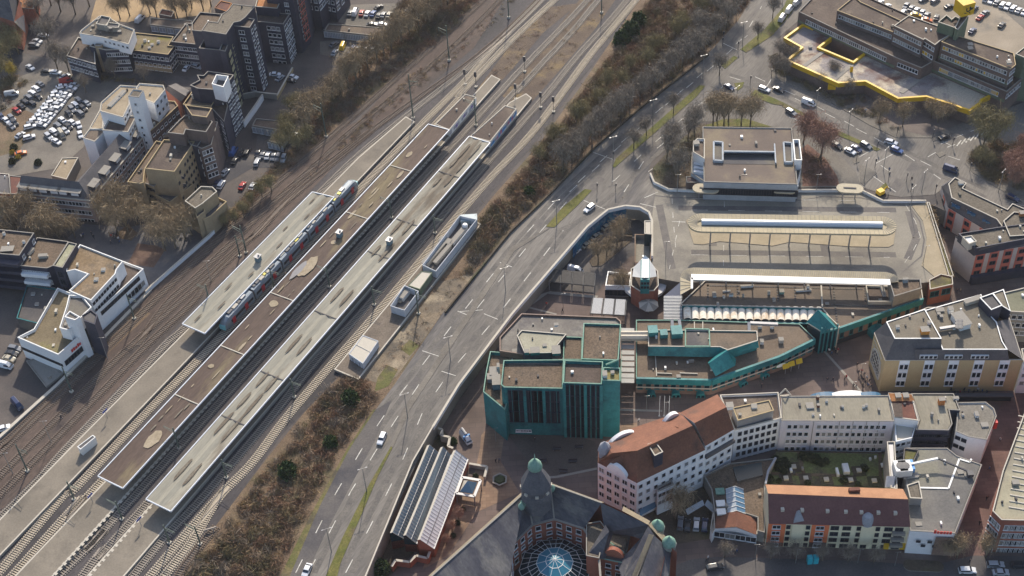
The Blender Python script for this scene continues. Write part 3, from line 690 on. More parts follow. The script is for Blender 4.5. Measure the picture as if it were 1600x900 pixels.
def roof_hut(u, v, label, z=CZ):
    p = P(u, v, z); b = MB(); r = empty('roof_ventilator', p, label, 'ventilator', 'ventilator cabins on the platform canopies')
    MB().box((p.x, p.y, z), 1.3, 1.6, 1.7, mat('blue_grey_metal', (.13, .19, .22), fine=.08), R(-30)).build('housing', r)
    MB().box((p.x, p.y, z+1.7), 1.7, 2.0, .2, steel, R(-30)).build('cap', r)
    MB().tube((p.x+.3, p.y, z+1.9), (p.x+.3, p.y, z+2.4), .3, .25, steel).build('pipe', r)
roof_hut(609, 381, 'blue-grey ventilator standing on the long cream canopy'); roof_hut(404, 407, 'blue-grey ventilator standing on the short canopy beside the train'); roof_hut(531, 369, 'ventilator cluster standing on the brown canopy')
# stair housings beyond the canopies
def stairhouse(px, z, label, wallc):
    b = Bld('stair_housing', label, 'stair housing', px[1], 0.85, 'stair housings on the platforms'); b.block(px, z, white_metal, bitumen, .1, cap_light)
    a, c = b.edge(px[2], px[3]); 
    cols = wallc; d = (c-a); n = 14
    nrm = Vector((d.y, -d.x)).normalized(); q = MB(); rr = random.Random(int(px[0][0]))
    for i in range(n):
        p0 = a+d*(i/n)+nrm*.08; p1 = a+d*((i+.95)/n)+nrm*.08; zz = 1.0+rr.random()*.4; z1 = zz+1.2+rr.random()*.6
        q.face([(p0.x, p0.y, zz), (p1.x, p1.y, zz+rr.random()*.3), (p1.x, p1.y, z1), (p0.x, p0.y, z1-rr.random()*.4)], cols[i % len(cols)])
    q.build('graffiti', b.root)
gb = pm('paint_blue', (.1, .3, .6), .6); gp = pm('paint_pink', (.5, .2, .3), .6); gg = pm('paint_grey', (.35, .36, .4), .6); gv = pm('paint_violet', (.2, .15, .35), .6)
stairhouse([(680, 194), (727, 147), (744, 152), (702, 203)], 3.4, 'flat brown stair housing with grey graffiti wall behind the brown canopy', [gg, white_metal, gg, gv])
stairhouse([(735, 213), (789, 165), (807, 170), (766, 221)], 3.4, 'flat brown stair housing with blue and pink graffiti wall behind the cream canopy', [gb, gb, gg, gp, gb, gp])
# platform shelter, cabins on the goods platform
def cabin(px, z, label, wall, roof, zb=.9, par=.05, name='equipment_cabin', cap=None):
    b = Bld(name, label, 'cabin', px[0], zb); b.block(px, z, wall, roof, par, cap or wall, cw=.15); return b
cabin([(121, 698), (145, 680), (149, 683), (126, 702)], 3.4, 'small white shelter standing on the sandy platform', white_metal, felt_dark, name='platform_shelter')
b = cabin([(545, 553), (567, 524), (591, 533), (567, 568)], 3.1, 'plain white cabin with a bright flat roof alone at the end of the goods platform', cabw, cap_light)
a, c_ = b.face_to(P(545, 553, 3.1).xy, P(567, 568, 3.1).xy); b.windows(a, c_, 1, 2, 1.1, 2.0, 1.3, 3, style='door', raw=True, name='cabin_door')
b.part(MB().bar(P(556, 538, 3.15), P(579, 550, 3.15), .08, .1, steel), 'roof_seam')
b = cabin([(610, 478), (632, 446), (654, 455), (632, 485)], 3.6, 'open-topped white enclosure with a tank inside', cabw, felt_dark, par=2.2)
b.boxes([(632, 464, 2.6, 5.5, 2.1, white_metal, R(-31)), (627, 470, 1.2, 3, 1.2, cap_light, R(-31))], 'tank', z=1.3)
b = cabin([(638, 446), (659, 424), (675, 426), (656, 452)], 3.4, 'green shed with pale ribbed roof between two white enclosures', green_panel, cap_light)
b = cabin([(660, 414), (718, 337), (745, 343), (681, 424)], 3.6, 'long white walled enclosure full of ducts and tanks', cabw, felt_dark, par=2.4)
b.boxes([(678, 400, 3, 14, 1.8, cap_light, R(-32)), (692, 400, 1.6, 12, 1.6, cap_light, R(-32)), (696, 380, 5, 3, 1.7, cap_light, R(-32)), (716, 371, 2, 11, 1.5, white_metal, R(-32))], 'duct', z=1.2)
p = P(727, 358, 1.2); b.part(MB().lathe(p, [(.9, 0), (.9, 1.6), (.6, 2), (0.05, 2.1)], white_metal), 'tank')
p = P(733, 346, 1.2); b.part(MB().box((p.x, p.y, 1.2), 5, 3, 1.6, pm('bluish_steel', (.25, .32, .36))), 'duct')
# buffer stop
p = P(329, 832, 0); r = empty('buffer_stop', p, 'rusty buffer stop at the end of the stub track', 'buffer stop')
MB().bar(p+Vector((-1.4, 0, 1)), p+Vector((1.4, .8, 1)), .3, .4, rail_m).build('beam', r)
for s in (-.8, .8): MB().bar(p+Vector((s, 0, 0)), p+Vector((s, .3, 1)), .2, .2, rail_m).build('strut', r)

# ---- the commuter train
tw = pm('train_silver', (.2, .24, .28), .4, .1, .5); tr = pm('train_red', (.42, .015, .03), .45); tg = pm('train_window_band', (.02, .025, .04), .1, 0, .9); tq = pm('train_turquoise', (.2, .5, .55), .35)
tyel = pm('roof_yellow', (.7, .58, .1), .5)
ta, tb_ = P(349, 517, .25), P(556, 291, .25); td = tb_-ta; TL = td.length; td.normalize(); ang = math.atan2(td.y, td.x)
train = empty('commuter_train', ta.lerp(tb_, .5), 'white and turquoise commuter train with red doors standing beside the short canopy', 'train', rz=ang)
ncar = 5; cl = TL/ncar
def prof(hw, zr): return [(-hw, .35), (-hw-.03, 1.2), (-hw, 2.6), (-hw+.35, zr-.15), (-hw+.8, zr), (hw-.8, zr), (hw-.35, zr-.15), (hw, 2.6), (hw+.03, 1.2), (hw, .35)]
def loft(sts, m):
    b = MB(); j = b.slot(m); n = len(sts[0][1])
    for x, pr in sts: b.v += [(x, y, z) for y, z in pr]
    for s in range(len(sts)-1):
        for i in range(n):
            i2 = (i+1) % n; b.f.append((s*n+i, (s+1)*n+i, (s+1)*n+i2, s*n+i2)); b.mi.append(j)
    b.f.append(tuple(range(n))); b.mi.append(j); b.f.append(tuple((len(sts)-1)*n+i for i in reversed(range(n)))); b.mi.append(j); return b
for c in range(ncar):
    x0 = -TL/2+c*cl+(.0 if c == 0 else .35); x1 = -TL/2+(c+1)*cl-(.0 if c == ncar-1 else .35); st = []
    if c == 0: st += [(x0, [(y*.55, .5+(z-.5)*.4) for y, z in prof(1.42, 3.9)]), (x0+.8, [(y*.85, .35+(z-.35)*.75) for y, z in prof(1.42, 3.9)]), (x0+2.2, prof(1.42, 3.8))]
    else: st += [(x0, prof(1.42, 3.9))]
    if c == ncar-1: st += [(x1-2.2, prof(1.42, 3.8)), (x1-.8, [(y*.85, .35+(z-.35)*.75) for y, z in prof(1.42, 3.9)]), (x1, [(y*.55, .5+(z-.5)*.4) for y, z in prof(1.42, 3.9)])]
    else: st += [(x1, prof(1.42, 3.9))]
    body = loft(st, tw).build('carriage', train, local=True)
    if c < ncar-1: MB().box((x1+.35, 0, .5), .8, 2.3, 3.0, frame_dark).build('gangway', train, local=True)
    for sgn in (-1, 1):
        s0 = x0+(2.6 if c == 0 else .5); s1 = x1-(2.6 if c == ncar-1 else .5)
        w_ = MB(); w_.face([(s0, sgn*1.46, 1.55), (s1, sgn*1.46, 1.55), (s1, sgn*1.46, 2.55), (s0, sgn*1.46, 2.55)], tg); w_.build('window_band', body, local=True)
        for f in (.28, .72):
            xd = x0+(x1-x0)*f; MB().box((xd, sgn*1.47, .55), 1.4, .06, 2.3, tr).build('door', body, local=True)
    if c in (0, ncar-1):
        sx = -1 if c == 0 else 1; xx = x0 if c == 0 else x1
        MB().face([(xx-sx*.45, -.95, 1.7), (xx-sx*.45, .95, 1.7), (xx-sx*1.9, 1.15, 3.35), (xx-sx*1.9, -1.15, 3.35)], tg).build('windscreen', body, local=True)
        MB().box((xx-sx*.1, 0, .55), .5, 1.9, 1.6, tq).build('nose', body, local=True)
    rr = random.Random(c)
    ro = MB(); x = x0+(3.2 if c == 0 else 1.0)
    while x < x1-(6.5 if c == ncar-1 else 2.6):
        L = rr.uniform(.7, 2.2); ro.box((x+L/2, rr.uniform(-.25, .25), 3.88), L, rr.uniform(1.0, 1.7), rr.uniform(.25, .5), rr.choice([tyel, cap_light, steel, frame_dark, frame_dark])); x += L+rr.uniform(.15, .5)
    ro.build('roof_equipment', body, local=True)

# ---- catenary masts and signals
mast_b = MB(); mast_b.tube((0, 0, 0), (0, 0, 9), .24, .16, mast_m, 6); mast_me = mast_b.mesh('pole')
arm_me = MB().bar((0, 0, 7.6), (3.2, 0, 7.9), .12, .12, mast_m).bar((0, 0, 6.6), (3.2, 0, 7.4), .08, .08, mast_m).bar((3.2, 0, 6.9), (3.2, 0, 8.1), .08, .08, mast_m).mesh('arm')
foot_me = MB().box((0, 0, -.1), .9, .9, .5, cap_light).mesh('foot')
def mast(u, v, label, k=1.0, flip=1, name='catenary_mast', z=0.1):
    p = P(u, v, z); r = empty(name, p, label, 'catenary mast', 'catenary masts along the tracks', rz=R(-31) if flip > 0 else R(149))
    r.scale = (1, 1, k)
    for nm, me in (('pole', mast_me), ('arm', arm_me), ('foot', foot_me)): link(nm, me, r)
for u, v, lb, k, f in [(43, 736, 'tall green mast in the rusty yard, just left of the small platform shelter', 1.2, 1), (116, 780, 'mast between two tracks in front of the sandy platform, bottom left', .8, 1), (191, 811, 'mast between the two canopy platforms, nearest the bottom', .8, -1),
    (265, 848, 'mast between the cream canopy platform and the sunlit track, lowest one', .8, 1), (354, 746, 'mast beside the near end of the longest cream canopy', .8, 1), (313, 850, 'mast next to the buffer stop', .8, -1), (460, 620, 'mast beside the longest cream canopy at its lower third', .8, 1),
    (585, 476, 'mast between the longest cream canopy and the goods platform, near the open enclosure', .8, 1), (680, 364, 'mast opposite the long white enclosure', .8, 1), (646, 186, 'tall green mast at the far tip of the sandy platform', 2.0, 1), (744, 196, 'mast between the two stair housings', 1.2, -1),
    (510, 214, 'green mast standing in the scrub below the apartment towers', 1.5, -1), (702, 95, 'tall green mast at the edge of the scrub near the top', 1.6, -1), (795, 28, 'mast in the scrub near the top edge', 1.6, 1), (385, 395, 'mast in the switch fan beside the short canopy', 1.2, -1), (375, 400, 'mast beside the short canopy ventilator', .9, 1),
    (330, 480, 'mast in the yard opposite the near end of the short canopy', 1.0, -1), (112, 612, 'mast in front of the white angular building with the red sign', 1.1, 1), (210, 498, 'mast beside the terrace building close to the wall', 1.1, 1), (428, 450, 'mast between train and brown canopy', .9, 1), (515, 448, 'mast in the shaded gap between the brown and cream canopies', .9, -1),
    (612, 340, 'mast in the shaded gap beside the brown canopy, upper half', .9, -1), (280, 700, 'mast in the shaded gap between canopies, lower half', .9, -1), (654, 490, 'mast on the goods platform edge', 1.0, 1), (940, 20, 'mast beside the two sunlit tracks at the top edge', 1.3, 1)]:
    mast(u, v, lb, k, f)
sig = MB().tube((0, 0, 0), (0, 0, 4.5), .1, .08, frame_dark, 6).mesh('pole'); sigh = MB().box((0, 0, 4.2), .8, .3, 2.0, frame_dark).mesh('signal_head')
for u, v, lb in [(727, 132, 'railway signal on the left of a pair beside the sunlit tracks'), (744, 136, 'railway signal with white foot just before the stair housing'), (820, 112, 'railway signal between the centre tracks, above the crumbling platform'), (806, 155, 'railway signal on the crumbling platform end'), (845, 168, 'railway signal left of the pair next to the embankment'), (865, 175, 'railway signal right beside the embankment scrub')]:
    p = P(u, v, .1); r = empty('railway_signal', p, lb, 'railway signal', 'railway signals', rz=R(-20)); link('pole', sig, r); link('signal_head', sigh, r); link('foot', foot_me, r)
# platform signs and low lamps
pls = MB().tube((0, 0, 0), (0, 0, 3.2), .07, .07, steel, 5).mesh('pole'); plp = MB().box((0, 0, 2.5), 1.8, .08, .6, pm('sign_blue', (.04, .07, .3))).mesh('board')
for u, v, lb in [(168, 653, 'blue platform sign on the sandy platform above the shelter'), (145, 785, 'blue platform sign in front of the brown canopy'), (221, 822, 'blue platform sign in front of the longest cream canopy')]:
    p = P(u, v, .85); r = empty('platform_sign', p, lb, 'sign', 'blue platform name signs', rz=R(58)); link('pole', pls, r); link('board', plp, r)
# yard boundary: kerb wall and the pale parapet by the square
def wall_thing(name, px, z0, h, th, m, label, cat='wall', cap=None):
    pts = [P(u, v, z0+h) for u, v in px]; c = pts[len(pts)//2]; r = empty(name, (c.x, c.y, z0), label, cat)
    b = MB(); e = MB()
    for p, q in zip(pts[:-1], pts[1:]):
        b.bar(Vector((p.x, p.y, z0+h/2)), Vector((q.x, q.y, z0+h/2)), th, h, m); e.bar(Vector((p.x, p.y, z0+h)), Vector((q.x, q.y, z0+h)), th+.12, .1, cap or cap_light)
    b.build('wall_body', r); e.build('coping', r); return r
wall_thing('boundary_wall', [(227, 455), (238, 444), (326, 367), (335, 358)], 0, 1.4, .35, white_wall, 'pale wall between the town square and the tracks')
wall_thing('boundary_wall', [(-20, 700), (40, 645), (90, 600), (143, 547), (235, 452)], 0, .7, .8, cap_grey, 'low grey kerb wall at the town side edge of the rail yard')
wall_thing('boundary_wall', [(695, 487), (797, 361), (862, 299), (930, 228), (1000, 168), (1107, 84)], .05, .8, .3, soil_dark, 'dark low wall between embankment scrub and ring road', cap=soil_dark)
wall_thing('bridge_parapet', [(676, 667), (717, 600), (800, 490), (918, 353), (950, 327), (977, 321), (1000, 323), (1014, 331), (1019, 345), (1019, 400)], -.2, 1.2, .5, white_wall, 'white curved parapet along the bridge above the lower street', 'parapet')
wall_thing('roof_parapet', [(1016, 270), (1022, 284), (1045, 295), (1090, 297), (1345, 296), (1380, 313), (1447, 313)], 0.1, .9, .4, white_wall, 'white wall separating the bus station from the concrete block', 'parapet')
wall_thing('noise_barrier', [(567, 910), (604, 820), (645, 720), (677, 665)], .05, 1.2, .25, cap_grey, 'guard rail between the ring road and the glass sheds', 'guard rail')
# painted mural wall in the pit
mm_ = mat('blue_mural', (.008, .07, .19), (.03, .18, .28), .5, c3=(.2, .27, .33), scale3=.3, fine=.2)
b = MB()
pw = [P(893, 382, 0), P(918, 353, 0), P(950, 327, 0), P(977, 321, 0)]
for p, q in zip(pw[:-1], pw[1:]): b.face([(p.x+.3, p.y-.3, LOW+.1), (q.x+.3, q.y-.3, LOW+.1), (q.x+.3, q.y-.3, -.9), (p.x+.3, p.y-.3, -.9)], mm_)
tag(b.build('wall_mural'), 'blue graffiti mural covering the curved retaining wall of the lower street', 'mural', kind='thing')
# ================================================================== BUILDINGS, LEFT TOWN
def rows_for(z, zb, step=3.0): return max(1, int((z-zb-1.2)/step))
# long slate apartment tower cluster
b = Bld('apartment_tower', 'big dark slate apartment tower with yellow balcony stacks and stepped flat roofs', 'apartment building', (380, 147))
hE = rise((390, 43), (410, 147))
hA = rise((268, 65), (282, 98))
pts = b.block([(367, 33), (362, 40), (390, 43), (398, 30), (383, 27)], hE, slate, bitumen, .4, cap_grey)
b.windows((362, 40), (390, 43), 11, 1, 1.9, 1.4, 2.2, 2.8, m0=7.0); b.windows((390, 43), (398, 30), 11, 2, 1.3, 1.4, 2.2, 2.8)
b.block([(353, 53.5), (365, 35), (375, 33), (383, 27), (398, 10), (364, 6), (355, 17), (347, 22), (340, 35), (325, 33), (315, 47.5)], hE+1.2, slate, gravel_grey, .1, cap_grey)
b.block([(300, 36), (300, 47), (318, 49), (338, 40), (347, 22), (312.5, 19)], hE-2, slate, gravel_roof, .5, cap_grey)
b.block([(311, 75), (343, 78), (352.5, 63), (319, 61)], hE-5, slate, felt_dark, 2.4, cap_grey)
b.windows((343, 78), (352.5, 63), 7, 3, 1.2, 1.4, 3.2, 2.8)
# diagonal face with the balcony stacks
hs_ = hE-1; q = b.block([(343, 78), (353, 54), (364, 36), (367, 38), (368, 41), (352, 80)], hs_-2, slate, bitumen, .4)
b.windows((352, 80), (368, 41), 11, 3, 2.6, 1.3, 2.4, 2.85, style='blind2', out=.5, name='balcony')
b.block([(268, 65), (291, 36), (301, 37), (319, 62), (314, 70)], hA, slate, gravel_roof, .5, cap_grey)
b.windows((268, 65), (314, 70), 3, 6, 1.5, 1.4, 2.4, 3.0)
b.boxes([(289, 58, 1.5, 1.5, 1.2), (294, 46, .8, .8, 2.5), (331, 64, 1, 1, 1)], m=cap_light)
b.done()
b = Bld('apartment_tower', 'dark slate tower with two columns of white windows and grey-green corner strip', 'apartment building', (456, 100))
h2 = rise((442.5, 37.5), (456.5, 100)); b.block([(400, 18), (402, 34), (409, 34), (442.5, 37.5), (452.5, 22), (425, 19)], h2, slate, bitumen, .4, cap_grey)
b.windows((409, 34), (442.5, 37.5), 9, 3, 1.3, 1.4, 2.2, 2.8, m0=2.2); b.windows((442.5, 37.5), (452.5, 22), 9, 2, 2.4, 1.7, 2.2, 2.8); b.done()
b = Bld('apartment_tower', 'dark tower with a red roof top and salmon balcony columns', 'apartment building', (473, 83))
base = [(432, 78), (473, 83), (487, 66), (494, 40), (478, 30), (440, 40)]; hT = 42
b.last = None; wpts = W(base, 0); b.block(None, hT, slate, brown_tile, .3, cap_light, world=wpts)
a, c = P(473, 83, 0), P(487, 66, 0)
b.windows(a, c, 13, 1, 2.4, 1.5, 2.2, 2.9, raw=True, m0=2)
b.windows(a, c, 13, 1, 3.4, 1.9, 2.2, 2.9, style='red', raw=True, m0=7.5, out=.9, name='balcony')
b.windows(P(450, 80, 0), a, 13, 1, 1.5, 1.4, 2.2, 2.9, raw=True); b.done()
b = Bld('apartment_tower', 'roof terrace block with orange tiles beside the slate tower, at the top edge', 'apartment building', (420, 60))
b.block([(399, 10), (433, 13), (441, -4), (412, -8), (403, -5)], h2+3, slate, orange_tile, .3, cap_light); b.done()
for base, hh, lb in (([(487, 44), (505, 47), (517, 31), (497, 22)], 38, 'slate tower with white window columns behind the red-roofed one, near the top edge'), ([(514, 31), (528, 34), (548, 8), (530, -10), (505, 0)], 34, 'farthest dark slate apartment slab at the top edge above the garages')):
    b = Bld('apartment_tower', lb, 'apartment building', base[1]); b.block(None, hh, slate, bitumen, .4, cap_grey, world=W(base, 0))
    b.windows(P(*base[1], 0), P(*base[2], 0), 10, 3, 1.9, 1.5, 3, 2.9, raw=True); b.windows(P(*base[0], 0), P(*base[1], 0), 10, 2, 1.2, 1.4, 3, 2.9, raw=True); b.done()
# low slate apartment row with mossy roof, white one beside it
b = Bld('apartment_house', 'low dark slate apartment row with mossy brown flat roof and white windows', 'apartment building', (270, 114))
h7 = rise((262.5, 85), (270, 114)); b.block([(198, 77), (262.5, 85), (272, 72), (263, 71), (271, 57), (212, 51)], h7, slate, mat('mossy_roof', (.13, .1, .06), (.19, .15, .08), .12, c3=(.15, .13, .03), scale3=.15, fine=.15), .4, cap_yellow)
b.windows((198, 77), (262.5, 85), 3, 9, 1.2, 1.3, 2.2, 3.0); b.windows((262.5, 85), (272, 72), 3, 3, 1.1, 1.4, 2.2, 3.0)
b.band((198, 77), (262.5, 85), -.1, 2.6, beige_wall); b.boxes([(209, 63, 1.4, 1.4, .9), (227, 65, 1.4, 1.4, 1.1), (248, 67, 1.4, 1.4, 1.1), (238, 71, 1.4, 1.4, .8), (234, 76, 1.4, 1.4, .7)]); b.done()
b = Bld('apartment_house', 'white rooftop storey house with pale grey terraces left of the mossy roof', 'apartment building', (150, 98))
b.block([(104, 87), (149, 100), (147, 66), (122, 58)], 8, slate, bitumen, .5, cap_light); b.windows((104, 87), (149, 100), 2, 6, 1.5, 1.4, 1.6, 3.0)
b.block([(140, 72), (165, 78), (198, 77), (205, 62), (160, 57)], 10, slate, gravel_grey, .4, cap_light); b.windows((165, 78), (198, 77), 3, 5, 1.4, 1.4, 2, 3)
b.block([(124, 52), (160, 58), (201, 69), (210, 46), (188, 38), (172, 28), (155, 25), (127, 47)], 13.5, white_wall, gravel_grey, .4, cap_light, zb=9.5)
b.windows((160, 58), (201, 69), 1, 6, 1.0, .9, 1.6, 3); b.block([(150, 37), (158, 24), (173, 27), (167, 40)], 15.5, cap_grey, felt_dark, .5, cap_light, zb=13); b.block([(163, 42), (168, 35), (187, 37), (185, 43)], 15, cap_grey, felt_dark, .3, cap_light, zb=13)
b.boxes([(146, 44, 1.4, 1.4, 1.4, felt_dark), (174, 48, 1.6, 1.4, 1.6, felt_dark), (188, 53, 1.6, 1.4, 1.6, felt_dark), (154, 34, 1.6, 1.4, 1.6, felt_dark)]); b.done()
pl = P(154, 104, 0); 
b = Bld('stair_tower', 'narrow beige stair tower rising in front of the white rooftop house', 'tower', (160, 104)); b.block([(148, 71), (157, 72), (160, 69), (150, 68)], 11, beige_wall, cap_light, .2); b.done()
# garages
def garage(px, z, label, n, front, name='garage_row', doorm=None):
    b = Bld(name, label, 'garages', px[0]); b.block(px, z, cap_grey, bitumen, .15, cap_grey)
    b.windows(front[0], front[1], 1, n, 2.5, 2.1, z/2+.2, 3, style='door', name='garage_door'); b.done(); return b
garage([(507, 47), (513, 37), (607, 44), (600, 57)], 3, 'long garage row with pale blue-grey doors facing the yellow van', 12, ((507, 47), (600, 57)))
garage([(234, 38), (236, 28), (300, 32), (296, 46)], 3, 'low garage row with panelled roof by the sand playground', 5, ((234, 38), (296, 46)))
garage([(394, 196), (400, 185), (457, 191), (457, 201), (431, 203), (431, 202)], 3, 'white garages with mossy roof below the slate tower, upper wing', 4, ((394, 196), (431, 203)))
garage([(420, 220), (431, 203), (457, 200), (458, 194), (439, 225)], 3.1, 'white garages with round dishes on the roof, wing pointing towards the tracks', 3, ((420, 220), (439, 225)))
# white complex with stair tower
b = Bld('office_building', 'white office complex with tall slanting white stair tower and beige roofs', 'office building', (232, 203))
hU = 17; b.block([(188, 133), (218, 135), (202, 150), (202, 163), (192, 183), (156, 173), (158, 160)], hU, white_wall, mat('sandy_roof', (.24, .19, .13), (.32, .26, .18), .12, fine=.12), .35, cap_light)
b.windows((192, 183), (202, 163), 2, 3, 1.3, 1.2, 1.6, 3); b.boxes([(183, 156, 2, 12, .8, white_metal, R(-25))], 'duct')
b.block([(218, 130), (213, 137), (219, 152), (241, 161), (258, 140), (255, 133)], hU+1, white_wall, MATS['sandy_roof'], .4, cap_light)
b.windows((241, 161), (258, 140), 4, 3, 1.2, 1.4, 2.0, 3.0)
b.block([(160, 203), (200, 206), (213, 181), (173, 181)], hU-3, white_wall, bitumen, .3, cap_light); b.windows((200, 206), (213, 181), 4, 4, 1.3, 1.4, 1.8, 3)
hT_ = hU+8; b.block([(200, 150), (217, 152), (224, 141), (208, 139)], hT_, white_wall, gravel_grey, .3, cap_grey)
b.windows((200, 150), (217, 152), 7, 1, .8, 1.0, 3, 3)
b.block([(222, 207), (235, 205), (278, 165), (273, 158), (258, 157), (240, 175)], 11, brown_clad, bitumen, .5, cap_yellow); b.windows((235, 205), (278, 165), 3, 7, 1.2, .9, 2.2, 3)
b.block([(129, 215), (148, 221), (164, 205), (160, 201), (140, 201)], 12, white_wall, bitumen, .3, cap_light)
b.block([(140, 200), (158, 168), (163, 172), (160, 202)], 10, white_wall, MATS['sandy_roof'], .4, cap_light); b.done()
# long L-shaped office with dark mansard
b = Bld('office_building', 'L-shaped pinkish office block with dark mansard roof and a row of dormers', 'office building', (152, 347))
ez = rise((142, 313), (151.7, 347)); rz_ = ez+4.2
E1, C1, E2 = (26.7, 301.7), (141.7, 313.3), (268, 160)
pe = [P(*E1, ez), P(*C1, ez), P(*E2, ez)]; R1, RC, R2 = P(33, 274, rz_), P(123, 284, rz_), P(222, 167, rz_)
in1 = pe[0]+(R1-pe[0])*1.9; inc = RC+(RC-pe[1])*.9; in2 = R2+(R2-pe[2])*.6
foot = [pe[0].xy, pe[1].xy, pe[2].xy, Vector((in2.x, in2.y)), Vector((inc.x, inc.y)), Vector((in1.x, in1.y))]
pinkc = mat('pinkish_facade', (.3, .225, .205), (.36, .28, .25), .3, fine=.06)
mb = MB().solid([tuple(p) for p in foot], -.2, ez, pinkc, top=False); b.wl = b.part(mb, 'wall'); b.last = orient([tuple(p) for p in foot]); b.z = ez
rf = MB(); G = lambda p, z: (p.x, p.y, z)
rf.face([G(pe[0], ez), G(pe[1], ez), G(RC, rz_), G(R1, rz_)], slate_roof); rf.face([G(pe[1], ez), G(pe[2], ez), G(R2, rz_), G(RC, rz_)], slate_roof)
rf.face([G(R1, rz_), G(RC, rz_), G(inc, ez+.5), G(in1, ez+.5)], slate_roof); rf.face([G(RC, rz_), G(R2, rz_), G(in2, ez+.5), G(inc, ez+.5)], slate_roof)
rf.face([G(pe[0], ez), G(R1, rz_), G(in1, ez+.5)], slate_roof); b.part(rf, 'roof')
b.windows(E1, C1, 4, 20, 1.15, 1.5, 1.9, 3.3, m0=1.6, z=ez); b.windows(C1, E2, 4, 26, 1.15, 1.5, 1.9, 3.3, m0=1.6, z=ez)
gut = MB(); gut.bar(pe[0], pe[1], .5, .3, cap_light); gut.bar(pe[1], pe[2], .5, .3, cap_light); b.part(gut, 'gutter')
def dormer(p, ang, m=None):
    d = MB(); ca, sa = math.cos(ang), math.sin(ang)
    T = lambda x, y, z: (p.x+x*ca-y*sa-b.root.location.x, p.y+x*sa+y*ca-b.root.location.y, p.z+z)
    d.face([T(-1.7, 0, 0), T(1.7, 0, 0), T(1.7, 0, 1.7), T(-1.7, 0, 1.7)], slate); d.face([T(-1.7, 0, 0), T(-1.7, 0, 1.7), T(-1.7, 3, 2.0)], slate); d.face([T(1.7, 0, 0), T(1.7, 3, 2.0), T(1.7, 0, 1.7)], slate)
    d.face([T(-2, -.3, 1.75), T(2, -.3, 1.75), T(2, 3.6, 2.15), T(-2, 3.6, 2.15)], m or cap_grey); o = d.build('dormer', b.root, local=True)
    MB().face([T(-1.2, -.06, .4), T(1.2, -.06, .4), T(1.2, -.06, 1.4), T(-1.2, -.06, 1.4)], frame_white).build('window', o, local=True); return o
for i in range(6):
    t = (.09, .225, .36, .51, .63, .79)[i]; p = pe[0].lerp(pe[1], t)+(R1-pe[0])*.12; p.z = ez+.5; dd = pe[1]-pe[0]; dormer(p, math.atan2(dd.y, dd.x))
for i in range(7):
    t = .1+.125*i; p = pe[1].lerp(pe[2], t)+(RC-pe[1])*.12; p.z = ez+.5; dd = pe[2]-pe[1]; dormer(p, math.atan2(dd.y, dd.x))
b.done()
b = Bld('shop_annex', 'low beige flat annex in the yard behind the dark mansard roof', 'annex', (100, 280)); b.block([(80, 274), (97, 247), (122, 246), (104, 280)], 4, cap_grey, MATS['sandy_roof'], .2, cap_light); b.done()
b = Bld('town_house', 'red brick house with dark roof at the left edge', 'house', (15, 330)); b.block([(-30, 300), (17, 303), (14, 272), (-30, 268)], ez-1, redbrick, slate_roof, .2, cap_light); b.windows((-30, 300), (17, 303), 4, 6, 1.3, 1.5, 2, 3.2, style='white'); b.done()
b = Bld('town_house', 'narrow house with brown sloping roof between the brick house and the mansard block', 'house', (22, 330)); b.block([(16, 303), (27, 303), (34, 276), (14, 274)], ez-.5, brown_clad, brown_tile, .1, cap_grey); b.done()
# beige block
hV = rise((304, 221), (320, 279))
b = Bld('office_building', 'beige panelled block with yellow roof edging and grids of small dark windows', 'office building', (320, 279))
b.block([(226, 263), (272.5, 268), (304, 221), (256, 218)], hV, beige_wall, bitumen, .5, cap_yellow)
b.windows((272.5, 268), (304, 221), 6, 8, .9, 1.0, 2.4, 2.9, style='dark', skip=[(0, 0), (0, 2), (1, 1), (2, 0)]); b.windows((226, 263), (272.5, 268), 2, 2, .9, 1.0, 2, 3, style='dark', m0=12)
hv2 = hV-4; b.block([(199, 284), (218, 287), (224, 285), (226, 265), (254, 222), (244, 220)], hv2, beige_wall, gravel_roof, .5, cap_yellow)
b.block([(224, 285), (240, 291), (256, 278), (252, 262), (226, 264)], hv2-2, beige_wall, bitumen, .4, cap_grey); b.windows((224, 285), (240, 291), 3, 4, 1, 1, 1.8, 3, style='dark')
hv3 = hv2-5.5; b.block([(236, 301), (265, 316), (302, 288), (283, 280), (256, 278)], hv3, beige_wall, felt_dark, .6, cap_yellow); b.windows((236, 301), (265, 316), 3, 7, 1, 1, 1.8, 3, style='dark')
b.boxes([(258, 245, 2, 2, 1.3, cap_light), (262, 213, 5, 1.6, 1.4, cap_grey), (282, 217, 3.5, 1.6, 1.2, cap_grey)]); b.done()
b = Bld('office_building', 'small stepped beige house with cluttered roof terraces beside the tracks', 'house', (300, 352))
b.block([(289, 314), (305, 325), (316, 318), (339, 299), (332, 292), (314, 291)], 11, beige_wall, gravel_grey, .5, cap_light); b.block([(305, 333), (308, 340), (320, 330), (318, 321)], 9, beige_wall, felt_dark, .5, cap_yellow)
b.block([(318, 343), (330, 337), (354, 315), (338, 307), (318, 322)], 7, beige_wall, felt_dark, .6, cap_yellow); b.boxes([(316, 304, .4, 5, .5), (297, 316, 2, 1.6, 1, orange_tile), (309, 311, 1, 1, 1)]); b.windows((305, 325), (289, 314), 2, 3, 1, 1, 2, 3, style='dark'); b.done()
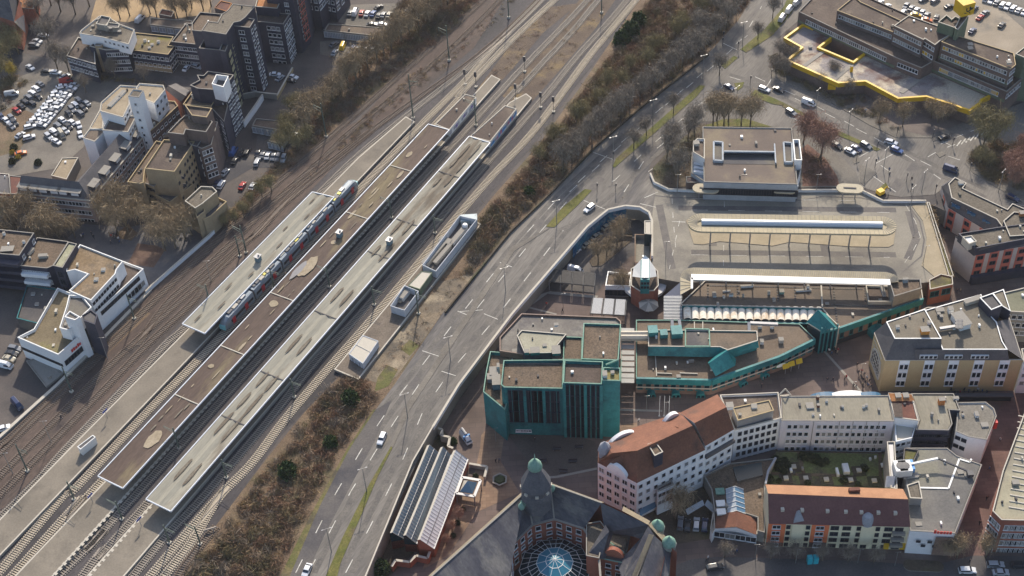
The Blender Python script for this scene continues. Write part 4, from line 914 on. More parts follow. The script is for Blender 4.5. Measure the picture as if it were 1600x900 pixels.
# brown stepped blocks and dark blocks
b = Bld('apartment_house', 'brown stepped apartment block with timber coloured parapets behind the beige block', 'apartment building', (300, 262))
b.block([(262, 207), (287, 210), (290, 202), (322, 206), (332, 190), (310, 178), (289, 180), (280, 188)], 19, brown_clad, gravel_roof, .5, cap_grey)
b.block([(289, 164), (331, 169), (323, 183), (300, 180)], 21.5, brown_clad, bitumen, .6, cap_yellow)
hW = rise((308, 229), (322, 262)) ; b.block([(290, 213), (318, 214), (308, 229), (298, 226)], 15, slate, felt_dark, .4, cap_grey); b.windows((308, 229), (318, 214), 4, 3, 1.5, 1.3, 2, 3)
b.block([(308, 229), (322, 206), (332, 190), (340, 190), (330, 226), (315, 232)], 14.5, brown_clad, bitumen, .3); b.windows((315, 232), (330, 226), 4, 3, 1.2, 1.6, 2, 3); b.done()
hN = rise((350, 137), (367, 215))
b = Bld('apartment_tower', 'dark slate tower with a white crown-like box on its roof', 'apartment building', (367, 215))
b.block([(297, 133), (309, 138), (334, 140), (350, 137), (365, 117), (325, 111), (318, 118), (308, 117), (312, 125)], hN, slate, bitumen, .6, cap_grey)
b.windows((350, 137), (365, 117), 8, 3, 1.6, 1.4, 2.5, 2.9)
b.block([(331, 131), (349, 136), (357, 119), (338, 116.5)], hN+2.6, white_wall, felt_dark, 1.8, white_metal, zb=hN-3)
b.block([(286, 163), (330, 166), (341, 148), (300, 143)], hN-5, slate, gravel_roof, .7, cap_yellow); b.boxes([(318, 152, 2, 1, 2.2), (326, 155, 4, 1, 2), (302, 154, 1, 1, 2)], m=cap_light)
b.block([(330, 168), (350, 190), (356, 165), (347, 143), (341, 148)], hN-6, slate, bitumen, .4); b.windows((341, 148), (330, 168), 8, 3, 1.8, 1.5, 2, 2.9)
a, c = P(345, 214, 0), P(364, 217, 0)
b.windows((332, 168), (350, 190), 8, 2, 2.0, 1.6, 2, 2.9)
b.done()
b = Bld('house', 'small dark gabled house squeezed between the brown block and the white complex', 'house', (262, 150), 0)
b.slopes('roof', slate_roof, [[(258, 140, 9), (263, 134, 12), (290, 150, 12), (283, 160, 9)], [(263, 134, 12), (275, 130, 9), (297, 142, 9), (290, 150, 12)]]); p = W([(258, 140), (283, 160), (297, 142), (275, 130)], 9)
b.part(MB().solid(p, 0, 9, redbrick, top=False), 'wall'); b.done()
# dark-balcony building and neighbours at the left edge
def stack(b, ap, bp, n, z0, step, m, dp=1.4, z=None, name='balcony'):
    a, c = b.edge(ap, bp, z or b.z); d = (c-a).normalized(); nrm = Vector((d.y, -d.x)); 
    for i in range(n):
        zz = z0-step*i; q = [a, c, c+nrm*dp, a+nrm*dp]; b.part(MB().solid([tuple(x) for x in q], zz-1.1, zz, m, bottom=True), name)
h13 = rise((30, 399), (48, 453))
b = Bld('apartment_house', 'apartment house with sandy flat roof above curved dark balconies, left edge', 'apartment building', (30, 450))
b.block([(-40, 392), (-5, 396), (30, 399), (53, 364), (-5, 358), (-40, 358)], h13, slate, gravel_roof, .5, cap_grey); b.windows((30, 399), (53, 364), 5, 2, 1.2, 1.3, 2, 3, m0=1.6)
stack(b, (-40, 392), (30, 399), 6, h13-1.6, 3.0, slate, 2.4); b.boxes([(7, 367, 1, 1, 1.2), (38, 380, 1, 1, 1.2), (12, 390, 5, 3, .5, felt_dark)]); b.done()
b = Bld('apartment_house', 'apartment house with rows of white balcony fronts and a gravelled brown roof', 'apartment building', (60, 450))
b.block([(32, 415), (73, 419), (83, 415), (107, 378), (105, 377), (58, 371)], h13-3, slate, gravel_roof, .5, cap_grey)
stack(b, (32, 415), (73, 419), 5, h13-5, 3.0, white_wall, 1.3); b.windows((32, 415), (73, 419), 5, 5, 2.2, 1.5, 2.4, 3); b.boxes([(48, 395, 1.6, 4, 1, cap_light, R(-25)), (68, 402, 3.5, 1.6, 1.2, cap_light)])
b.block([(83, 415), (97.5, 418), (120, 381), (107, 378)], h13, slate, mat('lichen_roof', (.26, .25, .16), (.34, .33, .23), .4, fine=.15), .3, cap_grey); b.windows((83, 415), (97.5, 418), 6, 1, 1.6, 2, 3, 3, style='dark'); b.done()
# white angular building along the tracks
h12 = rise((224, 420), (234, 447)); hx = h12+4.5
b = Bld('shop_building', 'white angular building with brown gravel roof and bright white roof edges beside the tracks', 'commercial building', (234, 447))
b.block([(142, 468), (147, 492), (224, 420), (192, 408)], h12, white_wall, bitumen, .7, white_metal); b.windows((147, 492), (224, 420), 1, 12, 1.3, 1.3, 1.6, 3, style='dark', m0=3)
b.windows((190, 452), (224, 420), 1, 4, 3, 2, 4.4, 3, style='white', m0=2.5, zpx=h12)
b.block([(108, 454), (142, 469), (180, 428), (182, 421), (192, 408), (125, 382), (115, 396), (103, 415), (104, 424), (117, 421), (137, 428)], hx, white_wall, mat('rusty_gravel', (.18, .125, .07), (.24, .175, .11), .15, c3=(.13, .1, .07), scale3=.12, fine=.2), .4, white_metal)
b.windows((142, 469), (180, 428), 2, 9, .9, .9, 1.8, 2.6, style='dark'); b.boxes([(162, 423, 1.6, 1.6, .8), (151, 438, 1.6, 1.6, .8)])
xz = rise((91, 554), (100, 583)); xz = max(xz, 8)
b.block([(27.5, 527), (91, 554), (126, 523), (115, 500), (107, 470), (118, 461), (90, 450), (53, 514)], xz, white_wall, mat('weedy_roof', (.14, .11, .065), (.2, .16, .1), .1, c3=(.16, .15, .05), scale3=.1, fine=.18), .8, white_metal)
b.windows((27.5, 527), (91, 554), 1, 14, 1.5, .9, 4.2, 3, style='dark'); b.windows((91, 554), (126, 523), 1, 6, 1.3, 1.7, 4.5, 3, style='dark', m0=1.6)
b.block([(93, 512), (108, 516), (130, 492), (143, 480), (128, 462), (108, 461), (104, 478)], xz+3.2, white_wall, felt_dark, .6, white_metal, zb=xz-1); 
b.block([(109, 486), (101, 495), (117, 500), (125, 495)], xz+7, white_wall, felt_dark, .3, white_metal)
b.block([(130, 500), (148, 507), (152, 492), (142, 484), (128, 493)], xz+5, slate, felt_dark, .3, slate)
a, c = b.face_to(P(91, 554, xz).xy, P(126, 523, xz).xy)
sg = MB(); a = P(91, 554, xz); c = P(126, 523, xz); d = (c-a).normalized(); nrm = Vector((d.y, -d.x, 0))
rr = random.Random(3); x = 4.0
while x < 9.5:
    wd = rr.uniform(.5, .9); p = a+d*x+nrm*.15; q = a+d*(x+wd)+nrm*.15; hh = rr.uniform(.8, 1.3)
    sg.face([(p.x, p.y, xz-2.9), (q.x, q.y, xz-2.9), (q.x, q.y, xz-2.9+hh), (p.x, p.y, xz-2.9+hh)], red_paint); x += wd+.12
b.part(sg, 'sign_letters')
b.windows((27.5, 527), (53, 514), 1, 1, .1, .1); b.done()
p = W([(41, 564), (72, 604), (98, 583), (70, 556)], .4); 
b = Bld('entrance_ramp', 'grey paved ramp deck under the white angular building', 'ramp', (72, 600)); b.block([(41, 564), (72, 604), (98, 583), (70, 556)], .8, cap_grey, cap_grey, .1); b.done()
b = Bld('courtyard_roof', 'dark flat roof with green edge in the shaded courtyard left of the white building', 'roof building', (30, 505))
b.block([(26, 497), (70, 508), (90, 452), (42, 446)], 4, felt_dark, asphalt_dark, .4, copper); b.boxes([(58, 476, 1.5, 1.5, .5), (52, 460, 1.5, 1.5, .5)]); b.done()
# church and brick house at the top left corner
b = Bld('church', 'grey slate roofed church partly cut by the top left corner', 'church', (40, 58), 0)
b.slopes('roof', stripe_slate, [[(-20, 20, 12), (22, 34, 12), (12, -10, 20), (-30, -20, 20)], [(22, 34, 12), (40, 52, 6), (36, 5, 6), (12, -10, 20)]])
b.part(MB().solid(W([(-20, 20), (22, 34), (30, 0), (-20, -20)], 12), 0, 12, redbrick, top=False), 'wall'); b.done()
b = Bld('house', 'brick house with red-brown roof beside the church', 'house', (40, 24), 0); b.block([(29, 12), (52, 14), (55, -10), (30, -14)], 7, redbrick, orange_tile, .1, cap_grey); b.done()
b = Bld('garden_pavilion', 'brown roofed pavilion on the sand playground', 'pavilion', (256, 25), 0); b.block([(248, 22), (268, 26), (272, 18), (253, 14)], 3, brown_clad, brown_tile, .1, cap_light); b.done()
b = Bld('house', 'tiled low house beyond the slate tower with orange edge', 'house', (345, 20), 0); b.block([(335, 12), (355, 18), (362, 5), (345, 1)], 10, brown_clad, brown_tile, .2, orange_tile); b.done()
wall_thing('yard_wall', [(378, 147), (398, 143), (432, 147)], 0, 2.2, .4, cap_grey, 'grey yard wall in front of the ramp garages'); wall_thing('yard_wall', [(380, 190), (398, 165), (410, 147)], 0, 2.4, .4, white_wall, 'painted wall beside the dark tower with the white crown')
wall_thing('yard_wall', [(457, 105), (432, 150)], 0, 1.5, .4, cap_yellow, 'sandstone coloured wall between two parking yards')
# ================================================================== POST BUILDING
z1 = 5.0
b = Bld('post_office', 'brown and green office complex with yellow-edged stained terrace and green stair tower', 'office building', (1548, 165))
ter = [(1225, 60), (1255, 38), (1303, 57), (1280, 75), (1333, 97), (1355, 80), (1440, 112), (1460, 95), (1560, 138), (1553, 140), (1555, 147), (1534, 157), (1532, 162), (1515, 174), (1480, 162), (1447, 152), (1403, 155), (1352, 128), (1310, 131), (1229, 95), (1252, 75)]
terrace_m = mat('stained_terrace', (.46, .4, .31), (.24, .215, .21), .09, c3=(.13, .07, .055), scale3=.055, fine=.14, lo=.47, hi=.55)
pts = W(ter, z1); b.last = pts; b.z = z1
b.part(MB().solid(pts, .2, z1-.9, brown_clad, top=False), 'wall'); b.part(MB().face([(*p, z1-.5) for p in inset(pts, .5)], terrace_m), 'terrace')
yr = MB(); o1 = inset(pts, -.15); i1 = inset(pts, .6); n = len(pts)
for i in range(n):
    j = (i+1) % n
    pp = PX((*pts[i], z1)); pq = PX((*pts[j], z1))
    if pp[1] < 100 and pq[1] < 118 and pp[0] > 1350 and pq[0] > 1350 and pp[0] < 1550: continue
    yr.face([(*o1[i], z1+.35), (*o1[j], z1+.35), (*i1[j], z1+.35), (*i1[i], z1+.35)], yellow); yr.face([(*o1[i], z1-1.3), (*o1[j], z1-1.3), (*o1[j], z1+.35), (*o1[i], z1+.35)], yellow)
    yr.face([(*i1[j], z1-.5), (*i1[i], z1-.5), (*i1[i], z1+.35), (*i1[j], z1+.35)], yellow)
    yr.face([(*o1[j], z1-1.3), (*o1[i], z1-1.3), (*i1[i], z1-1.3), (*i1[j], z1-1.3)], yellow)
b.part(yr, 'yellow_fascia')
b.boxes([(1330, 112, 1.2, 1.2, 3.0, yellow), (1266, 75, 1.6, 1.6, .8, steel)], z=z1-.5)
for a, c in (((1256, 103), (1290, 78)), ((1303, 125), (1335, 97)), ((1408, 145), (1445, 118))): b.part(MB().bar(P(*a, z1-.4), P(*c, z1-.4), 1.4, .08, cap_grey), 'roof_walkway')
for u, v in ((1303, 139), (1335, 137)): b.part(MB().box((*P(u, v, 2.0).xy, 2.2), 4, 1.6, 1.3, yellow, R(-10)), 'door_canopy')
z2 = 9.2
t2 = b.block([(1248, 18), (1275, -10), (1345, -10), (1480, 50), (1597, 108), (1597, 122), (1573, 143), (1459, 95), (1440, 106), (1400, 90)], z2, brown_clad, bitumen, .4, cap_grey, zb=0)
b.windows((1248, 18), (1400, 90), 1, 42, 1.0, 1.5, 2.4, 3, m0=4); b.windows((1459, 95), (1573, 143), 1, 28, 1.1, 1.5, 2.2, 3, m0=3, style=lambda r, c: 'yellow' if c < 4 or c > 24 else 'white'); b.windows((1400, 90), (1440, 106), 1, 7, 1.0, 1.4, 2.2, 3, m0=1.5); b.windows((1573, 143), (1597, 122), 1, 6, 1.0, 1.4, 2.2, 3)
b.band((1248, 18), (1400, 90), z2-4.1, z2-3.2, green_panel, .12); b.band((1459, 95), (1573, 143), z2-4.2, z2-3.2, green_panel, .12)
z3 = 12.8; b.block([(1308, 16), (1335, -6), (1345, 3), (1412, 34), (1398, 51)], z3, brown_clad, bitumen, .4, cap_yellow, zb=z2-1); b.windows((1308, 16), (1398, 51), 1, 22, 1.2, 1.3, 2.0, 3, m0=1.5, style=lambda r, c: 'blind' if (c % 7) in (4, 5, 6) else 'white')
z4 = 16.0; b.block([(1397, 40), (1443, 62), (1445, 60), (1461, 70), (1468, 64), (1487, 53), (1464, 40), (1420, 24)], z4, brown_clad, bitumen, .3, cap_light, zb=z2-1); b.windows((1397, 40), (1443, 62), 2, 11, 1.2, 1.3, 1.9, 3.1, m0=1.2, style=lambda r, c: 'blind' if c < 5 else 'white'); b.windows((1445, 60), (1461, 70), 2, 4, 1.2, 1.3, 1.9, 3.1, style=lambda r, c: 'yellow' if r and c < 2 else 'white')
b.block([(1471, 65), (1579, 108), (1587, 101), (1584, 83), (1487, 53)], z4, brown_clad, bitumen, .3, cap_yellow, zb=z2-1); b.windows((1471, 65), (1579, 108), 2, 24, 1.2, 1.3, 1.9, 3.1, m0=1.5, style=lambda r, c: 'yellow' if (r, c) in ((0, 0), (0, 1), (0, 6), (0, 7), (1, 5), (1, 6), (1, 7), (1, 13), (1, 16)) else ('blind' if (r*3+c) % 9 in (3, 4) else 'white'))
b.windows((1579, 108), (1587, 101), 2, 3, 1.0, 1.3, 1.9, 3.1); b.band((1471, 65), (1579, 108), z4-6.2, z4-5.4, green_panel, .12)
b.block([(1466, 34), (1491, 43), (1503, 31), (1493, 25), (1487, 30), (1479, 23)], 19.5, green_panel, bitumen, .6, cap_light, zb=z2-1); b.block([(1492, 44), (1497, 46), (1514, 24), (1503, 20)], 20, green_panel, bitumen, .3, cap_light, zb=0)
b.block([(1587, 84), (1601, 90), (1640, 90), (1640, 60), (1606, 69)], 17, green_panel, bitumen, .3, cap_light, zb=0); b.boxes([(1487, 37, 1.6, 1.6, .8), (1516, 70, 2, 2, .5, cap_grey), (1516, 76, 2, 2, .5, cap_grey), (1576, 99, 2, 2, .8, cap_light)]); b.done()
# the yellow cube sign with a black horn
cz = 21.5; ctr = P(1505, 19, cz); r = empty('cube_sign', ctr, 'big yellow cube with a black post horn emblem on top of the green stair tower', 'sign', rz=R(18)); s5 = 4.0
MB().box((0, 0, 0), s5*1.15, s5*1.15, s5*1.1, yellow).build('cube', r, local=True); MB().tube((0, 0, -1.6), (0, 0, 0), .5, .5, steel).build('post', r, local=True)
blk = pm('emblem_black', (.02, .015, .01), .5)
for ang in (0, math.pi/2):
    h = MB(); T = lambda x, z, y=-s5*.575-.04: (x*math.cos(ang)-y*math.sin(ang), x*math.sin(ang)+y*math.cos(ang), z+s5*.6)
    for i in range(18):
        a0, a1 = R(110+i*18.0), R(110+(i+1)*18.0); w0, w1 = .12+.016*i, .12+.016*(i+1); rad = .72
        h.face([T(math.cos(a0)*(rad-w0), math.sin(a0)*(rad-w0)), T(math.cos(a1)*(rad-w1), math.sin(a1)*(rad-w1)), T(math.cos(a1)*(rad+w1), math.sin(a1)*(rad+w1)), T(math.cos(a0)*(rad+w0), math.sin(a0)*(rad+w0))], blk)
    h.face([T(.5, -.5), T(1.7, -.35), T(1.75, .5), T(.75, .1)], blk); h.face([T(-1.3, 1.2), T(-1.15, 1.2), T(-.6, -.1), T(-.8, -.3)], blk)
    h.face([T(-1.5, -1.2), T(-.5, -1.5), T(-.6, -1.1), T(-1.4, -.95)], blk); h.face([T(.2, -1.1), T(.5, -1.1), T(1.1, -1.7), T(.7, -1.75)], blk)
    h.build('horn_emblem', r, local=True)
# ---------------- concrete block above the bus station
b = Bld('concrete_building', 'concrete block with wide brown roof, sunken light wells and white framed side parts', 'commercial building', (1100, 296))
blue_conc = mat('bluish_concrete', (.34, .37, .4), (.4, .43, .46), .3, fine=.06); zc = 7.0; b.block([(1098, 198), (1100, 284), (1246, 288), (1237, 200)], zc, blue_conc, mat('brown_panel_roof', (.125, .098, .082), (.16, .125, .1), .07, c3=(.2, .16, .11), scale3=.07, fine=.08), .25, cap_grey)
zr = zc-.2
for px in ([(1115, 224), (1115, 253), (1129, 254), (1129, 225)], [(1224, 225), (1226, 256), (1238, 256), (1237, 226)]):
    q = W(px, zr); b.part(MB().face([(*p, zr+.05) for p in inset(q, .3)], felt_dark), 'light_well')
    m_ = MB()
    for i in range(4): m_.bar((*q[i], zr+.4), (*q[(i+1) % 4], zr+.4), .5, .9, blue_conc)
    b.part(m_, 'well_rim')
b.part(MB().bar(P(1131, 239, zr+.8), P(1210, 240, zr+.8), .5, 1.6, blue_conc), 'clerestory'); b.part(MB().bar(P(1131, 240.5, zr+.8), P(1210, 241.5, zr+.8), .5, .7, glass), 'clerestory_glass')
b.part(MB().bar(P(1210, 226, zr+.5), P(1212, 256, zr+.5), .4, 1.0, blue_conc), 'well_rim')
b.part(MB().face([(*p, zr+.03) for p in W([(1130, 243), (1130, 256), (1210, 257), (1210, 244)], zr)], felt_dark), 'lower_roof')
b.band((1100, 284), (1246, 288), zc-1.6, zc-.2, blue_conc, .25); 
for i in range(6): 
    pp = P(1102+i*28.5, 285.5+i*.7, zc-2); b.part(MB().box((pp.x, pp.y-.3, .2), .8, 1.2, zc-2.0, blue_conc), 'buttress')
b.windows((1100, 284), (1246, 288), 1, 12, 3.2, 2.4, 3.6, 3, style='dark'); b.done()
b.block([(1083, 222), (1083, 237), (1101, 248), (1101, 217), (1090, 216)], 8.5, white_wall, bitumen, .8, cap_light); b.block([(1081, 238), (1080, 270), (1100, 283), (1100, 247)], 4.5, blue_conc, blue_conc, .3, cap_grey)
b.block([(1239, 218), (1242, 250), (1253, 250), (1249, 218)], 9, white_wall, felt_dark, 1.2, white_metal); b.block([(1243, 250), (1245, 285), (1252, 262), (1252, 250)], 5.5, white_wall, felt_dark, .4, cap_grey)
b.boxes([(1088, 226, 2.4, 2.4, 1.2, cap_light)], z=8)
for i in range(4): b.part(MB().box((*P(1094, 254+i*6, 4.2).xy, 4.2), 4, .9, 1.0, white_wall, R(-20)), 'louvre')
for px in ((1072, 276), ): b.block([(1072, 276), (1073, 285), (1090, 285), (1090, 275)], 3.2, brown_clad, brown_clad, .1)
# small oval canopies on the edge of the deck
oval_m = mat('cream_panels', (.42, .37, .27), (.48, .42, .31), .5, fine=.05)
def stadium(a, c, hw, z, n=10, extra=0.0):
    d = (c-a).normalized(); nr = Vector((-d.y, d.x, 0)); pts = []
    for k in range(n+1): t = -math.pi/2+math.pi*k/n; pts.append(c+d*math.cos(t)*hw+nr*math.sin(t)*hw)
    for k in range(n+1): t = math.pi/2+math.pi*k/n; pts.append(a+d*math.cos(t)*hw+nr*math.sin(t)*hw)
    return [(p.x, p.y) for p in pts]
for u, lb in ((1103, 'small cream oval canopy nearest the ring road, before the concrete block'), (1225, 'small cream oval canopy at the right end of the concrete block front'), (1328, 'small cream oval canopy alone at the slip road entrance')):
    z = 4.0; a, c = P(u-10, 293.5, z), P(u+10, 294.5, z); r = empty('oval_canopy', ((a.x+c.x)/2, (a.y+c.y)/2, 0), lb, 'canopy', 'oval canopies at the bus station')
    MB().solid(stadium(a, c, 2.1, z), z-.5, z, oval_m, bottom=True).build('roof', r); MB().bar(a+Vector((0, 0, .1)), c+Vector((0, 0, .1)), .5, .2, felt_dark).build('roof_slot', r)
    for p in (a, c): MB().tube((p.x, p.y, .1), (p.x, p.y, z-.4), .18, .18, steel).build('post', r)
# bus station canopies
z = 8.8; a, c = P(1096, 347.5, z), P(1379, 352, z); HW = (P(1240, 335.5, z)-P(1240, 349.5, z)).length; r = empty('bus_station_canopy', ((a.x+c.x)/2, a.y, 0), 'long ribbed cream canopy with rounded ends in the middle of the bus station', 'canopy')
rib = mat('ribbed_cream_roof', (.42, .36, .25), (.36, .31, .21), .4, fine=.05)
st = stadium(a, c, HW, z, 14); inn = stadium(a, c, 1.2, z, 14); m_ = MB(); n = len(st)
for i in range(n):
    j = (i+1) % n; m_.face([(*st[i], z), (*st[j], z), (*inn[j], z-.35), (*inn[i], z-.35)], rib); m_.face([(*st[i], z-.6), (*st[j], z-.6), (*st[j], z), (*st[i], z)], rib)
m_.face([(*p, z-.6) for p in st][::-1], rib); m_.build('roof', r)
rb = MB(); d = (c-a).normalized(); nr = Vector((-d.y, d.x, 0)); L = (c-a).length; k = 0
while k < L:
    for sg_ in (-1, 1):
        p = a+d*k; q0 = p+nr*sg_*1.3; q1 = p+nr*sg_*HW; rb.bar((q0.x, q0.y, z-.3), (q1.x, q1.y, z+.05), .09, .09, cap_grey)
    k += 1.25
for ctr_, s_ in ((a, -1), (c, 1)):
    for i in range(15):
        t = math.pi*(i/14)-math.pi/2; v = d*math.cos(t)*s_+nr*math.sin(t); q0 = ctr_+v*1.3; q1 = ctr_+v*HW; rb.bar((q0.x, q0.y, z-.3), (q1.x, q1.y, z+.05), .09, .09, cap_grey)
o = rb.build('rib', r); o['kind'] = 'stuff'
gl = MB(); gl.tube((a.x, a.y, z-.1), (c.x, c.y, z-.1), .8, .8, pm('pale_skylight', (.4, .46, .52), .3), 10); gl.build('skylight', r); MB().bar(a+nr*.35+Vector((0, 0, .62)), c+nr*.35+Vector((0, 0, .62)), .8, .3, white_metal).build('skylight_frame', r)
for i in range(9): p = a+d*(L*(i+.5)/9); MB().tube((p.x, p.y, .2), (p.x, p.y, z-.5), .25, .2, steel).build('post', r)
z = 6.0; r = empty('bus_station_canopy', P(1230, 430, z), 'ribbed cream canopy with one rounded corner along the shopping hall roof', 'canopy')
out_ = [(1063, 461), (1063, 432), (1067, 424), (1074, 419.5), (1084, 418), (1385, 425), (1398, 429), (1404, 434), (1404, 440)]; inn_ = [(1080, 451), (1080, 440), (1080.2, 437), (1080.5, 435), (1081, 431), (1383, 437), (1388, 438), (1390, 439), (1391, 442)]
m_ = MB(); rb = MB()
for i in range(len(out_)-1):
    m_.face([P(*out_[i], z), P(*inn_[i], z-.4), P(*inn_[i+1], z-.4), P(*out_[i+1], z)], rib); m_.face([P(*out_[i], z), P(*out_[i+1], z), P(*out_[i+1], z)-Vector((0, 0, .6)), P(*out_[i], z)-Vector((0, 0, .6))], rib)
    k = 90 if i == 4 else 4
    for q in range(k):
        t = q/k; o0 = P(*out_[i], z).lerp(P(*out_[i+1], z), t); i0 = P(*inn_[i], z-.4).lerp(P(*inn_[i+1], z-.4), t); rb.bar(o0+Vector((0, 0, .05)), i0+Vector((0, 0, .05)), .09, .09, cap_grey)
m_.build('roof', r); o = rb.build('rib', r); o['kind'] = 'stuff'
w1, w2 = P(1080, 433, z), P(1391, 441, z); MB().bar(w1, w2, 2.2, .3, white_metal).build('skylight', r); MB().bar(P(1081, 451, z), P(1081, 434, z), .6, .3, white_metal).build('edge_trim', r)
for i in range(8): p = P(1095+i*41, 424+i*.9, z); MB().tube((p.x, p.y, .1), (p.x, p.y, z-.3), .2, .18, steel).build('post', r)
# ================================================================== SHOPPING TOWN, LOWER LEVEL
def LB(name, label, cat, ref, group=None): return Bld(name, label, cat, ref, LOW, group)
teal_edge = copper
b = LB('shopping_hall', 'long shopping hall with brown flat roof, teal eaves and brick front below the bus station', 'shopping centre', (1308, 536))
zs = 1.2
dotted = bitumen
b.block([(1064, 474), (1102, 438), (1391, 446), (1440, 452), (1442, 466), (1310, 512), (1285, 482), (1180, 479), (1066, 477)], zs, brownbrick, mat('hall_roof', (.125, .095, .07), (.17, .13, .098), .08, c3=(.11, .09, .072), scale3=.07, fine=.12), .35, cap_light)
b.band((1442, 466), (1310, 512), zs-2.0, zs+.15, copper, .5, th=.6); b.band((1066, 477), (1285, 482), zs-1.6, zs+.1, copper, .3)
b.windows((1442, 466), (1310, 512), 1, 9, 1.2, 2.0, 3.4, 3, style='teal'); b.band((1442, 466), (1310, 512), LOW+.1, LOW+1.8, glass, .15, name='shop_window')
b.boxes([(1116, 462, 1.4, 2.4, .9), (1122, 478, .9, 2.6, .7), (1142, 463, 1.8, .8, 1.2), (1135, 456, 3, .7, .6), (1167, 449, 5, .8, 1.0), (1201, 460, 1, 1, 1.5, cap_light), (1209, 470, 1.2, 1.6, .9, cap_light), (1221, 458, 1.8, 1.8, 1.3, verdigris), (1255, 455, 6, 1, .8), (1262, 452, 1, 1, 2.0), (1375, 472, 1.3, 1.3, 1.1, verdigris), (1292, 476, 1.4, 1.4, .6, felt_dark), (1161, 464, .8, .8, 1.2, cap_light)])
dot = MB()
for p0, p1, n in (((1106, 446), (1350, 452), 62), ((1106, 446), (1106, 472), 6), ((1152, 447), (1153, 472), 6), ((1214, 448), (1216, 474), 6), ((1242, 449), (1243, 475), 6), ((1302, 451), (1308, 506), 13), ((1300, 476), (1388, 480), 22), ((1352, 450), (1352, 474), 6)):
    for i in range(n):
        u = p0[0]+(p1[0]-p0[0])*i/n; v = p0[1]+(p1[1]-p0[1])*i/n; q = P(u, v, zs-.33); dot.box((q.x, q.y, zs-.34), .5, .5, .12, felt_dark)
o = b.part(dot, 'roof_paver'); o['kind'] = 'stuff'
b.part(MB().bar(P(1283, 446, zs), P(1285, 480, zs), .4, .3, cap_light), 'roof_kerb')
b.block([(1389, 436), (1397, 463), (1440, 450), (1438, 436)], zs+4, mat('ribbed_metal_wall', (.24, .22, .19), (.28, .255, .22), .5, fine=.06), gravel_roof, .4, cap_grey, zb=zs-.5); b.boxes([(1414, 441, 2, 1, 1.8, pm('bluish_steel2', (.3, .38, .42)))])
b.block([(1353, 446), (1357, 471), (1393, 471), (1388, 447)], zs+.9, cap_light, bitumen, .5, cap_light, zb=zs-.5); b.boxes([(1379, 457, 1.2, 6, 1.5)], z=zs)
# teal arched bay over the entrance at the right end
def teal_bay(b, u, v, z, wdt, dep, ang):
    p = P(u, v, z); m_ = MB(); ca, sa = math.cos(ang), math.sin(ang)
    T = lambda x, y, zz: (p.x+x*ca-y*sa-b.root.location.x, p.y+x*sa+y*ca-b.root.location.y, zz)
    n = 8; pr = [(wdt/2*math.cos(math.pi*i/n), z+.2+wdt*.35*math.sin(math.pi*i/n)) for i in range(n+1)]
    for (x0, z0), (x1, z1_) in zip(pr[:-1], pr[1:]): m_.face([T(x0, -dep, z0), T(x1, -dep, z1_), T(x1, dep, z1_), T(x0, dep, z0)], copper)
    m_.face([T(x, -dep, z_) for x, z_ in pr], copper); m_.face([T(wdt/2, -dep, LOW), T(-wdt/2, -dep, LOW), T(-wdt/2, -dep, z+.2), T(wdt/2, -dep, z+.2)], glass_teal)
    for x in (-wdt/2, 0, wdt/2): m_.box(T(x, -dep-.06, LOW), .25, .2, z-LOW+.2, copper, ang)
    m_.face([T(-wdt/2, dep, z-2), T(-wdt/2, dep, z+.2), T(-wdt/2, -dep, z+.2), T(-wdt/2, -dep, LOW)], copper); m_.face([T(wdt/2, dep, z-2), T(wdt/2, -dep, LOW), T(wdt/2, -dep, z+.2), T(wdt/2, dep, z+.2)], copper)
    m_.build('entrance_bay', b.root, local=True)
teal_bay(b, 1371, 492, zs, 4.5, 2.5, R(24)); b.done()
# row of barrel vault roofs
p0 = P(1068, 478, zs-1); r = empty('vaulted_arcade', P(1175, 495, 0), 'row of small cream barrel vaults over the arcade between the two hall roofs', 'arcade roof')
cream = mat('cream_vault', (.78, .72, .62), (.74, .66, .54), .5, c3=(.6, .47, .33), scale3=.4, fine=.05)
for i in range(18):
    u = 1073.5+i*12.1; m_ = MB(); n = 8; z = .2
    a, c = P(u, 479+i*.2, z), P(u+1, 500+i*.15, z); d = (c-a).normalized(); s_ = Vector((-d.y, d.x, 0)); w_ = 1.05
    pr = [(w_*math.cos(math.pi*k/n), w_*.8*math.sin(math.pi*k/n)) for k in range(n+1)]
    for (x0, z0), (x1, z1_) in zip(pr[:-1], pr[1:]):
        m_.face([a+s_*x0+Vector((0, 0, z0)), a+s_*x1+Vector((0, 0, z1_)), c+s_*x1+Vector((0, 0, z1_)), c+s_*x0+Vector((0, 0, z0))], cream)
    m_.face([c+s_*x+Vector((0, 0, z_)) for x, z_ in pr], frame_dark); m_.face([a+s_*x+Vector((0, 0, z_)) for x, z_ in pr], cream)
    m_.build('vault', r)
a, c = P(1066, 502, .1), P(1285, 506, .1); MB().bar(a, c, .5, .5, copper).build('gutter', r); MB().face([P(1066, 478, -.3), P(1285, 482, -.3), P(1288, 504, -.3), P(1066, 501, -.3)], frame_dark).build('arcade_floor', r)
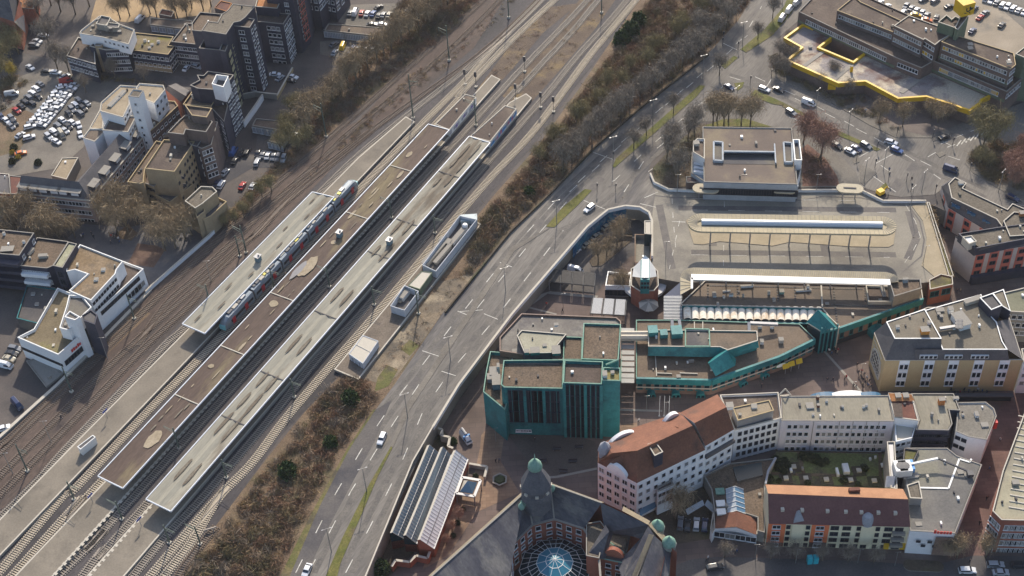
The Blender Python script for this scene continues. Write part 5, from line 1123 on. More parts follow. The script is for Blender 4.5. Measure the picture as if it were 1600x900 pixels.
# lower shopping block with teal band
zq = .6
b = LB('shopping_hall', 'lower shopping hall with teal roof band, brick front and raised teal clerestory', 'shopping centre', (1112, 609))
b.block([(994, 500), (1064, 500), (1249, 506), (1273, 529), (1218, 556), (1112, 593), (994, 590)], zq, brownbrick, mat('hall_roof2', (.135, .1, .072), (.185, .14, .1), .08, c3=(.11, .088, .068), scale3=.08, fine=.14), .35, verdigris)
for e in (((994, 590), (1112, 593)), ((1112, 593), (1218, 556)), ((1218, 556), (1273, 529))):
    b.band(*e, zq-1.9, zq+.15, copper, .5, th=.6); b.windows(*e, 1, max(3, int(math.dist(*e)/12)), 1.3, 2.0, 3.3, 3, style='teal'); b.band(*e, LOW+3.1-.6, LOW+2.9, cap_light, .35, name='canopy_edge')
for u, v, a_ in ((1018, 592, 0), (1057, 592.5, 0), (1096, 593, 0)): teal_bay(b, u, v+1, zq, 2.2, .8, R(a_-2))
for u, v in ((1162, 576), (1196, 564), (1236, 546)): teal_bay(b, u, v, zq, 2.2, .8, R(28))
zu = 4.0
b.block([(1013, 515), (1013, 541), (1125, 542), (1137, 547), (1184, 532), (1183, 517)], zu, copper, MATS['hall_roof2'], .3, cap_light, zb=zq-.3)
q = W([(1071, 514.5), (1071, 542), (1109, 542), (1108, 515.5)], zu); b.part(MB().face([(*p, zu-.2) for p in inset(q, .4)], felt_dark), 'terrace_pit')
m_ = MB()
for i in range(4): m_.bar((*q[i], zu+.1), (*q[(i+1) % 4], zu+.1), .35, .5, verdigris)
b.part(m_, 'pit_rim')
b.slopes('teal_slope', copper, [[(1013, 541, zu), (1012, 556, zq+.9), (1110, 558, zq+.9), (1124, 543, zu)], [(1124, 543, zu), (1110, 558, zq+.9), (1128, 558, zq+.9), (1138, 547, zu)], [(1138, 547, zu), (1128, 558, zq+.7), (1186, 543, zq+1.2), (1184, 532, zu)]])
b.slopes('teal_gable', copper, [[(1107, 568, zq+3.6), (1118, 588, zq+.6), (1149, 571, zq+.6), (1137, 547, zq+4.2)], [(1137, 547, zq+4.2), (1149, 571, zq+.6), (1150, 561, zq+3.2)], [(1107, 568, zq+3.6), (1137, 547, zq+4.2), (1128, 545, zq+.5), (1106, 566, zq+.5)]])
for u, v, w_, h_ in ((1020, 520, 2.6, 1.6), (1037, 524, 2.0, 1.4), (1057, 522, 3.0, 1.8)):
    p = P(u, v, zu); b.part(MB().box((p.x, p.y, zu-.1), w_, w_*1.1, h_, copper), 'teal_ventilator')
for a_, c_ in (((1050, 500), (1051, 518)), ((1061, 500), (1064, 520)), ((1170, 504), (1171, 522)), ((1172, 505), (1215, 507))): b.part(MB().bar(P(*a_, zq+2.5), P(*c_, zq+1.5), .8, .8, steel), 'duct')
b.boxes([(1187, 512, 1.4, 1.4, 1.1), (1206, 512, 1.5, 1.5, 1.1), (1120, 540, 1.4, 1.2, 1.0), (1190, 536, 1.4, 1.6, 1.3), (1220, 534, 1.8, 1.8, 1.5, cap_light), (1112, 578, 1.2, 1.2, .8), (1080, 566, 2, .5, 1.2, steel), (1060, 590, 1.5, 1.5, .8, felt_dark)], z=zq-.3)
for a_, c_ in (((1024, 556), (1026, 588)), ((1085, 503), (1085, 514)), ((1098, 503), (1098, 514)), ((1026, 583), (1050, 584)), ((1062, 583), (1090, 584))): b.part(MB().bar(P(*a_, zq-.1), P(*c_, zq-.1), .25, .3, cap_light), 'roof_rail')
# oval shop sign on the front
a, c = b.edge((1218, 556), (1190, 566)); mid = P(1222, 567, LOW+3.9); d = (c-a).normalized(); nrm = Vector((d.y, -d.x)); m_ = MB(); pts = []
mid = (P(1221, 557, zq)); 
for k in range(16):
    t = 2*math.pi*k/16; pts.append((mid.x+d.x*1.7*math.cos(t)+nrm.x*.3, mid.y+d.y*1.7*math.cos(t)+nrm.y*.3, zq-3.2+.8*math.sin(t)))
m_.face(pts, pm('sign_green', (.05, .25, .1))); pts2 = [(mid.x+(p[0]-mid.x)*.85+nrm.x*.05, mid.y+(p[1]-mid.y)*.85+nrm.y*.05, zq-3.2+(p[2]-zq+3.2)*.8) for p in pts]; m_.face(pts2, white_metal); b.part(m_, 'oval_sign')
b.done()
for i, (u, v) in enumerate(((1228, 574), (1237, 570), (1249, 566))):
    p = P(u, v, LOW+2.6); r = empty('market_awning', P(u, v, LOW), ('yellow awning nearest the oval sign', 'middle yellow awning under the teal roof band', 'yellow awning nearest the teal gate')[i], 'awning', 'yellow awnings at the hall front')
    MB().face([p+Vector((-.9, .7, .4)), p+Vector((-.9, -.7, -.1)), p+Vector((.9, -.2, -.1)), p+Vector((.9, 1.2, .4))], yellow).build('cloth', r); MB().tube((p.x, p.y, LOW), (p.x, p.y, LOW+2.6), .06, .06, steel).build('post', r)
# teal gate between the halls
b = LB('entrance_gate', 'tall teal copper gatehouse roof with glass front between the two shopping halls', 'gatehouse', (1280, 545))
zg = 6.5
b.slopes('roof', copper, [[(1260, 503, zg-4), (1278, 484, zg), (1304, 511, zg), (1284, 518, zg-4)], [(1278, 484, zg), (1290, 490, zg-2), (1310, 514, zg-2), (1304, 511, zg)]])
q = W([(1262, 506), (1283, 520), (1308, 514), (1286, 490)], zg-4); b.part(MB().solid(q, LOW, zg-4.1, glass_teal), 'glass_front'); b.last = orient(q); b.z = zg-4
for t in (0, .25, .5, .75, 1): p = P(1283+25*t, 520-6*t, zg-4); b.part(MB().box((p.x, p.y-.1, LOW), .35, .35, zg-4-LOW+2, copper), 'mullion')
b.part(MB().bar(P(1283, 520, zg-4), P(1308, 514, zg-4), .4, .6, copper), 'beam'); b.part(MB().bar(P(1283, 520, zg-7), P(1308, 514, zg-7), .4, .5, copper), 'beam')
b.block([(1288, 494), (1292, 491), (1312, 510), (1308, 514)], zs+1.5, cap_light, felt_dark, .3, cap_light); b.done()
# glass bar arcade between teal store and hall
r = empty('arcade_canopy', P(981, 550, LOW), 'ladder of pale glass canopies bridging the lane beside the teal store', 'canopy')
for i, v in enumerate((516, 533, 542, 551, 560, 569, 578, 587, 595)): MB().bar(P(971, v, 1.0), P(991, v+.3, 1.0), 1.5, .25, mat('milky_glass', (.4, .39, .36), fine=.05)).build('glass_panel', r)
for v in (522, 528): MB().tube(P(970, v, 2.5), P(1013, v, 2.5), .9, .9, cap_light).build('tube_bridge', r)
MB().bar(P(971, 513, .7), P(971, 597, .7), .4, .5, verdigris).build('edge_beam', r)
# teal department store
hb = rise((969, 594), (966, 682), LOW); 
b = LB('department_store', 'teal clad department store with tall glass front and stepped brown flat roofs', 'department store', (966, 682))
zt = hb
zm = zt-4.5
b.block([(781, 527), (815, 490), (913, 494), (963, 496), (970, 502), (970, 560), (910, 562), (880, 563), (781, 548)], zm-4, brownbrick, mat('patchy_roof', (.15, .135, .12), (.24, .22, .19), .1, c3=(.11, .1, .1), scale3=.08, fine=.12), .5, mat('pinkish_cap', (.3, .22, .18)))
b.block([(808, 524), (820, 552), (861, 551), (885, 522), (876, 521), (815, 516)], zm-1.5, slate, mat('pale_roof', (.3, .28, .21), (.35, .33, .25), .2, fine=.1), .3, cap_light, zb=zm-5)
b.boxes([(836, 551, 3.4, 3, 1.4, copper), (823, 552, 1.8, 1.8, 1.2, copper), (869, 550, 3, 4, 1.2, copper), (851, 541, 1.5, 1.3, .6), (869, 509, 1.6, 1.3, .8), (833, 510, .7, .7, 1.2, felt_dark)], z=zm-2)
b.block([(881, 526), (880, 562), (909, 562), (910, 527)], zm-3, copper, gravel_roof, .4, verdigris, zb=zm-8)
b.block([(912, 505), (909, 561), (966, 563), (970, 507)], zm, copper, gravel_roof, .5, verdigris)
b.block([(766, 549), (760, 578), (755, 612), (789, 640), (800, 600), (881, 590), (881, 562), (800, 552)], zm-5, copper, gravel_roof, 1.0, verdigris)
b.block([(787, 563), (783, 601), (788, 605), (879, 607), (881, 562)], zt-3.5, copper, gravel_roof, .9, verdigris)
b.windows((788, 605), (879, 607), 3, 9, 2.6, 3.9, 3.0, 4.1, style='glassy', m0=2.2, out=.05)
bz = zt-3.5
for i in range(10):
    pp = P(789+i*10, 605+.22*i, bz); b.part(MB().box((pp.x, pp.y-.15, LOW+4), .8 if i % 3 == 0 else .15, .3, bz-LOW-4.3, copper), 'mullion')
b.block([(882, 563), (880, 598), (940, 600), (942, 565)], zt-1, copper, bitumen, .9, verdigris)
b.windows((880, 598), (940, 600), 5, 6, 2.7, 4.0, 2.6, 4.1, style='glassy', m0=1.8, out=.05)
for i in range(8): pp = P(881+i*8.3, 598+.3*i, zt-1); b.part(MB().box((pp.x, pp.y-.15, LOW), .8 if i in (0, 4, 7) else .2, .5, zt-LOW-1.3, copper), 'mullion')
b.block([(943, 574), (941, 594), (969, 595), (969, 575)], zt, copper, mat('yellowish_gravel', (.2, .17, .06), (.25, .21, .09), .3, fine=.15), .6, verdigris)
b.boxes([(945, 588, 1.6, 2.4, 1.6), (957, 584, 1.3, 1.3, .9, cap_light)], z=zt-.5)
b.boxes([(772, 586, 3, 4, 2.2, white_metal), (766, 594, 2, 3, 2, steel), (776, 602, 3, 5, 3, MATS['blue_grey_metal']), (805, 555, 2, 2.4, 2, white_metal), (779, 580, 1, 2, 3.2, white_metal)], z=zm-6)
m_ = MB()
for i in range(22): q = P(797+i*3.6, 568+.05*i, bz-.8); m_.box((q.x, q.y, bz-.9), .6, .6, .3, felt_dark)
o = b.part(m_, 'roof_paver'); o['kind'] = 'stuff'
b.windows((788, 605), (840, 606), 1, 3, 1.6, .8, bz-LOW-1.8, 3, style='white', m0=3)
b.part(MB().bar(P(947, 570, zt), P(966, 562, zt+1.5), .4, .4, verdigris), 'brace'); b.done()
# square with pergolas, kiosk, parasol roof
def pergola(c4, z, label, bays, roofm=None, name='pergola', posts=True):
    A, B, C, D = [P(u, v, z) for u, v in c4]; r = empty(name, (A+C)/2-Vector((0, 0, z-LOW)), label, 'pergola', 'pergolas of the lower square'); dim = pm('weathered_steel', (.09, .09, .09), .7, 0, .2)
    for i in range(bays+1):
        t = i/bays; MB().bar(A.lerp(B, t), D.lerp(C, t), .25, .3, dim).build('beam', r)
        for q in (A.lerp(B, t), D.lerp(C, t)): MB().tube((q.x, q.y, LOW), (q.x, q.y, z), .14, .14, steel, 6).build('post', r)
        if roofm and i < bays:
            t0, t1 = (i+.08)/bays, (i+.92)/bays; MB().face([A.lerp(B, t0)+Vector((0, 0, .2)), A.lerp(B, t1)+Vector((0, 0, .2)), D.lerp(C, t1)+Vector((0, 0, .5)), D.lerp(C, t0)+Vector((0, 0, .5))], roofm).build('glass_panel', r)
    for e in ((A, B), (D, C)): MB().bar(e[0], e[1], .25, .3, dim).build('long_beam', r)
    return r
pergola([(858, 440), (929, 447), (930, 428), (859, 422)], LOW+3.4, 'steel pergola with dark netting over the bicycle racks, beside the white van', 4, mat('dim_glass', (.07, .065, .06), fine=.2), name='bicycle_shelter')
pergola([(922, 490), (977, 493), (979, 470), (926, 467)], LOW+3.6, 'glass pergola with three white striped panels', 3, mat('white_glass', (.5, .5, .48), (.3, .3, .32), 3.0, stretch=(1, 6, 1), fine=.05))
p = P(1013, 489, LOW); r = empty('glass_pavilion', p, 'octagonal pavilion with folded glass roof in the shaded square', 'pavilion')
m_ = MB(); 
for i in range(8):
    a0, a1 = R(22.5+45*i), R(67.5+45*i); m_.face([(p.x, p.y, LOW+4.6), (p.x+2.9*math.cos(a0), p.y+2.9*math.sin(a0), LOW+3.3), (p.x+2.9*math.cos(a1), p.y+2.9*math.sin(a1), LOW+3.3)], (cap_grey, cap_light)[i % 2])
m_.build('roof', r); MB().tube(p, (p.x, p.y, LOW+4.5), .2, .15, steel).build('post', r)
r = empty('glass_roof', P(1050, 475, LOW), 'striped steel and glass grid roof sloping beside the vaulted arcade', 'glass roof')
A, B, C, D = P(1037, 500, -.6), P(1066, 501, -.6), P(1064, 470, -.2), P(1064, 441, 2.0); D2 = P(1038, 458, .6)
MB().face([P(1037, 500, -.7), P(1067, 500, -.7), P(1065, 466, 1.2), P(1063, 441, 2.0), P(1037, 463, .8)], pm('roof_glazing', (.14, .15, .19), .2)).build('glazing', r)
m_ = MB()
for i in range(17):
    v0 = 500-i*2.3; m_.bar(P(1037, v0, -.55+.09*i), P(1066, v0-.2, -.55+.12*i), .14, .12, white_metal)
o = m_.build('glazing_bars', r); o['kind'] = 'stuff'
b = LB('kiosk_tower', 'small brick kiosk tower with white gabled roof, teal face and rounded glass foot', 'kiosk', (1007, 462))
b.block([(986, 420), (986, 446), (1000, 455), (1022, 454), (1029, 446), (1028, 424), (1018, 412), (998, 412)], 1.5, redbrick, bitumen, .3, cap_light)
b.slopes('roof', white_metal, [[(1003, 404, 6.5), (1002, 434, 6.5), (988, 432, 2.5), (990, 418, 2.5)], [(1003, 404, 6.5), (1008, 399, 7.2), (1014, 404, 6.5), (1014, 434, 6.5), (1007, 434, 7.0), (1002, 434, 6.5)], [(1014, 404, 6.5), (1014, 434, 6.5), (1026, 432, 2.5), (1024, 420, 2.5)]])
b.part(MB().solid([tuple(P(*q_, 6.5).xy) for q_ in ((1001, 437), (1015, 437), (1015, 406), (1001, 406))], 1, 6.45, copper), 'teal_front')
b.last = W([(1001, 437), (1015, 437), (1015, 406), (1001, 406)], 6.5); b.windows((1001, 437), (1015, 437), 2, 3, .6, .8, 1.4, 1.6, style='dark', z=6.5)
b.part(MB().lathe(P(1007, 455, LOW), [(6.0, 2.4), (6.3, 2.4), (6.3, 3.4), (5.2, 3.6)], white_metal, 16), 'ring_canopy'); b.part(MB().lathe(P(1007, 455, LOW), [(5.2, 0), (5.2, 2.5), (.1, 2.5)], glass_teal, 16), 'glass_foot'); b.done()
b = LB('cafe_building', 'low white building with gravel roof and blue doors left of the kiosk tower', 'shop building', (946, 462)); b.block([(946, 446), (984, 447), (986, 429), (950, 424)], LOW+4.2, white_wall, gravel_roof, .5, white_metal); b.windows((946, 446), (984, 447), 1, 3, 2.6, 2.2, 2.8, 3, style='dark'); b.boxes([(963, 438, 1.6, 1.2, .8, steel)]); b.done()
b = LB('stair_building', 'narrow walled ramp building with glass lift hut at the bridge end', 'ramp building', (992, 412)); b.block([(992, 366), (992, 410), (1017, 410), (1017, 367)], -.6, cap_grey, mat('ramp_floor', (.24, .22, .18)), 1.6, mat('brownish_cap', (.24, .17, .12))); b.block([(1007, 345), (1007, 365), (1018, 366), (1018, 345)], 2.6, glass_teal, cap_light, .1, cap_light); b.done()
b = LB('planter_building', 'brick corner block topped with dry grass planter at the end of the bus station', 'building', (1452, 490)); b.block([(1452, 437), (1453, 452), (1489, 444), (1488, 432), (1470, 428)], .8, redbrick, moss_m, .3, cap_light); b.windows((1453, 452), (1489, 444), 1, 2, 2.6, 2, 2.2, 3, style='teal'); b.done()
b = LB('planter_wall', 'planter strip of dry grasses along the bus station edge', 'planter', (1470, 430)); b.block([(1448, 316), (1452, 316), (1490, 431), (1483, 432)], .7, concrete, moss_m, .2, cap_light); b.done()
# ---------------- sand coloured store on the right
he = rise((1383, 563), (1371, 611), LOW); zf = he+5
b = LB('department_store', 'sand coloured stone store with dark mansard, arched window and white window strips', 'department store', (1371, 611))
eave = [(1366, 519), (1383, 563), (1598, 562), (1577, 497), (1575, 495), (1545, 470), (1450, 470), (1400, 500)]
b.block([(1366, 520), (1383, 563), (1598, 562), (1577, 497), (1500, 480), (1450, 480), (1400, 500)], he, sand_wall, None, .1, cap_light)
b.slopes('mansard', slate_roof, [[(1366, 519, he), (1383, 563, he), (1398, 529, zf), (1385, 503, zf)], [(1383, 563, he), (1471, 563, he), (1471, 529, zf), (1398, 529, zf)], [(1430, 563, he), (1577, 563, he), (1574, 546, he+3.2), (1430, 546, he+3.2)]])
b.slopes('side_strip', slate_roof, [[(1598, 562, he), (1577, 497, he), (1557, 503, he+3.2), (1574, 546, he+3.2)]])
b.block([(1385, 503), (1398, 529), (1471, 529), (1445, 483)], zf, slate, mat('brownish_roof', (.15, .13, .1), (.19, .165, .125), .1, fine=.12), .15, white_metal, zb=he)
b.block([(1445, 485), (1466, 529), (1473, 546), (1574, 546), (1566, 533), (1557, 503), (1540, 485), (1533, 460)], he+3.2, slate, MATS['brownish_roof'], .2, white_metal, zb=he-1)
b.block([(1531, 465), (1549, 484), (1566, 477), (1551, 458)], zf+1, slate, felt_dark, .3, white_metal, zb=he); b.block([(1551, 458), (1566, 478), (1579, 486), (1568, 452)], zf-1, slate, MATS['brownish_roof'], .2, white_metal, zb=he)
for k, u in enumerate((1450, 1489, 1530)):
    m_ = MB()
    for i in range(4): q = P(u-10+i*7, 558, he+.9); m_.box((q.x, q.y, he+.5), 1.1, .5, 1.2, frame_white); m_.box((q.x, q.y-.05, he+.65), .8, .5, .9, glass)
    b.part(m_, 'dormer_window')
# white strips with windows
a, c = b.face_to(P(1383, 563, he).xy, P(1598, 562, he).xy); d = (c-a).normalized(); nrm = Vector((d.y, -d.x)); Lf = (c-a).length
for t in (.145, .328, .505, .69, .875):
    q = a+d*Lf*t; w_ = 2.6; pts = [q-d*w_/2-nrm*.1, q+d*w_/2-nrm*.1, q+d*w_/2+nrm*.12, q-d*w_/2+nrm*.12]; b.part(MB().solid([tuple(x) for x in pts], LOW+3.6, he-.1, white_wall, bottom=True), 'window_strip')
    for r_ in range(3):
        for s_ in (-.6, .6):
            pq = q+d*s_+nrm*.14; link('window', window_mesh(1.0, 1.9, 'white'), b.root, Vector((pq.x, pq.y, he-2.4-r_*3.2))-b.root.location, math.atan2(nrm.y, nrm.x)-math.pi/2)
b.band((1383, 563), (1598, 562), LOW+.2, LOW+3, glass, .1, name='shop_window'); b.band((1383, 563), (1598, 562), LOW+3, LOW+3.3, frame_dark, 1.2, th=1.2, name='awning')
# big arched window on the left front
a, c = b.face_to(P(1366, 519, he).xy, P(1383, 563, he).xy); d = (c-a).normalized(); nrm = Vector((d.y, -d.x)); mid = (a+c)/2; m_ = MB(); g_ = MB(); pts = []; pts2 = []
for k in range(13): t = math.pi*k/12; pts.append((mid.x+d.x*3.6*math.cos(t)+nrm.x*.12, mid.y+d.y*3.6*math.cos(t)+nrm.y*.12, he-6.2+3.6*math.sin(t)))
base_ = [(mid.x-d.x*3.6+nrm.x*.12, mid.y-d.y*3.6+nrm.y*.12, LOW+3), (mid.x+d.x*3.6+nrm.x*.12, mid.y+d.y*3.6+nrm.y*.12, LOW+3)]
g_.face(pts+base_, glass); b.part(g_, 'arched_window'); fr = pts+base_+[pts[0]]
for p, q in zip(fr[:-1], fr[1:]): m_.bar(p, q, .5, .4, cap_light)
for s_ in (-2.4, -1.2, 0, 1.2, 2.4): m_.bar((mid.x+d.x*s_+nrm.x*.2, mid.y+d.y*s_+nrm.y*.2, LOW+3), (mid.x+d.x*s_+nrm.x*.2, mid.y+d.y*s_+nrm.y*.2, he-6.2+math.sqrt(12.9-s_*s_)), .14, .14, cap_light)
for zz in range(5): m_.bar((mid.x-d.x*3.5+nrm.x*.2, mid.y-d.y*3.5+nrm.y*.2, LOW+4+zz*1.7), (mid.x+d.x*3.5+nrm.x*.2, mid.y+d.y*3.5+nrm.y*.2, LOW+4+zz*1.7), .14, .14, cap_light)
b.part(m_, 'arch_frame')
b.z = he+3.2
b.boxes([(1500, 507, 4.5, 7, 3.0, white_metal, R(15)), (1484, 489, 1.8, 2, 2.4, white_metal), (1519, 473, 7, 2, 1.8, cap_light, R(18)), (1468, 486, 3, 2, .8, cap_light), (1466, 494, 1.2, 1.2, 1.4, steel), (1470, 498, 1.2, 1.2, 1.4, steel), (1490, 515, 1, 1, 1)])
b.part(MB().bar(P(1468, 514, he+3.8), P(1494, 510, he+3.8), .8, .7, steel), 'duct'); b.z = zf
b.boxes([(1444, 521, 3, 2.6, 2.2, mat('orange_hatch', (.6, .25, .05))), (1402, 514, 1.3, 1.3, 1.4), (1451, 507, 1.3, 1.3, 1.4), (1421, 497, .8, .8, 1.0, steel)]);  # first box is a plain orange hatch
for i in range(6):
    q = P(1496+(i % 2)*5, 501+(i//2)*5, he+6.2); b.part(MB().lathe((q.x, q.y, he+6.1), [(.7, 0), (.7, .2), (.1, .22)], frame_dark, 8), 'fan')
b.done()
# side annexes behind: grey roof building at right edge
b = LB('shop_house', 'grey flat roofed house with small windows at the right edge above the sand coloured store', 'building', (1580, 520)); b.block([(1572, 486), (1640, 490), (1640, 440), (1566, 458)], 6, cap_grey, mat('greenish_roof', (.15, .15, .1), (.19, .185, .13), .2, fine=.1), .3, cap_light); b.windows((1572, 486), (1640, 490), 3, 7, 1.2, 1.5, 2, 3); b.done()
b = LB('shop_house', 'pale house with low roof and windows between the sand coloured store and the right edge', 'building', (1590, 610)); b.block([(1596, 545), (1600, 566), (1660, 566), (1660, 540)], 6.5, white_wall, gravel_grey, .3, cap_light); b.windows((1600, 566), (1660, 566), 3, 5, 1.2, 1.5, 2, 3); b.done()
# ---------------- striped salmon blocks
hp = rise((1480, 322), (1475, 362), LOW)-2
strp = mat('cream_panel', (.55, .47, .42), (.5, .42, .38), .4, fine=.04)
b = LB('apartment_house', 'dark roofed block with salmon and cream vertical stripes and roof windows, upper one', 'apartment building', (1476, 420))
b.block([(1471, 291), (1481, 323), (1545, 362), (1575, 378), (1640, 372), (1640, 330), (1582, 318), (1574, 327), (1504, 294), (1510, 286), (1492, 277)], hp, strp, slate_roof, .1, slate)
b.slopes('mansard', slate_roof, [[(1471, 291, hp), (1481, 323, hp), (1487, 309, hp+3.6), (1482, 287, hp+3.6)], [(1481, 323, hp), (1545, 362, hp), (1557, 342, hp+3.6), (1487, 309, hp+3.6)], [(1545, 362, hp), (1575, 380, hp), (1578, 369, hp+3.6), (1557, 342, hp+3.6)]])
b.block([(1482, 287), (1487, 309), (1557, 342), (1578, 370), (1640, 360), (1640, 330), (1605, 328), (1582, 318), (1574, 327), (1504, 294), (1510, 286), (1492, 277)], hp+3.6, slate, gravel_grey, .3, cap_light, zb=hp-.5)
b.z = hp; b.last = W([(1471, 291), (1481, 323), (1545, 362), (1575, 378), (1640, 372), (1640, 330), (1510, 286), (1492, 277)], hp)
def salmon_bays(b, e0, e1, ts, rows, w_=2.6, z=None, top=1.8):
    a, c = b.edge(e0, e1, z or b.z); d = (c-a).normalized(); nrm = Vector((d.y, -d.x)); Lf = (c-a).length
    for t in ts:
        q = a+d*Lf*t
        pts = [q-d*w_/2-nrm*.05, q+d*w_/2-nrm*.05, q+d*w_/2+nrm*.1, q-d*w_/2+nrm*.1]; b.part(MB().solid([tuple(x) for x in pts], b.z-rows*2.9-.4, b.z-.3, redpink, bottom=True), 'salmon_bay')
        for r_ in range(rows):
            pq = q+nrm*.12; link('window', window_mesh(w_*.62, 1.3, 'dark'), b.root, Vector((pq.x, pq.y, b.z-top-r_*2.9))-b.root.location, math.atan2(nrm.y, nrm.x)-math.pi/2)
salmon_bays(b, (1481, 323), (1545, 362), (.12, .5, .88), 4); salmon_bays(b, (1471, 291), (1481, 323), (.5,), 4)
def rooflights(b, pts_, z, wd=1.3):
    for u, v in pts_: q = P(u, v, z); b.part(MB().box((q.x, q.y, z-.35), wd, wd*1.2, .5, glass_blue, R(-25)).bar((q.x-wd/2, q.y+.9, z+.1), (q.x+wd/2, q.y+.7, z+.1), .12, .12, frame_white), 'roof_window')
rooflights(b, ((1491, 320), (1497, 323), (1515, 331), (1521, 334), (1539, 343), (1545, 346)), hp+1.9); b.boxes([(1501, 287, 2, 2, .8)], z=hp+3.4)
b.block([(1568, 345), (1578, 369), (1640, 365), (1640, 335), (1584, 331)], hp+6, slate, gravel_grey, .4, cap_light, zb=hp+3); b.boxes([(1597, 336, 2.5, 2, 1.4, orange_tile)], z=hp+6); b.done()
b = LB('apartment_house', 'dark roofed block with salmon and cream stripes and white gable end, lower one', 'apartment building', (1510, 446))
hq = rise((1493, 368), (1487, 425), LOW)
hq = min(hq, 14)
b.block([(1493, 370), (1525, 396), (1640, 378), (1640, 350), (1560, 362)], hq-2.5, strp, slate_roof, .1, slate)
b.slopes('mansard', slate_roof, [[(1493, 370, hq-2.5), (1525, 396, hq-2.5), (1533, 388, hq), (1503, 368, hq)], [(1525, 396, hq-2.5), (1640, 378, hq-2.5), (1640, 364, hq), (1533, 388, hq)]])
b.block([(1498, 365), (1512, 378), (1524, 388), (1640, 366), (1640, 345), (1560, 355)], hq, slate, gravel_grey, .5, slate, zb=hq-2.6); b.block([(1504, 370), (1514, 381), (1526, 377), (1518, 368)], hq+1.3, cap_light, white_metal, .3, cap_light, zb=hq-1)
b.z = hq-2.5; b.last = W([(1493, 370), (1525, 396), (1640, 378), (1640, 350), (1560, 362)], hq-2.5); salmon_bays(b, (1525, 396), (1640, 378), (.07, .26, .45, .64, .83), 4, 2.8)
b.band((1525, 396), (1640, 378), LOW+.2, LOW+3, slate, 1.4, th=2, name='shop_arcade'); b.done()
# ---------------- white art nouveau house with red roofs
b = LB('town_house', 'white art nouveau corner house with steep red roof, curved gables and a corner turret', 'house', (994, 800))
h1 = rise((995, 754), (994, 800), LOW); h1 = max(min(h1, 13.5), 9)
foot = [(934, 723), (995, 755), (1102, 703), (1062, 644), (990, 668), (946, 690), (935, 705)]
tiles = mat('red_clay_tiles', (.15, .066, .043), (.2, .088, .055), .22, c3=(.11, .06, .045), scale3=.12, fine=.14)
fp = W(foot, h1); b.last = fp; b.z = h1; b.part(MB().solid(fp, LOW, h1, white_wall, top=False), 'wall')
zr1 = h1+7
b.slopes('roof', tiles, [[(995, 755, h1), (1102, 703, h1), (1082, 665, zr1), (996, 704, zr1)], [(934, 723, h1), (995, 755, h1), (996, 704, zr1), (956, 708, zr1-2)], [(996, 704, zr1), (1082, 665, zr1), (1062, 644, h1), (990, 668, h1)], [(990, 668, h1), (946, 690, h1), (956, 708, zr1-2), (996, 704, zr1)], [(946, 690, h1), (935, 705, h1), (934, 723, h1), (956, 708, zr1-2)]])
b.windows((995, 755), (1102, 703), 4, 9, 1.1, 1.6, 1.9, 3.1, skip=[(3, 1), (3, 2), (3, 3)]); b.windows((934, 723), (995, 755), 4, 5, 1.4, 1.7, 2.0, 3.2)
for t, k in ((.14, 0), (.22, 0), (.53, 1), (.64, 1), (.75, 1), (.87, 1)):
    p = P(*foot[1], h1).lerp(P(*foot[2], h1), t); q = P(1040, 682, zr1)-P(1048, 729, h1); p = p+q*.12; p.z = h1+.2; d_ = P(*foot[2], h1)-P(*foot[1], h1); dormer(p, math.atan2(d_.y, d_.x), white_metal)
# curved white gables
def gable(b, A, Bp, z, h, m=white_wall, dep=.5):
    a = P(*A, z); c = P(*Bp, z); d = c-a; pts = [a]; n = 12
    for k in range(n+1): t = k/n; pts.append(a+d*t+Vector((0, 0, .8+h*math.sin(math.pi*t)**.7)))
    pts.append(c); nr = Vector((d.y, -d.x, 0)).normalized()*dep; m_ = MB(); m_.face([p+nr for p in pts], m); m_.face([p-nr for p in pts][::-1], m)
    for p, q in zip(pts[:-1], pts[1:]): m_.face([p+nr, q+nr, q-nr, p-nr], m)
    b.part(m_, 'gable')
gable(b, (950, 730), (980, 747), h1, 2.2); gable(b, (952, 696), (992, 678), h1, 1.8); gable(b, (1036, 664), (1060, 650), h1, 1.8)
b.slopes('gable_roof', tiles, [[(952, 722, h1+3), (976, 708, zr1-2.2), (980, 735, h1+1.2)], [(975, 690, h1+2), (980, 703, zr1-2), (992, 683, h1+2)], [(1045, 663, h1+2), (1060, 668, zr1-1), (1062, 655, h1+2)]])
b.block([(1012, 694), (1023, 712), (1036, 706), (1024, 690)], zr1-.6, slate, gravel_roof, .2, cap_light, zb=h1+2)
p = P(945, 713, h1); b.part(MB().lathe((p.x, p.y, LOW), [(1.5, 0), (1.5, h1-LOW+2.5), (1.8, h1-LOW+2.6), (1.3, h1-LOW+4.2), (.1, h1-LOW+5.6)], mat('zinc_grey', (.3, .31, .34), fine=.08), 8), 'turret')
wz = h1-5; b.block([(1026, 762), (1028, 768), (1053, 757), (1049, 749)], wz, white_wall, bitumen, .15, cap_grey); b.windows((1028, 768), (1053, 757), 2, 2, 2.0, 1.5, 1.8, 3, style='white')
b.slopes('glass_porch', glass_blue, [[(998, 789, LOW+4.2), (1022, 777, LOW+4.2), (1026, 792, LOW+2.6), (1000, 806, LOW+2.6)]]); b.done()
b = LB('town_house', 'white house with the highest red tiled gable roof, joined to the art nouveau house', 'house', (1103, 745))
h2_ = h1+.5; fp = [(1102, 697), (1147, 671), (1121, 616), (1062, 645)]; q = W(fp, h2_); b.last = q; b.z = h2_; b.part(MB().solid(q, LOW, h2_, white_wall, top=False), 'wall')
b.slopes('roof', tiles, [[(1102, 697, h2_), (1147, 671, h2_), (1135, 636, h2_+6.5), (1085, 661, h2_+6.5)], [(1085, 661, h2_+6.5), (1135, 636, h2_+6.5), (1121, 616, h2_), (1062, 645, h2_)]])
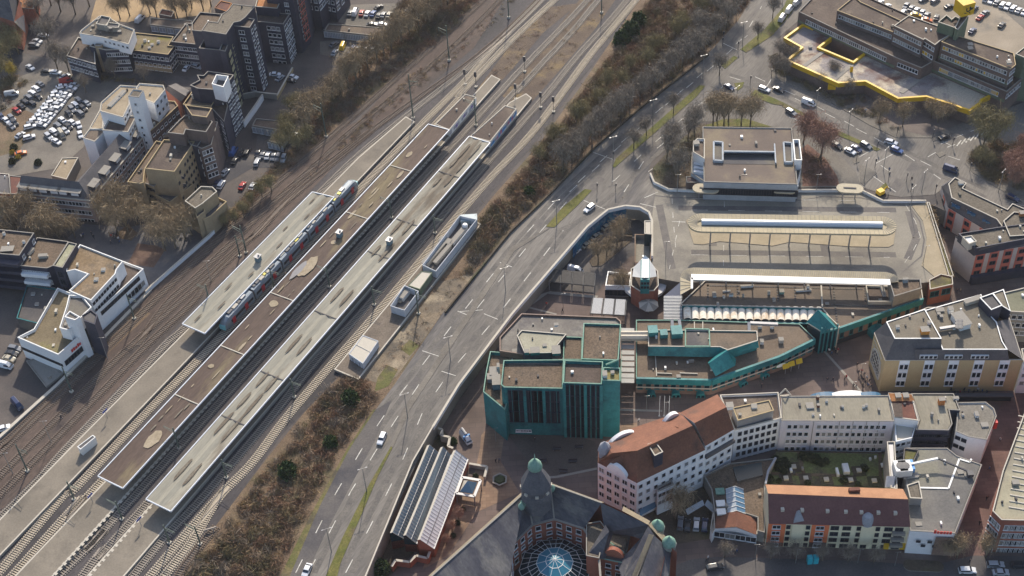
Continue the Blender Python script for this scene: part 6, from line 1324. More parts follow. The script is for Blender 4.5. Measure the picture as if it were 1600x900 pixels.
b.slopes('gable_wall', white_wall, [[(1102, 697, h2_), (1085, 661, h2_+6.5), (1062, 645, h2_)], [(1147, 671, h2_), (1121, 616, h2_), (1135, 636, h2_+6.5)]])
b.windows((1102, 697), (1147, 671), 4, 4, 1.2, 1.5, 1.4, 3.0); b.band((1102, 697), (1147, 671), h2_-4.4, h2_-3.4, slate_roof, .8, th=.8, name='eaves'); b.done()
h3 = rise((1148, 672), (1141, 720), LOW)
b = LB('office_building', 'white office block with a regular grid of small dark windows and beige rooftop storey', 'office building', (1141, 720))
b.block([(1148, 672), (1221, 653), (1216, 613), (1125, 617), (1134, 640)], h3, white_wall, bitumen, .6, cap_light); b.windows((1148, 672), (1221, 653), 5, 7, .95, 1.3, 2.0, 2.7, style='dark', m0=1.5)
b.block([(1145, 637), (1153, 657), (1209, 641), (1202, 625)], h3+2.6, steel, MATS['sandy_roof'], .2, cap_yellow, zb=h3-.5); b.boxes([(1178, 637, 2, 2, .9), (1156, 650, 1, 1, 1, steel), (1140, 637, 2.4, 2.4, 1.5)]); b.done()
h4 = rise((1221, 657), (1212, 704), LOW)
b = LB('apartment_house', 'long pale lilac apartment row with small paired windows above the roof garden', 'apartment building', (1212, 704))
lilac = mat('lilac_render', (.6, .57, .62), (.64, .61, .65), .2, fine=.03)
b.block([(1221, 657), (1397, 658), (1389, 618), (1221, 619)], h4, lilac, mat('grey_sheet_roof', (.22, .2, .155), (.27, .245, .19), .12, c3=(.16, .14, .11), scale3=.1, fine=.1, stretch=(1, .3, 1)), .15, cap_grey)
wsty = lambda r, c: 'white'
b.windows((1221, 657), (1397, 658), 4, 17, 1.0, 1.5, 2.3, 2.9, m0=2.2, skip=[(r, c) for r in range(4) for c in (4,)])
for t in (.29, .52, .64, .76, .87):
    a, c = b.edge((1221, 657), (1397, 658)); q = a+(c-a)*t; d = (c-a).normalized(); nrm = Vector((d.y, -d.x)); b.part(MB().box((q.x+nrm.x*.06, q.y+nrm.y*.06, LOW+.3), .14, .14, h4-LOW-.5, steel), 'downpipe')
b.boxes([(1265, 636, 2.6, 2.6, .9), (1291, 629, .9, .9, 1.2), (1316, 638, .9, .9, 1.2), (1349, 638, .9, .9, 1.2), (1353, 636, .9, .9, 1.3), (1270, 650, .9, .9, 1.0), (1277, 625, 1, 1, 2.0, brown_tile), (1278, 637, 1, 1, 1.6, brown_tile)]); b.done()
r = empty('arched_shop_canopy', P(1325, 612, LOW), 'white vaulted shop canopies peeking over the lilac apartment row from the street', 'canopy')
for u, w_, m in ((1293, 3.8, glass_blue), (1327, 5, white_metal), (1360, 3.8, glass_blue)):
    q = P(u, 620, 5.5); m_ = MB(); n = 10
    for k in range(n):
        a0, a1 = math.pi*k/n, math.pi*(k+1)/n; m_.face([(q.x+w_*math.cos(a0), q.y-1, 2.6+w_*.4*math.sin(a0)), (q.x+w_*math.cos(a0), q.y+3, 2.6+w_*.4*math.sin(a0)), (q.x+w_*math.cos(a1), q.y+3, 2.6+w_*.4*math.sin(a1)), (q.x+w_*math.cos(a1), q.y-1, 2.6+w_*.4*math.sin(a1))], m)
        m_.bar((q.x+w_*math.cos(a0), q.y-1, 2.7+w_*.4*math.sin(a0)), (q.x+w_*math.cos(a1), q.y-1, 2.7+w_*.4*math.sin(a1)), .5, .3, white_metal)
    m_.build('vault', r)
p = P(1226, 616, h4); q = empty('roof_triangle', (p.x, p.y, h4-.5), 'small cream triangular frame on the roof edge at the left of the lilac row', 'roof ornament'); MB().bar((-1.6, 0, 0), (1.6, 0, 0), .3, .3, cap_light).bar((-1.6, 0, 0), (0, 0, 2.6), .3, .3, cap_light).bar((1.6, 0, 0), (0, 0, 2.6), .3, .3, cap_light).build('frame', q, local=True)
b = LB('town_house', 'narrow white house with orange top and dark red roof between lilac row and slate block', 'house', (1400, 705))
b.block([(1398, 652), (1435, 657), (1424, 616), (1388, 614)], h4+.6, white_wall, brown_tile, .1, cap_light); b.slopes('upper_roof', orange_tile, [[(1388, 614, h4+1.6), (1424, 616, h4+1.6), (1429, 626, h4+1), (1393, 627, h4+1)]]); b.slopes('terrace', bitumen, [[(1394, 630, h4+.8), (1409, 630, h4+.8), (1411, 652, h4+.8), (1398, 651, h4+.8)]])
b.boxes([(1403, 619, 2, 2, .6, cap_light), (1415, 619, 2, 2, .6, cap_light)], z=h4+1.2)
b.block([(1400, 690), (1425, 684), (1430, 668), (1420, 655), (1398, 656)], h4-2, white_wall, cap_light, .3, white_metal); b.windows((1400, 690), (1425, 684), 4, 3, 1.1, 1.3, 1.6, 2.7); b.done()
h5 = 7
b = LB('commercial_building', 'dark slate block with beige flat roof and window bands behind the big grey roof', 'commercial building', (1430, 700))
b.block([(1431, 671), (1482, 672), (1488, 662), (1483, 640), (1500, 641), (1490, 615), (1424, 615), (1436, 656)], h4-1, slate, MATS['grey_sheet_roof'], .2, cap_grey); b.windows((1431, 671), (1482, 672), 3, 4, 3.0, 1.0, 2.2, 2.6, style='dark')
b.boxes([(1470, 632, 2.2, 1.6, 2.8, mat('orange_chimney', (.55, .2, .06))), (1455, 652, .9, .9, 2.2, steel), (1493, 624, 2, 1.2, .9)]); b.done()
b = LB('commercial_building', 'rounded corner building with grey gravel roof and white rear walls at the lane junction', 'commercial building', (1541, 720))
b.block([(1494, 674), (1513, 682), (1542, 687), (1557, 650), (1553, 638), (1540, 628), (1497, 629)], 4.5, white_wall, mat('speckled_roof', (.17, .155, .13), (.22, .2, .17), .12, fine=.16), .3, cap_grey); b.windows((1494, 674), (1513, 682), 2, 2, 1.3, 1.2, 2, 3, style='dark'); b.boxes([(1525, 650, 1.3, 2.2, 1.3), (1538, 665, 2.4, 2, .6), (1504, 650, .9, .9, .9)])
b.part(MB().box((*P(1555, 662, 3).xy, 1.6), .8, 1.1, 2.4, red_paint), 'red_sign'); b.done()
h6 = 3.5
b = LB('supermarket', 'big low store with grey sheet roof, white street wall and a red sign', 'commercial building', (1413, 858))
big = [(1416, 700), (1480, 700), (1495, 712), (1534, 726), (1492, 833), (1422, 829), (1417, 770)]
b.block(big, h6, white_wall, mat('worn_grey_roof', (.12, .115, .11), (.17, .16, .145), .07, c3=(.2, .19, .15), scale3=.05, fine=.12), .15, cap_grey)
m_ = MB()
for p, q in (((1438, 762), (1482, 763)), ((1482, 763), (1499, 717)), ((1499, 717), (1515, 722)), ((1515, 722), (1518, 717))): m_.bar(P(*p, h6-.02), P(*q, h6-.02), .45, .12, white_metal)
b.part(m_, 'roof_kerb'); b.boxes([(1500, 739, 2, 1.8, .6), (1511, 744, 2, 1.8, .6), (1435, 820, 2, 1.6, .5), (1422, 745, 5, 2, .8, white_metal)])
b.block([(1417, 758), (1422, 778), (1441, 779), (1436, 752)], h6+2.6, steel, gravel_grey, .2, cap_light, zb=h6-.3); b.block([(1413, 700), (1411, 722), (1425, 726), (1436, 703)], h6+.6, slate, moss_m, .3, felt_dark, zb=LOW)
for i in range(2):
    q = P(1408+i*7, 725, h6+3); b.part(MB().box((q.x, q.y, h6), 3.0, 3.4, 2.4, white_metal), 'air_conditioner'); b.part(MB().lathe((q.x, q.y, h6+2.4), [(1.1, 0), (1.1, .12), (.1, .14)], frame_dark, 10), 'fan')
b.windows((1422, 829), (1492, 833), 2, 5, 1.0, .7, 4.0, 1.6, style='dark', m0=2.5, pick=lambda r, c: (r+c) % 2 == 0 and c < 4)
a, c = b.edge((1422, 829), (1492, 833)); d = (c-a).normalized(); nrm = Vector((d.y, -d.x)); L_ = (c-a).length; q = a+d*L_*.86; b.part(MB().solid([tuple(x) for x in (q-d*2.6, q+d*2.6, q+d*2.6+nrm*.1, q-d*2.6+nrm*.1)], LOW+.6, h6-1.4, brownbrick, bottom=True), 'relief_panel')
sg = MB(); x = L_*.53; rr = random.Random(11); k = 0
while x < L_*.9:
    wd = .42+rr.random()*.25; hh = 1.35 if k in (0, 8) else .95; p = a+d*x+nrm*.1; s_ = a+d*(x+wd)+nrm*.1
    sg.solid([tuple(p.xy), tuple(s_.xy), tuple((s_+nrm*.12).xy), tuple((p+nrm*.12).xy)], h6+.25, h6+.25+hh, red_paint, bottom=True); x += wd+.14+(.5 if k == 7 else 0); k += 1
b.part(sg, 'sign_letters'); b.done()
# courtyard between buildings with blue hoist
p = P(1420, 732, h6); r = empty('lifting_platform', (p.x, p.y, h6), 'blue and white lifting platform with folded arm on the grey store roof', 'lift')
MB().box((0, 0, 0), 2, 3, 1.6, gb).build('chassis', r, local=True); MB().bar((0, 0, 1.6), (7, .8, 2.2), .5, .5, white_metal).bar((7, .8, 2.2), (14, -3, .9), .35, .35, frame_dark).build('arm', r, local=True); MB().box((14, -3.4, .2), 1.4, 1.4, 1.0, frame_dark).build('basket', r, local=True)
# long colourful apartment row
b = LB('apartment_house', 'long apartment row with tiled roof coloured shaded-purple and sunlit-orange and cream and coral painted front', 'apartment building', (1195, 845))
h8 = rise((1422, 821), (1410, 858), LOW); zr8 = h8+5.5; bk = [(1196, 757), (1411, 764)]
cream_w = mat('cream_render', (.78, .71, .5), (.74, .67, .47), .3, fine=.03); coral = mat('coral_render', (.75, .2, .08), (.7, .18, .07), .3, fine=.04)
F0, F1 = P(1201, 816, h8), P(1422, 821, h8); K0, K1 = P(1196, 757, h8+2.5), P(1411, 764, h8+2.5); Rg0, Rg1 = P(1200, 771, zr8), P(1419, 780, zr8)
fp = orient([tuple(x.xy) for x in (F0, F1, K1, K0)]); b.last = fp; b.z = h8; b.part(MB().solid(fp, LOW, h8, cream_w, top=False), 'wall')
def fm(pts, m): return MB().face(pts, m)
b.part(fm([F0+Vector((0, -.4, -.1)), F1+Vector((0, -.4, -.1)), Rg1, Rg0], shaded_tile), 'front_roof'); b.part(fm([Rg0, Rg1, K1, K0], mat('sunlit_orange_tiles', (.27, .14, .078), (.32, .17, .095), .3, fine=.08)), 'rear_roof')  # front slope coloured as shaded tiles, rear slope as sunlit ones
b.part(fm([(K0.x, K0.y, h8), F0, Rg0, K0], cream_w), 'gable_wall'); b.part(fm([(K1.x, K1.y, h8), K1, Rg1, F1], cream_w), 'gable_wall')
a, c = b.face_to(F0.xy, F1.xy); d = (c-a).normalized(); nrm = Vector((d.y, -d.x)); Lf = (c-a).length
def panel(t0, t1, m, out=.08, z0=LOW+.2, z1=None, name='painted_panel'):
    p, q = a+d*Lf*t0, a+d*Lf*t1; b.part(MB().solid([tuple(x) for x in (p-nrm*.05, q-nrm*.05, q+nrm*out, p+nrm*out)], z0, z1 or h8-.2, m, bottom=True), name)
panel(0, .125, coral); panel(.31, .435, coral, z0=LOW+2.2); panel(.31, .435, brown_tile, z1=LOW+2.2); panel(0, .125, brown_tile, out=.1, z1=LOW+1.8)
for t, st_ in ((.06, 'white'), (.145, 'dark'), (.22, 'dark'), (.285, 'dark'), (.37, 'white'), (.475, 'dark'), (.56, 'dark'), (.645, 'dark'), (.70, 'dark'), (.78, 'dark'), (.855, 'dark'), (.93, 'dark')):
    for r_ in range(4):
        w_ = 1.9 if t in (.06, .37, .475, .56, .855, .93) else (1.4 if t in (.22, .70) else .95)
        pq = a+d*Lf*t+nrm*(.12 if t in (.06, .37) else .04); link('window', window_mesh(w_, 1.35, st_), b.root, Vector((pq.x, pq.y, h8-1.6-r_*2.35))-b.root.location, math.atan2(nrm.y, nrm.x)-math.pi/2)
        if t == .93 and r_ < 3: b.part(MB().solid([tuple(x) for x in (pq-d*1.5, pq+d*1.5, pq+d*1.5+nrm*.9, pq-d*1.5+nrm*.9)], h8-2.6-r_*2.35-.5, h8-2.6-r_*2.35+.35, cap_grey, bottom=True), 'balcony')
zinc = MATS['zinc_grey']
for t, kind in ((.21, 0), (.7, 1)):
    q = a+d*Lf*t; ctr_ = Vector((q.x, q.y, 0))+Vector((-nrm.x, -nrm.y, 0))*1.2; b.part(MB().lathe((ctr_.x, ctr_.y, h8-.4), [(1.9, 0), (1.7, 1.2), (1.2 if kind else .8, 2.6), (.05, 3.8 if kind == 0 else 3.3)], zinc, 4 if kind == 0 else 10, R(45)), 'oriel_roof')
    pts = [q-d*1.3-nrm*.1, q+d*1.3-nrm*.1, q+d*1.3+nrm*.3, q-d*1.3+nrm*.3]; b.part(MB().solid([tuple(x) for x in pts], LOW+2, h8-.1, cream_w, bottom=True), 'oriel')
for t in (.865, .985): panel(t-.02, t+.02, yellow, out=.2, z1=LOW+2.6, name='yellow_portal')
for t in (.1, .24, .42, .55, .66, .78, .9):
    q = F0.lerp(F1, t).lerp(Rg0.lerp(Rg1, t), .42); b.part(MB().box((q.x, q.y, q.z), .8, .8, .8, cap_light), 'chimney_pipe')
q = K0.lerp(K1, .63).lerp(Rg0.lerp(Rg1, .63), .5); b.part(MB().box((q.x, q.y, q.z-.2), 2.6, .9, 1.5, brown_tile), 'chimney')
b.done()
# roof garden, its shrubs come with the plants
b = LB('roof_garden', 'walled roof garden with lawn, shrubs and small skylights enclosed by the apartment rows', 'roof garden', (1200, 757)); zgd = LOW+1.2
b.block([(1212, 704), (1386, 707), (1394, 762), (1190, 757), (1196, 735)], zgd, cap_grey, mat('garden_lawn', (.13, .15, .05), (.18, .185, .075), .12, c3=(.09, .075, .05), scale3=.12, fine=.2), .15, soil_dark)
for u, v in ((1228, 748), (1259, 748), (1291, 750), (1329, 751), (1366, 752), (1240, 730), (1342, 736)):
    q = P(u, v, zgd); b.part(MB().box((q.x, q.y, zgd-.1), 3.2, 3.2, .15, soil_dark).box((q.x, q.y, zgd), 1.2, 1.2, .5, cap_light), 'skylight')
q = P(1321, 735, zgd); b.part(MB().box((q.x, q.y, zgd), 1.5, 2.8, 1.2, white_metal), 'air_conditioner'); q = P(1308, 740, zgd); b.part(MB().box((q.x, q.y, zgd), .6, 2.2, 1.1, white_metal), 'duct')
for p, q in (((1248, 706), (1256, 742)), ((1205, 740), (1316, 743)), ((1316, 743), (1322, 760)), ((1375, 707), (1376, 760))): b.part(MB().bar(P(*p, zgd-.06), P(*q, zgd-.06), .9, .06, soil), 'garden_path')
b.done()
b = LB('covered_stairs', 'grey pipework and fire stairs along the alley right of the roof garden', 'stairs', (1395, 765)); b.block([(1386, 690), (1392, 762), (1402, 764), (1398, 690)], h6+.5, cap_grey, steel, .3, cap_light)
for i in range(5): b.part(MB().tube(P(1388+i*2.2, 745, h6+1), P(1385+i*2.2, 762, h6), .5, .4, zinc), 'pipe')
b.done()
# low roofs around the small red-roofed hall
b = LB('shop_building', 'low courtyard building with brown gravel roof, skylights and long glass lantern', 'shop building', (1115, 840)); zl = LOW+4.2
b.block([(1100, 743), (1112, 765), (1117, 799), (1150, 797), (1184, 808), (1184, 829), (1195, 832), (1195, 757), (1200, 737), (1212, 716), (1140, 724)], zl, cap_grey, gravel_roof, .2, cap_grey)
for u, v in ((1125, 768), (1126, 787), (1127, 800)): q = P(u, v, zl); b.part(MB().box((q.x, q.y, zl-.2), 2.2, 1.8, .5, white_metal if v > 770 else verdigris), 'skylight')
q0, q1 = P(1148, 762, zl+.6), P(1151, 800, zl+.6); d = (q1-q0).normalized(); s_ = Vector((-d.y, d.x, 0)); m_ = MB(); m_.face([q0-s_*2.2-Vector((0, 0, .7)), q1-s_*2.2-Vector((0, 0, .7)), q1+Vector((0, 0, .5)), q0+Vector((0, 0, .5))], pm('pale_glass', (.4, .45, .5), .2)); m_.face([q1+s_*2.2-Vector((0, 0, .7)), q0+s_*2.2-Vector((0, 0, .7)), q0+Vector((0, 0, .5)), q1+Vector((0, 0, .5))], glass_blue)
for k in range(6): t = q0.lerp(q1, k/5); m_.bar(t-s_*2.2-Vector((0, 0, .6)), t+Vector((0, 0, .6)), .14, .14, white_metal); m_.bar(t+s_*2.2-Vector((0, 0, .6)), t+Vector((0, 0, .6)), .14, .14, white_metal)
b.part(m_, 'glass_lantern')
q = W([(1145, 730), (1152, 752), (1192, 742), (1190, 722)], zl+.3); b.part(MB().solid(q, zl-.3, zl+.3, felt_dark, mtop=glass_teal), 'dark_skylight'); m_ = MB()
for p, r_ in (((1196, 757), (1200, 737)), ((1200, 737), (1212, 716))): m_.bar(P(*p, zl+.3), P(*r_, zl+.3), .5, .8, zinc)
b.part(m_, 'duct'); b.done()
b = LB('shop_building', 'small white hall with red gabled roof and row of glass doors on the street', 'shop building', (1109, 841)); z9 = LOW+3.4
q = W([(1117, 826), (1150, 826), (1182, 836), (1182, 810), (1119, 803)], z9); b.last = q; b.z = z9; b.part(MB().solid(q, LOW, z9, white_wall), 'wall')
b.slopes('roof', tiles, [[(1117, 826, z9), (1150, 823, z9+2.2), (1151, 799, z9+2.2), (1119, 803, z9)], [(1150, 823, z9+2.2), (1182, 836, z9), (1182, 810, z9), (1151, 799, z9+2.2)]]); b.slopes('gable_wall', white_wall, [[(1117, 826, z9), (1150, 824, z9+2.1), (1182, 836, z9)]])
b.windows((1117, 826), (1182, 836), 1, 4, 2.6, 2.0, 2.0, 3, style='white'); b.block([(1182, 834), (1194, 836), (1195, 830), (1183, 828)], LOW+2.8, white_wall, gravel_roof, .2, cap_light); b.block([(1110, 826), (1113, 833), (1117, 826), (1116, 800), (1114, 800)], LOW+4, white_wall, cap_grey, .1, cap_grey); b.done()
# ---------------- corner building bottom right
b = LB('commercial_building', 'brick street building with beige ribbed roof at the lower right corner', 'commercial building', (1551, 865)); hc_ = rise((1565, 812), (1558, 865), LOW)
b.block([(1551, 798), (1565, 812), (1680, 815), (1680, 600), (1608, 626), (1567, 735)], hc_, redbrick, mat('beige_ribbed_roof', (.34, .31, .22), (.29, .265, .19), .25, c3=(.22, .2, .16), scale3=.08, fine=.08), .5, cap_light)
b.windows((1565, 812), (1680, 815), 4, 12, 1.7, 1.8, 3, 3.0, m0=2); b.windows((1551, 798), (1565, 812), 4, 3, 1.4, 1.8, 3, 3.0); b.boxes([(1586, 756, 2.2, 1.8, 1, cap_grey)])
m_ = MB()
for i in range(16): m_.bar(P(1576+i*1.0, 792-i*9.5, hc_-.4), P(1606+i*.6, 797-i*9.5, hc_-.4), .3, .2, cap_light)
o = b.part(m_, 'roof_rib'); o['kind'] = 'stuff'; b.done()
# ---------------- glass shed museum
b = LB('glass_sheds', 'three parallel sawtooth glass roofed sheds with white ridges beside the ring road', 'glasshouse', (655, 862))
for (r0, r1, l0, l1) in (((671, 695), (613, 832), (686, 708), (631, 842)), ((692, 698), (634, 836), (705, 711), (651, 850)), ((712, 703), (656, 843), (731, 718), (678, 858))):
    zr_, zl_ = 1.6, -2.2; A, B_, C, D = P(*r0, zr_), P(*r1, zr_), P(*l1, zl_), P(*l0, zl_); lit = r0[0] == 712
    b.part(MB().face([A, B_, C, D], pm('lit_glazing', (.72, .74, .76), .5, 0, .3) if lit else pm('dim_glazing', (.25, .31, .34), .4, 0, .3)), 'glazing')  # sunlight put into the paler glazing of the last shed, others dimmer
    dl = (B_-A); s_ = Vector((-dl.y, dl.x, 0)).normalized()
    if s_.dot(D-A) > 0: s_ = -s_
    Wl = MB(); o0, o1 = A+s_*.7, B_+s_*.7
    Wl.face([A, B_, o1-Vector((0, 0, .5)), o0-Vector((0, 0, .5))], cap_light); b.part(Wl, 'ridge_band'); m_ = MB(); n = 30
    for i in range(n+1):
        t = i/n; m_.bar(A.lerp(B_, t)+Vector((0, 0, .06)), D.lerp(C, t)+Vector((0, 0, .06)), .1, .1, steel)
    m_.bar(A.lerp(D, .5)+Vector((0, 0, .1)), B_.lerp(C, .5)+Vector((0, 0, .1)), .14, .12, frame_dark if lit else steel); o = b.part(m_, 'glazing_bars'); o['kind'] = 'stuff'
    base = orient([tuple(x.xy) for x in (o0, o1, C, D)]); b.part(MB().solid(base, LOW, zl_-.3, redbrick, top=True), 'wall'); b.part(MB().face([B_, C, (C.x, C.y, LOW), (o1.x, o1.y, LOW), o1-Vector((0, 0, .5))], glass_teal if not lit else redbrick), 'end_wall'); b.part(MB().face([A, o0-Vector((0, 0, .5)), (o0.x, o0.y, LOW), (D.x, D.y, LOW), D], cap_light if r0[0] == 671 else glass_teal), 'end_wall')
    b.part(MB().bar(D, C, .4, .4, steel), 'gutter')
b.done()
wall_thing('zigzag_wall', [(683, 668), (691, 671), (689, 680), (703, 683), (700, 697), (708, 700)], LOW, 2.4, .5, cap_light, 'zigzag pale garden wall at the upper end of the glass sheds')
wall_thing('zigzag_wall', [(612, 885), (618, 875), (640, 878), (650, 868), (668, 872), (674, 855)], LOW, 2.2, .5, redbrick, 'zigzag brick garden wall at the lower end of the glass sheds')
wall_thing('garden_wall', [(733, 724), (761, 729), (757, 745)], LOW, 1.4, .5, cap_light, 'low angular sandstone wall beside the pyramid pavilion')
r = empty('pyramid_pavilion', P(731, 765, LOW), 'square pavilion with steel frame and small glass pyramid roof', 'pavilion'); zp = LOW+3.6
q = [P(u, v, zp) for u, v in ((722, 746), (751, 751), (741, 776), (713, 771))]; m_ = MB()
for i in range(4): m_.bar(q[i], q[(i+1) % 4], .7, .4, steel)
m_.build('frame', r); ctr_ = sum(q, Vector())/4; m_ = MB()
for i in range(4): m_.face([ctr_+(q[i]-ctr_)*.72, ctr_+(q[(i+1) % 4]-ctr_)*.72, ctr_+Vector((0, 0, 2.6))], glass_blue if i in (1, 2) else cap_light)
m_.build('pyramid', r)
for x in q: MB().tube((x.x, x.y, LOW), (x.x, x.y, zp), .18, .18, steel).build('post', r)
# ---------------- town hall
b = LB('town_hall', 'brick town hall with weathered dark slate roofs, copper topped tower and courtyard', 'town hall', (866, 850))
zo, zi = 11.5, 5.5
outer = [(655, 918), (822, 768), (860, 757), (940, 786), (1013, 820), (1022, 835), (1050, 862), (1035, 930)]
inner = [(790, 930), (797, 900), (799, 852), (832, 820), (866, 811), (912, 826), (935, 860), (940, 925)]
O = [P(u, v, zo) for u, v in outer]; I = [P(u, v, zi) for u, v in inner]
sl = stripe_slate
faces = [[O[0], O[1], I[3], I[2], I[0]], [O[1], O[2], I[4], I[3]], [O[2], O[3], I[5], I[4]]]
m_ = MB()
for f in faces: m_.face(f, sl)
b.part(m_, 'roof')
m_ = MB()
for p_, q_ in ((O[1], I[3]), (O[2], I[4]), (O[0], O[1]), (O[1], O[2]), (O[2], O[3])): m_.bar(p_+Vector((0, 0, .1)), q_+Vector((0, 0, .1)), .35, .2, cap_grey)
b.part(m_, 'ridge_cap')
# outer slopes, sunlight put into a lighter slate colour
m_ = MB(); lit = mat('sunlit_slate_tint', (.19, .16, .115), (.24, .2, .14), .3, fine=.1)
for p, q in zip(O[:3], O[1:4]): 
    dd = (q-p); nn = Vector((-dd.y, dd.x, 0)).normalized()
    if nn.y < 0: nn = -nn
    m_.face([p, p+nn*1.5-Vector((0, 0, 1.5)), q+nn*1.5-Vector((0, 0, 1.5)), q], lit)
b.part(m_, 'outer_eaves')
m_ = MB()
for p, q in zip(O[:-1], O[1:]):
    dd = (q-p); nn = Vector((-dd.y, dd.x, 0)).normalized()
    if nn.y < 0: nn = -nn
    m_.face([(p+nn*1.6).xy.to_3d()+Vector((0, 0, LOW)), (q+nn*1.6).xy.to_3d()+Vector((0, 0, LOW)), (q+nn*1.6).xy.to_3d()+Vector((0, 0, zo-1.8)), (p+nn*1.6).xy.to_3d()+Vector((0, 0, zo-1.8))], redbrick)
b.part(m_, 'outer_wall')
m_ = MB()
for p, q in zip(I[:-1], I[1:]): m_.face([(p.x, p.y, LOW), (q.x, q.y, LOW), (q.x, q.y, zi), (p.x, p.y, zi)], redbrick); m_.bar(p, q, .5, .35, cap_grey)
b.part(m_, 'courtyard_wall')
b.last = orient([tuple(x.xy) for x in (O[0], O[1], O[2], O[3], I[5], I[4], I[3], I[2])]); b.z = zi
def cw(p, q, rows, cols, w_=1.3, h_=1.7, top=1.9):
    d = (q-p).xy.normalized(); L = (q-p).xy.length; nrm = Vector((d.y, -d.x))
    cc = P(870, 880, 0).xy
    if nrm.dot(cc-p.xy) < 0: nrm = -nrm
    ang = math.atan2(nrm.y, nrm.x)-math.pi/2
    for r_ in range(rows):
        for c_ in range(cols): x = p.xy+d*(L*(c_+.5)/cols)+nrm*.04; link('window', window_mesh(w_, h_ if r_ != 1 else 1.1, 'white'), b.root, Vector((x.x, x.y, zi-top-r_*2.9))-b.root.location, ang)
cw(I[2], I[3], 3, 3); cw(I[3], I[4], 3, 2); cw(I[4], I[5], 3, 3); cw(I[1], I[2], 3, 2)
# inner wing towards the bottom and right wing
b.block([(797, 852), (800, 930), (690, 930), (730, 880)], zi+.4, redbrick, sl, .1, cap_grey)
b.block([(916, 818), (916, 868), (936, 872), (947, 826), (938, 814)], zi+.8, redbrick, gravel_grey, .4, cap_grey)
wgl = [(917, 868), (942, 873), (958, 845), (956, 822), (947, 822)]
b.slopes('wing_roof', sl, [[(917, 868, zi), (940, 873, zi), (952, 830, zi+4), (946, 820, zi+3.4)], [(940, 873, zi), (946, 873, zi-.5), (958, 832, zi+2), (952, 830, zi+4)]])
b.block([(917, 868), (941, 873), (975, 880), (975, 862), (952, 846)], zi-.5, redbrick, felt_dark, .3, verdigris)
gable(b, (944, 866), (975, 872), zi-1, 2.4, redbrick)
cwp = [(917, 868), (941, 873)]
a_, c_ = P(917, 869, zi-.5), P(975, 881, zi-.5); d = (c_-a_).xy.normalized(); nrm = Vector((d.y, -d.x)); ang = math.atan2(nrm.y, nrm.x)-math.pi/2
for r_ in range(3):
    for t in (.12, .3, .58, .85): x = a_.xy.lerp(c_.xy, t)+nrm*.06; link('window', window_mesh(1.3, 1.5, 'white'), b.root, Vector((x.x, x.y, zi-2.4-r_*2.9))-b.root.location, ang)
b.slopes('cross_roof', sl, [[(938, 785, zo), (1013, 820, zo), (1003, 840, zi+1.4), (945, 832, zi+1.4)]])
b.slopes('right_roof', sl, [[(955, 803, zo-1), (1013, 822, zo-1), (1000, 842, zi+1.5), (960, 828, zi+1.5)], [(1013, 822, zo), (1022, 836, zo), (984, 930, zo+1), (972, 905, zi)], [(1013, 822, zo), (972, 905, zi), (965, 880, zi-1), (1000, 842, zi+1.5)]])
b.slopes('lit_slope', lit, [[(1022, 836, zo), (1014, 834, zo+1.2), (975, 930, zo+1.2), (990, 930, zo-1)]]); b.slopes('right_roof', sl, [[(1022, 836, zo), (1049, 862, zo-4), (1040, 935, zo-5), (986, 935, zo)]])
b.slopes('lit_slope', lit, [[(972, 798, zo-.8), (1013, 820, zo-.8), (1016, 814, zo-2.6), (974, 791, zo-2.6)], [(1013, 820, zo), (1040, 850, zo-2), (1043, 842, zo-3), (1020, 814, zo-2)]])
q = W([(955, 833), (952, 868), (978, 872), (985, 838)], zi-2); b.part(MB().solid(q, LOW, zi-2, redbrick, mtop=felt_dark), 'light_court'); q = W([(955, 836), (952, 852), (975, 857), (980, 840)], zi-.5); b.part(MB().solid(q, LOW, zi-.5, cap_grey, mtop=gravel_grey), 'plant_room')
# glass dome over the courtyard
gc = P(867, 882, zi-5.0); m_ = MB(); fr_ = MB(); n = 10; R1_, R2_ = 8.6, 4.4; zA, zB, zC = zi-6.5, zi-4.2, zi-2.8
for i in range(n):
    a0, a1 = 2*math.pi*i/n, 2*math.pi*(i+1)/n; f = lambda r_, a_, z_: Vector((gc.x+r_*math.cos(a_), gc.y+r_*math.sin(a_), z_))
    m_.face([f(R1_, a0, zA), f(R1_, a1, zA), f(R2_, a1, zB), f(R2_, a0, zB)], glass_teal); m_.face([f(R2_, a0, zB), f(R2_, a1, zB), f(.1, a1, zC), f(.1, a0, zC)], pm('bright_blue_glass', (.03, .17, .25), .3))
    for k in range(3):
        t = k/3; a_ = a0+(a1-a0)*t; e0 = f(R1_, a0, zA).lerp(f(R1_, a1, zA), t); e1 = f(R2_, a0, zB).lerp(f(R2_, a1, zB), t); fr_.bar(e0, e1, .1, .1, white_metal)
    for t in (.0, .5, 1.0): e0 = f(R1_, a0, zA).lerp(f(R2_, a0, zB), t); e1 = f(R1_, a1, zA).lerp(f(R2_, a1, zB), t); fr_.bar(e0, e1, .1, .1, white_metal)
    fr_.bar(f(R2_, a0, zB), f(.1, a0, zC), .1, .1, white_metal); fr_.bar(f(2.2, a0, (zB+zC)/2), f(2.2, a1, (zB+zC)/2), .12, .12, white_metal)
gd = b.part(m_, 'glass_dome'); fo = fr_.build('dome_frame', gd); fo['kind'] = 'stuff'; fo.location = (0, 0, 0)
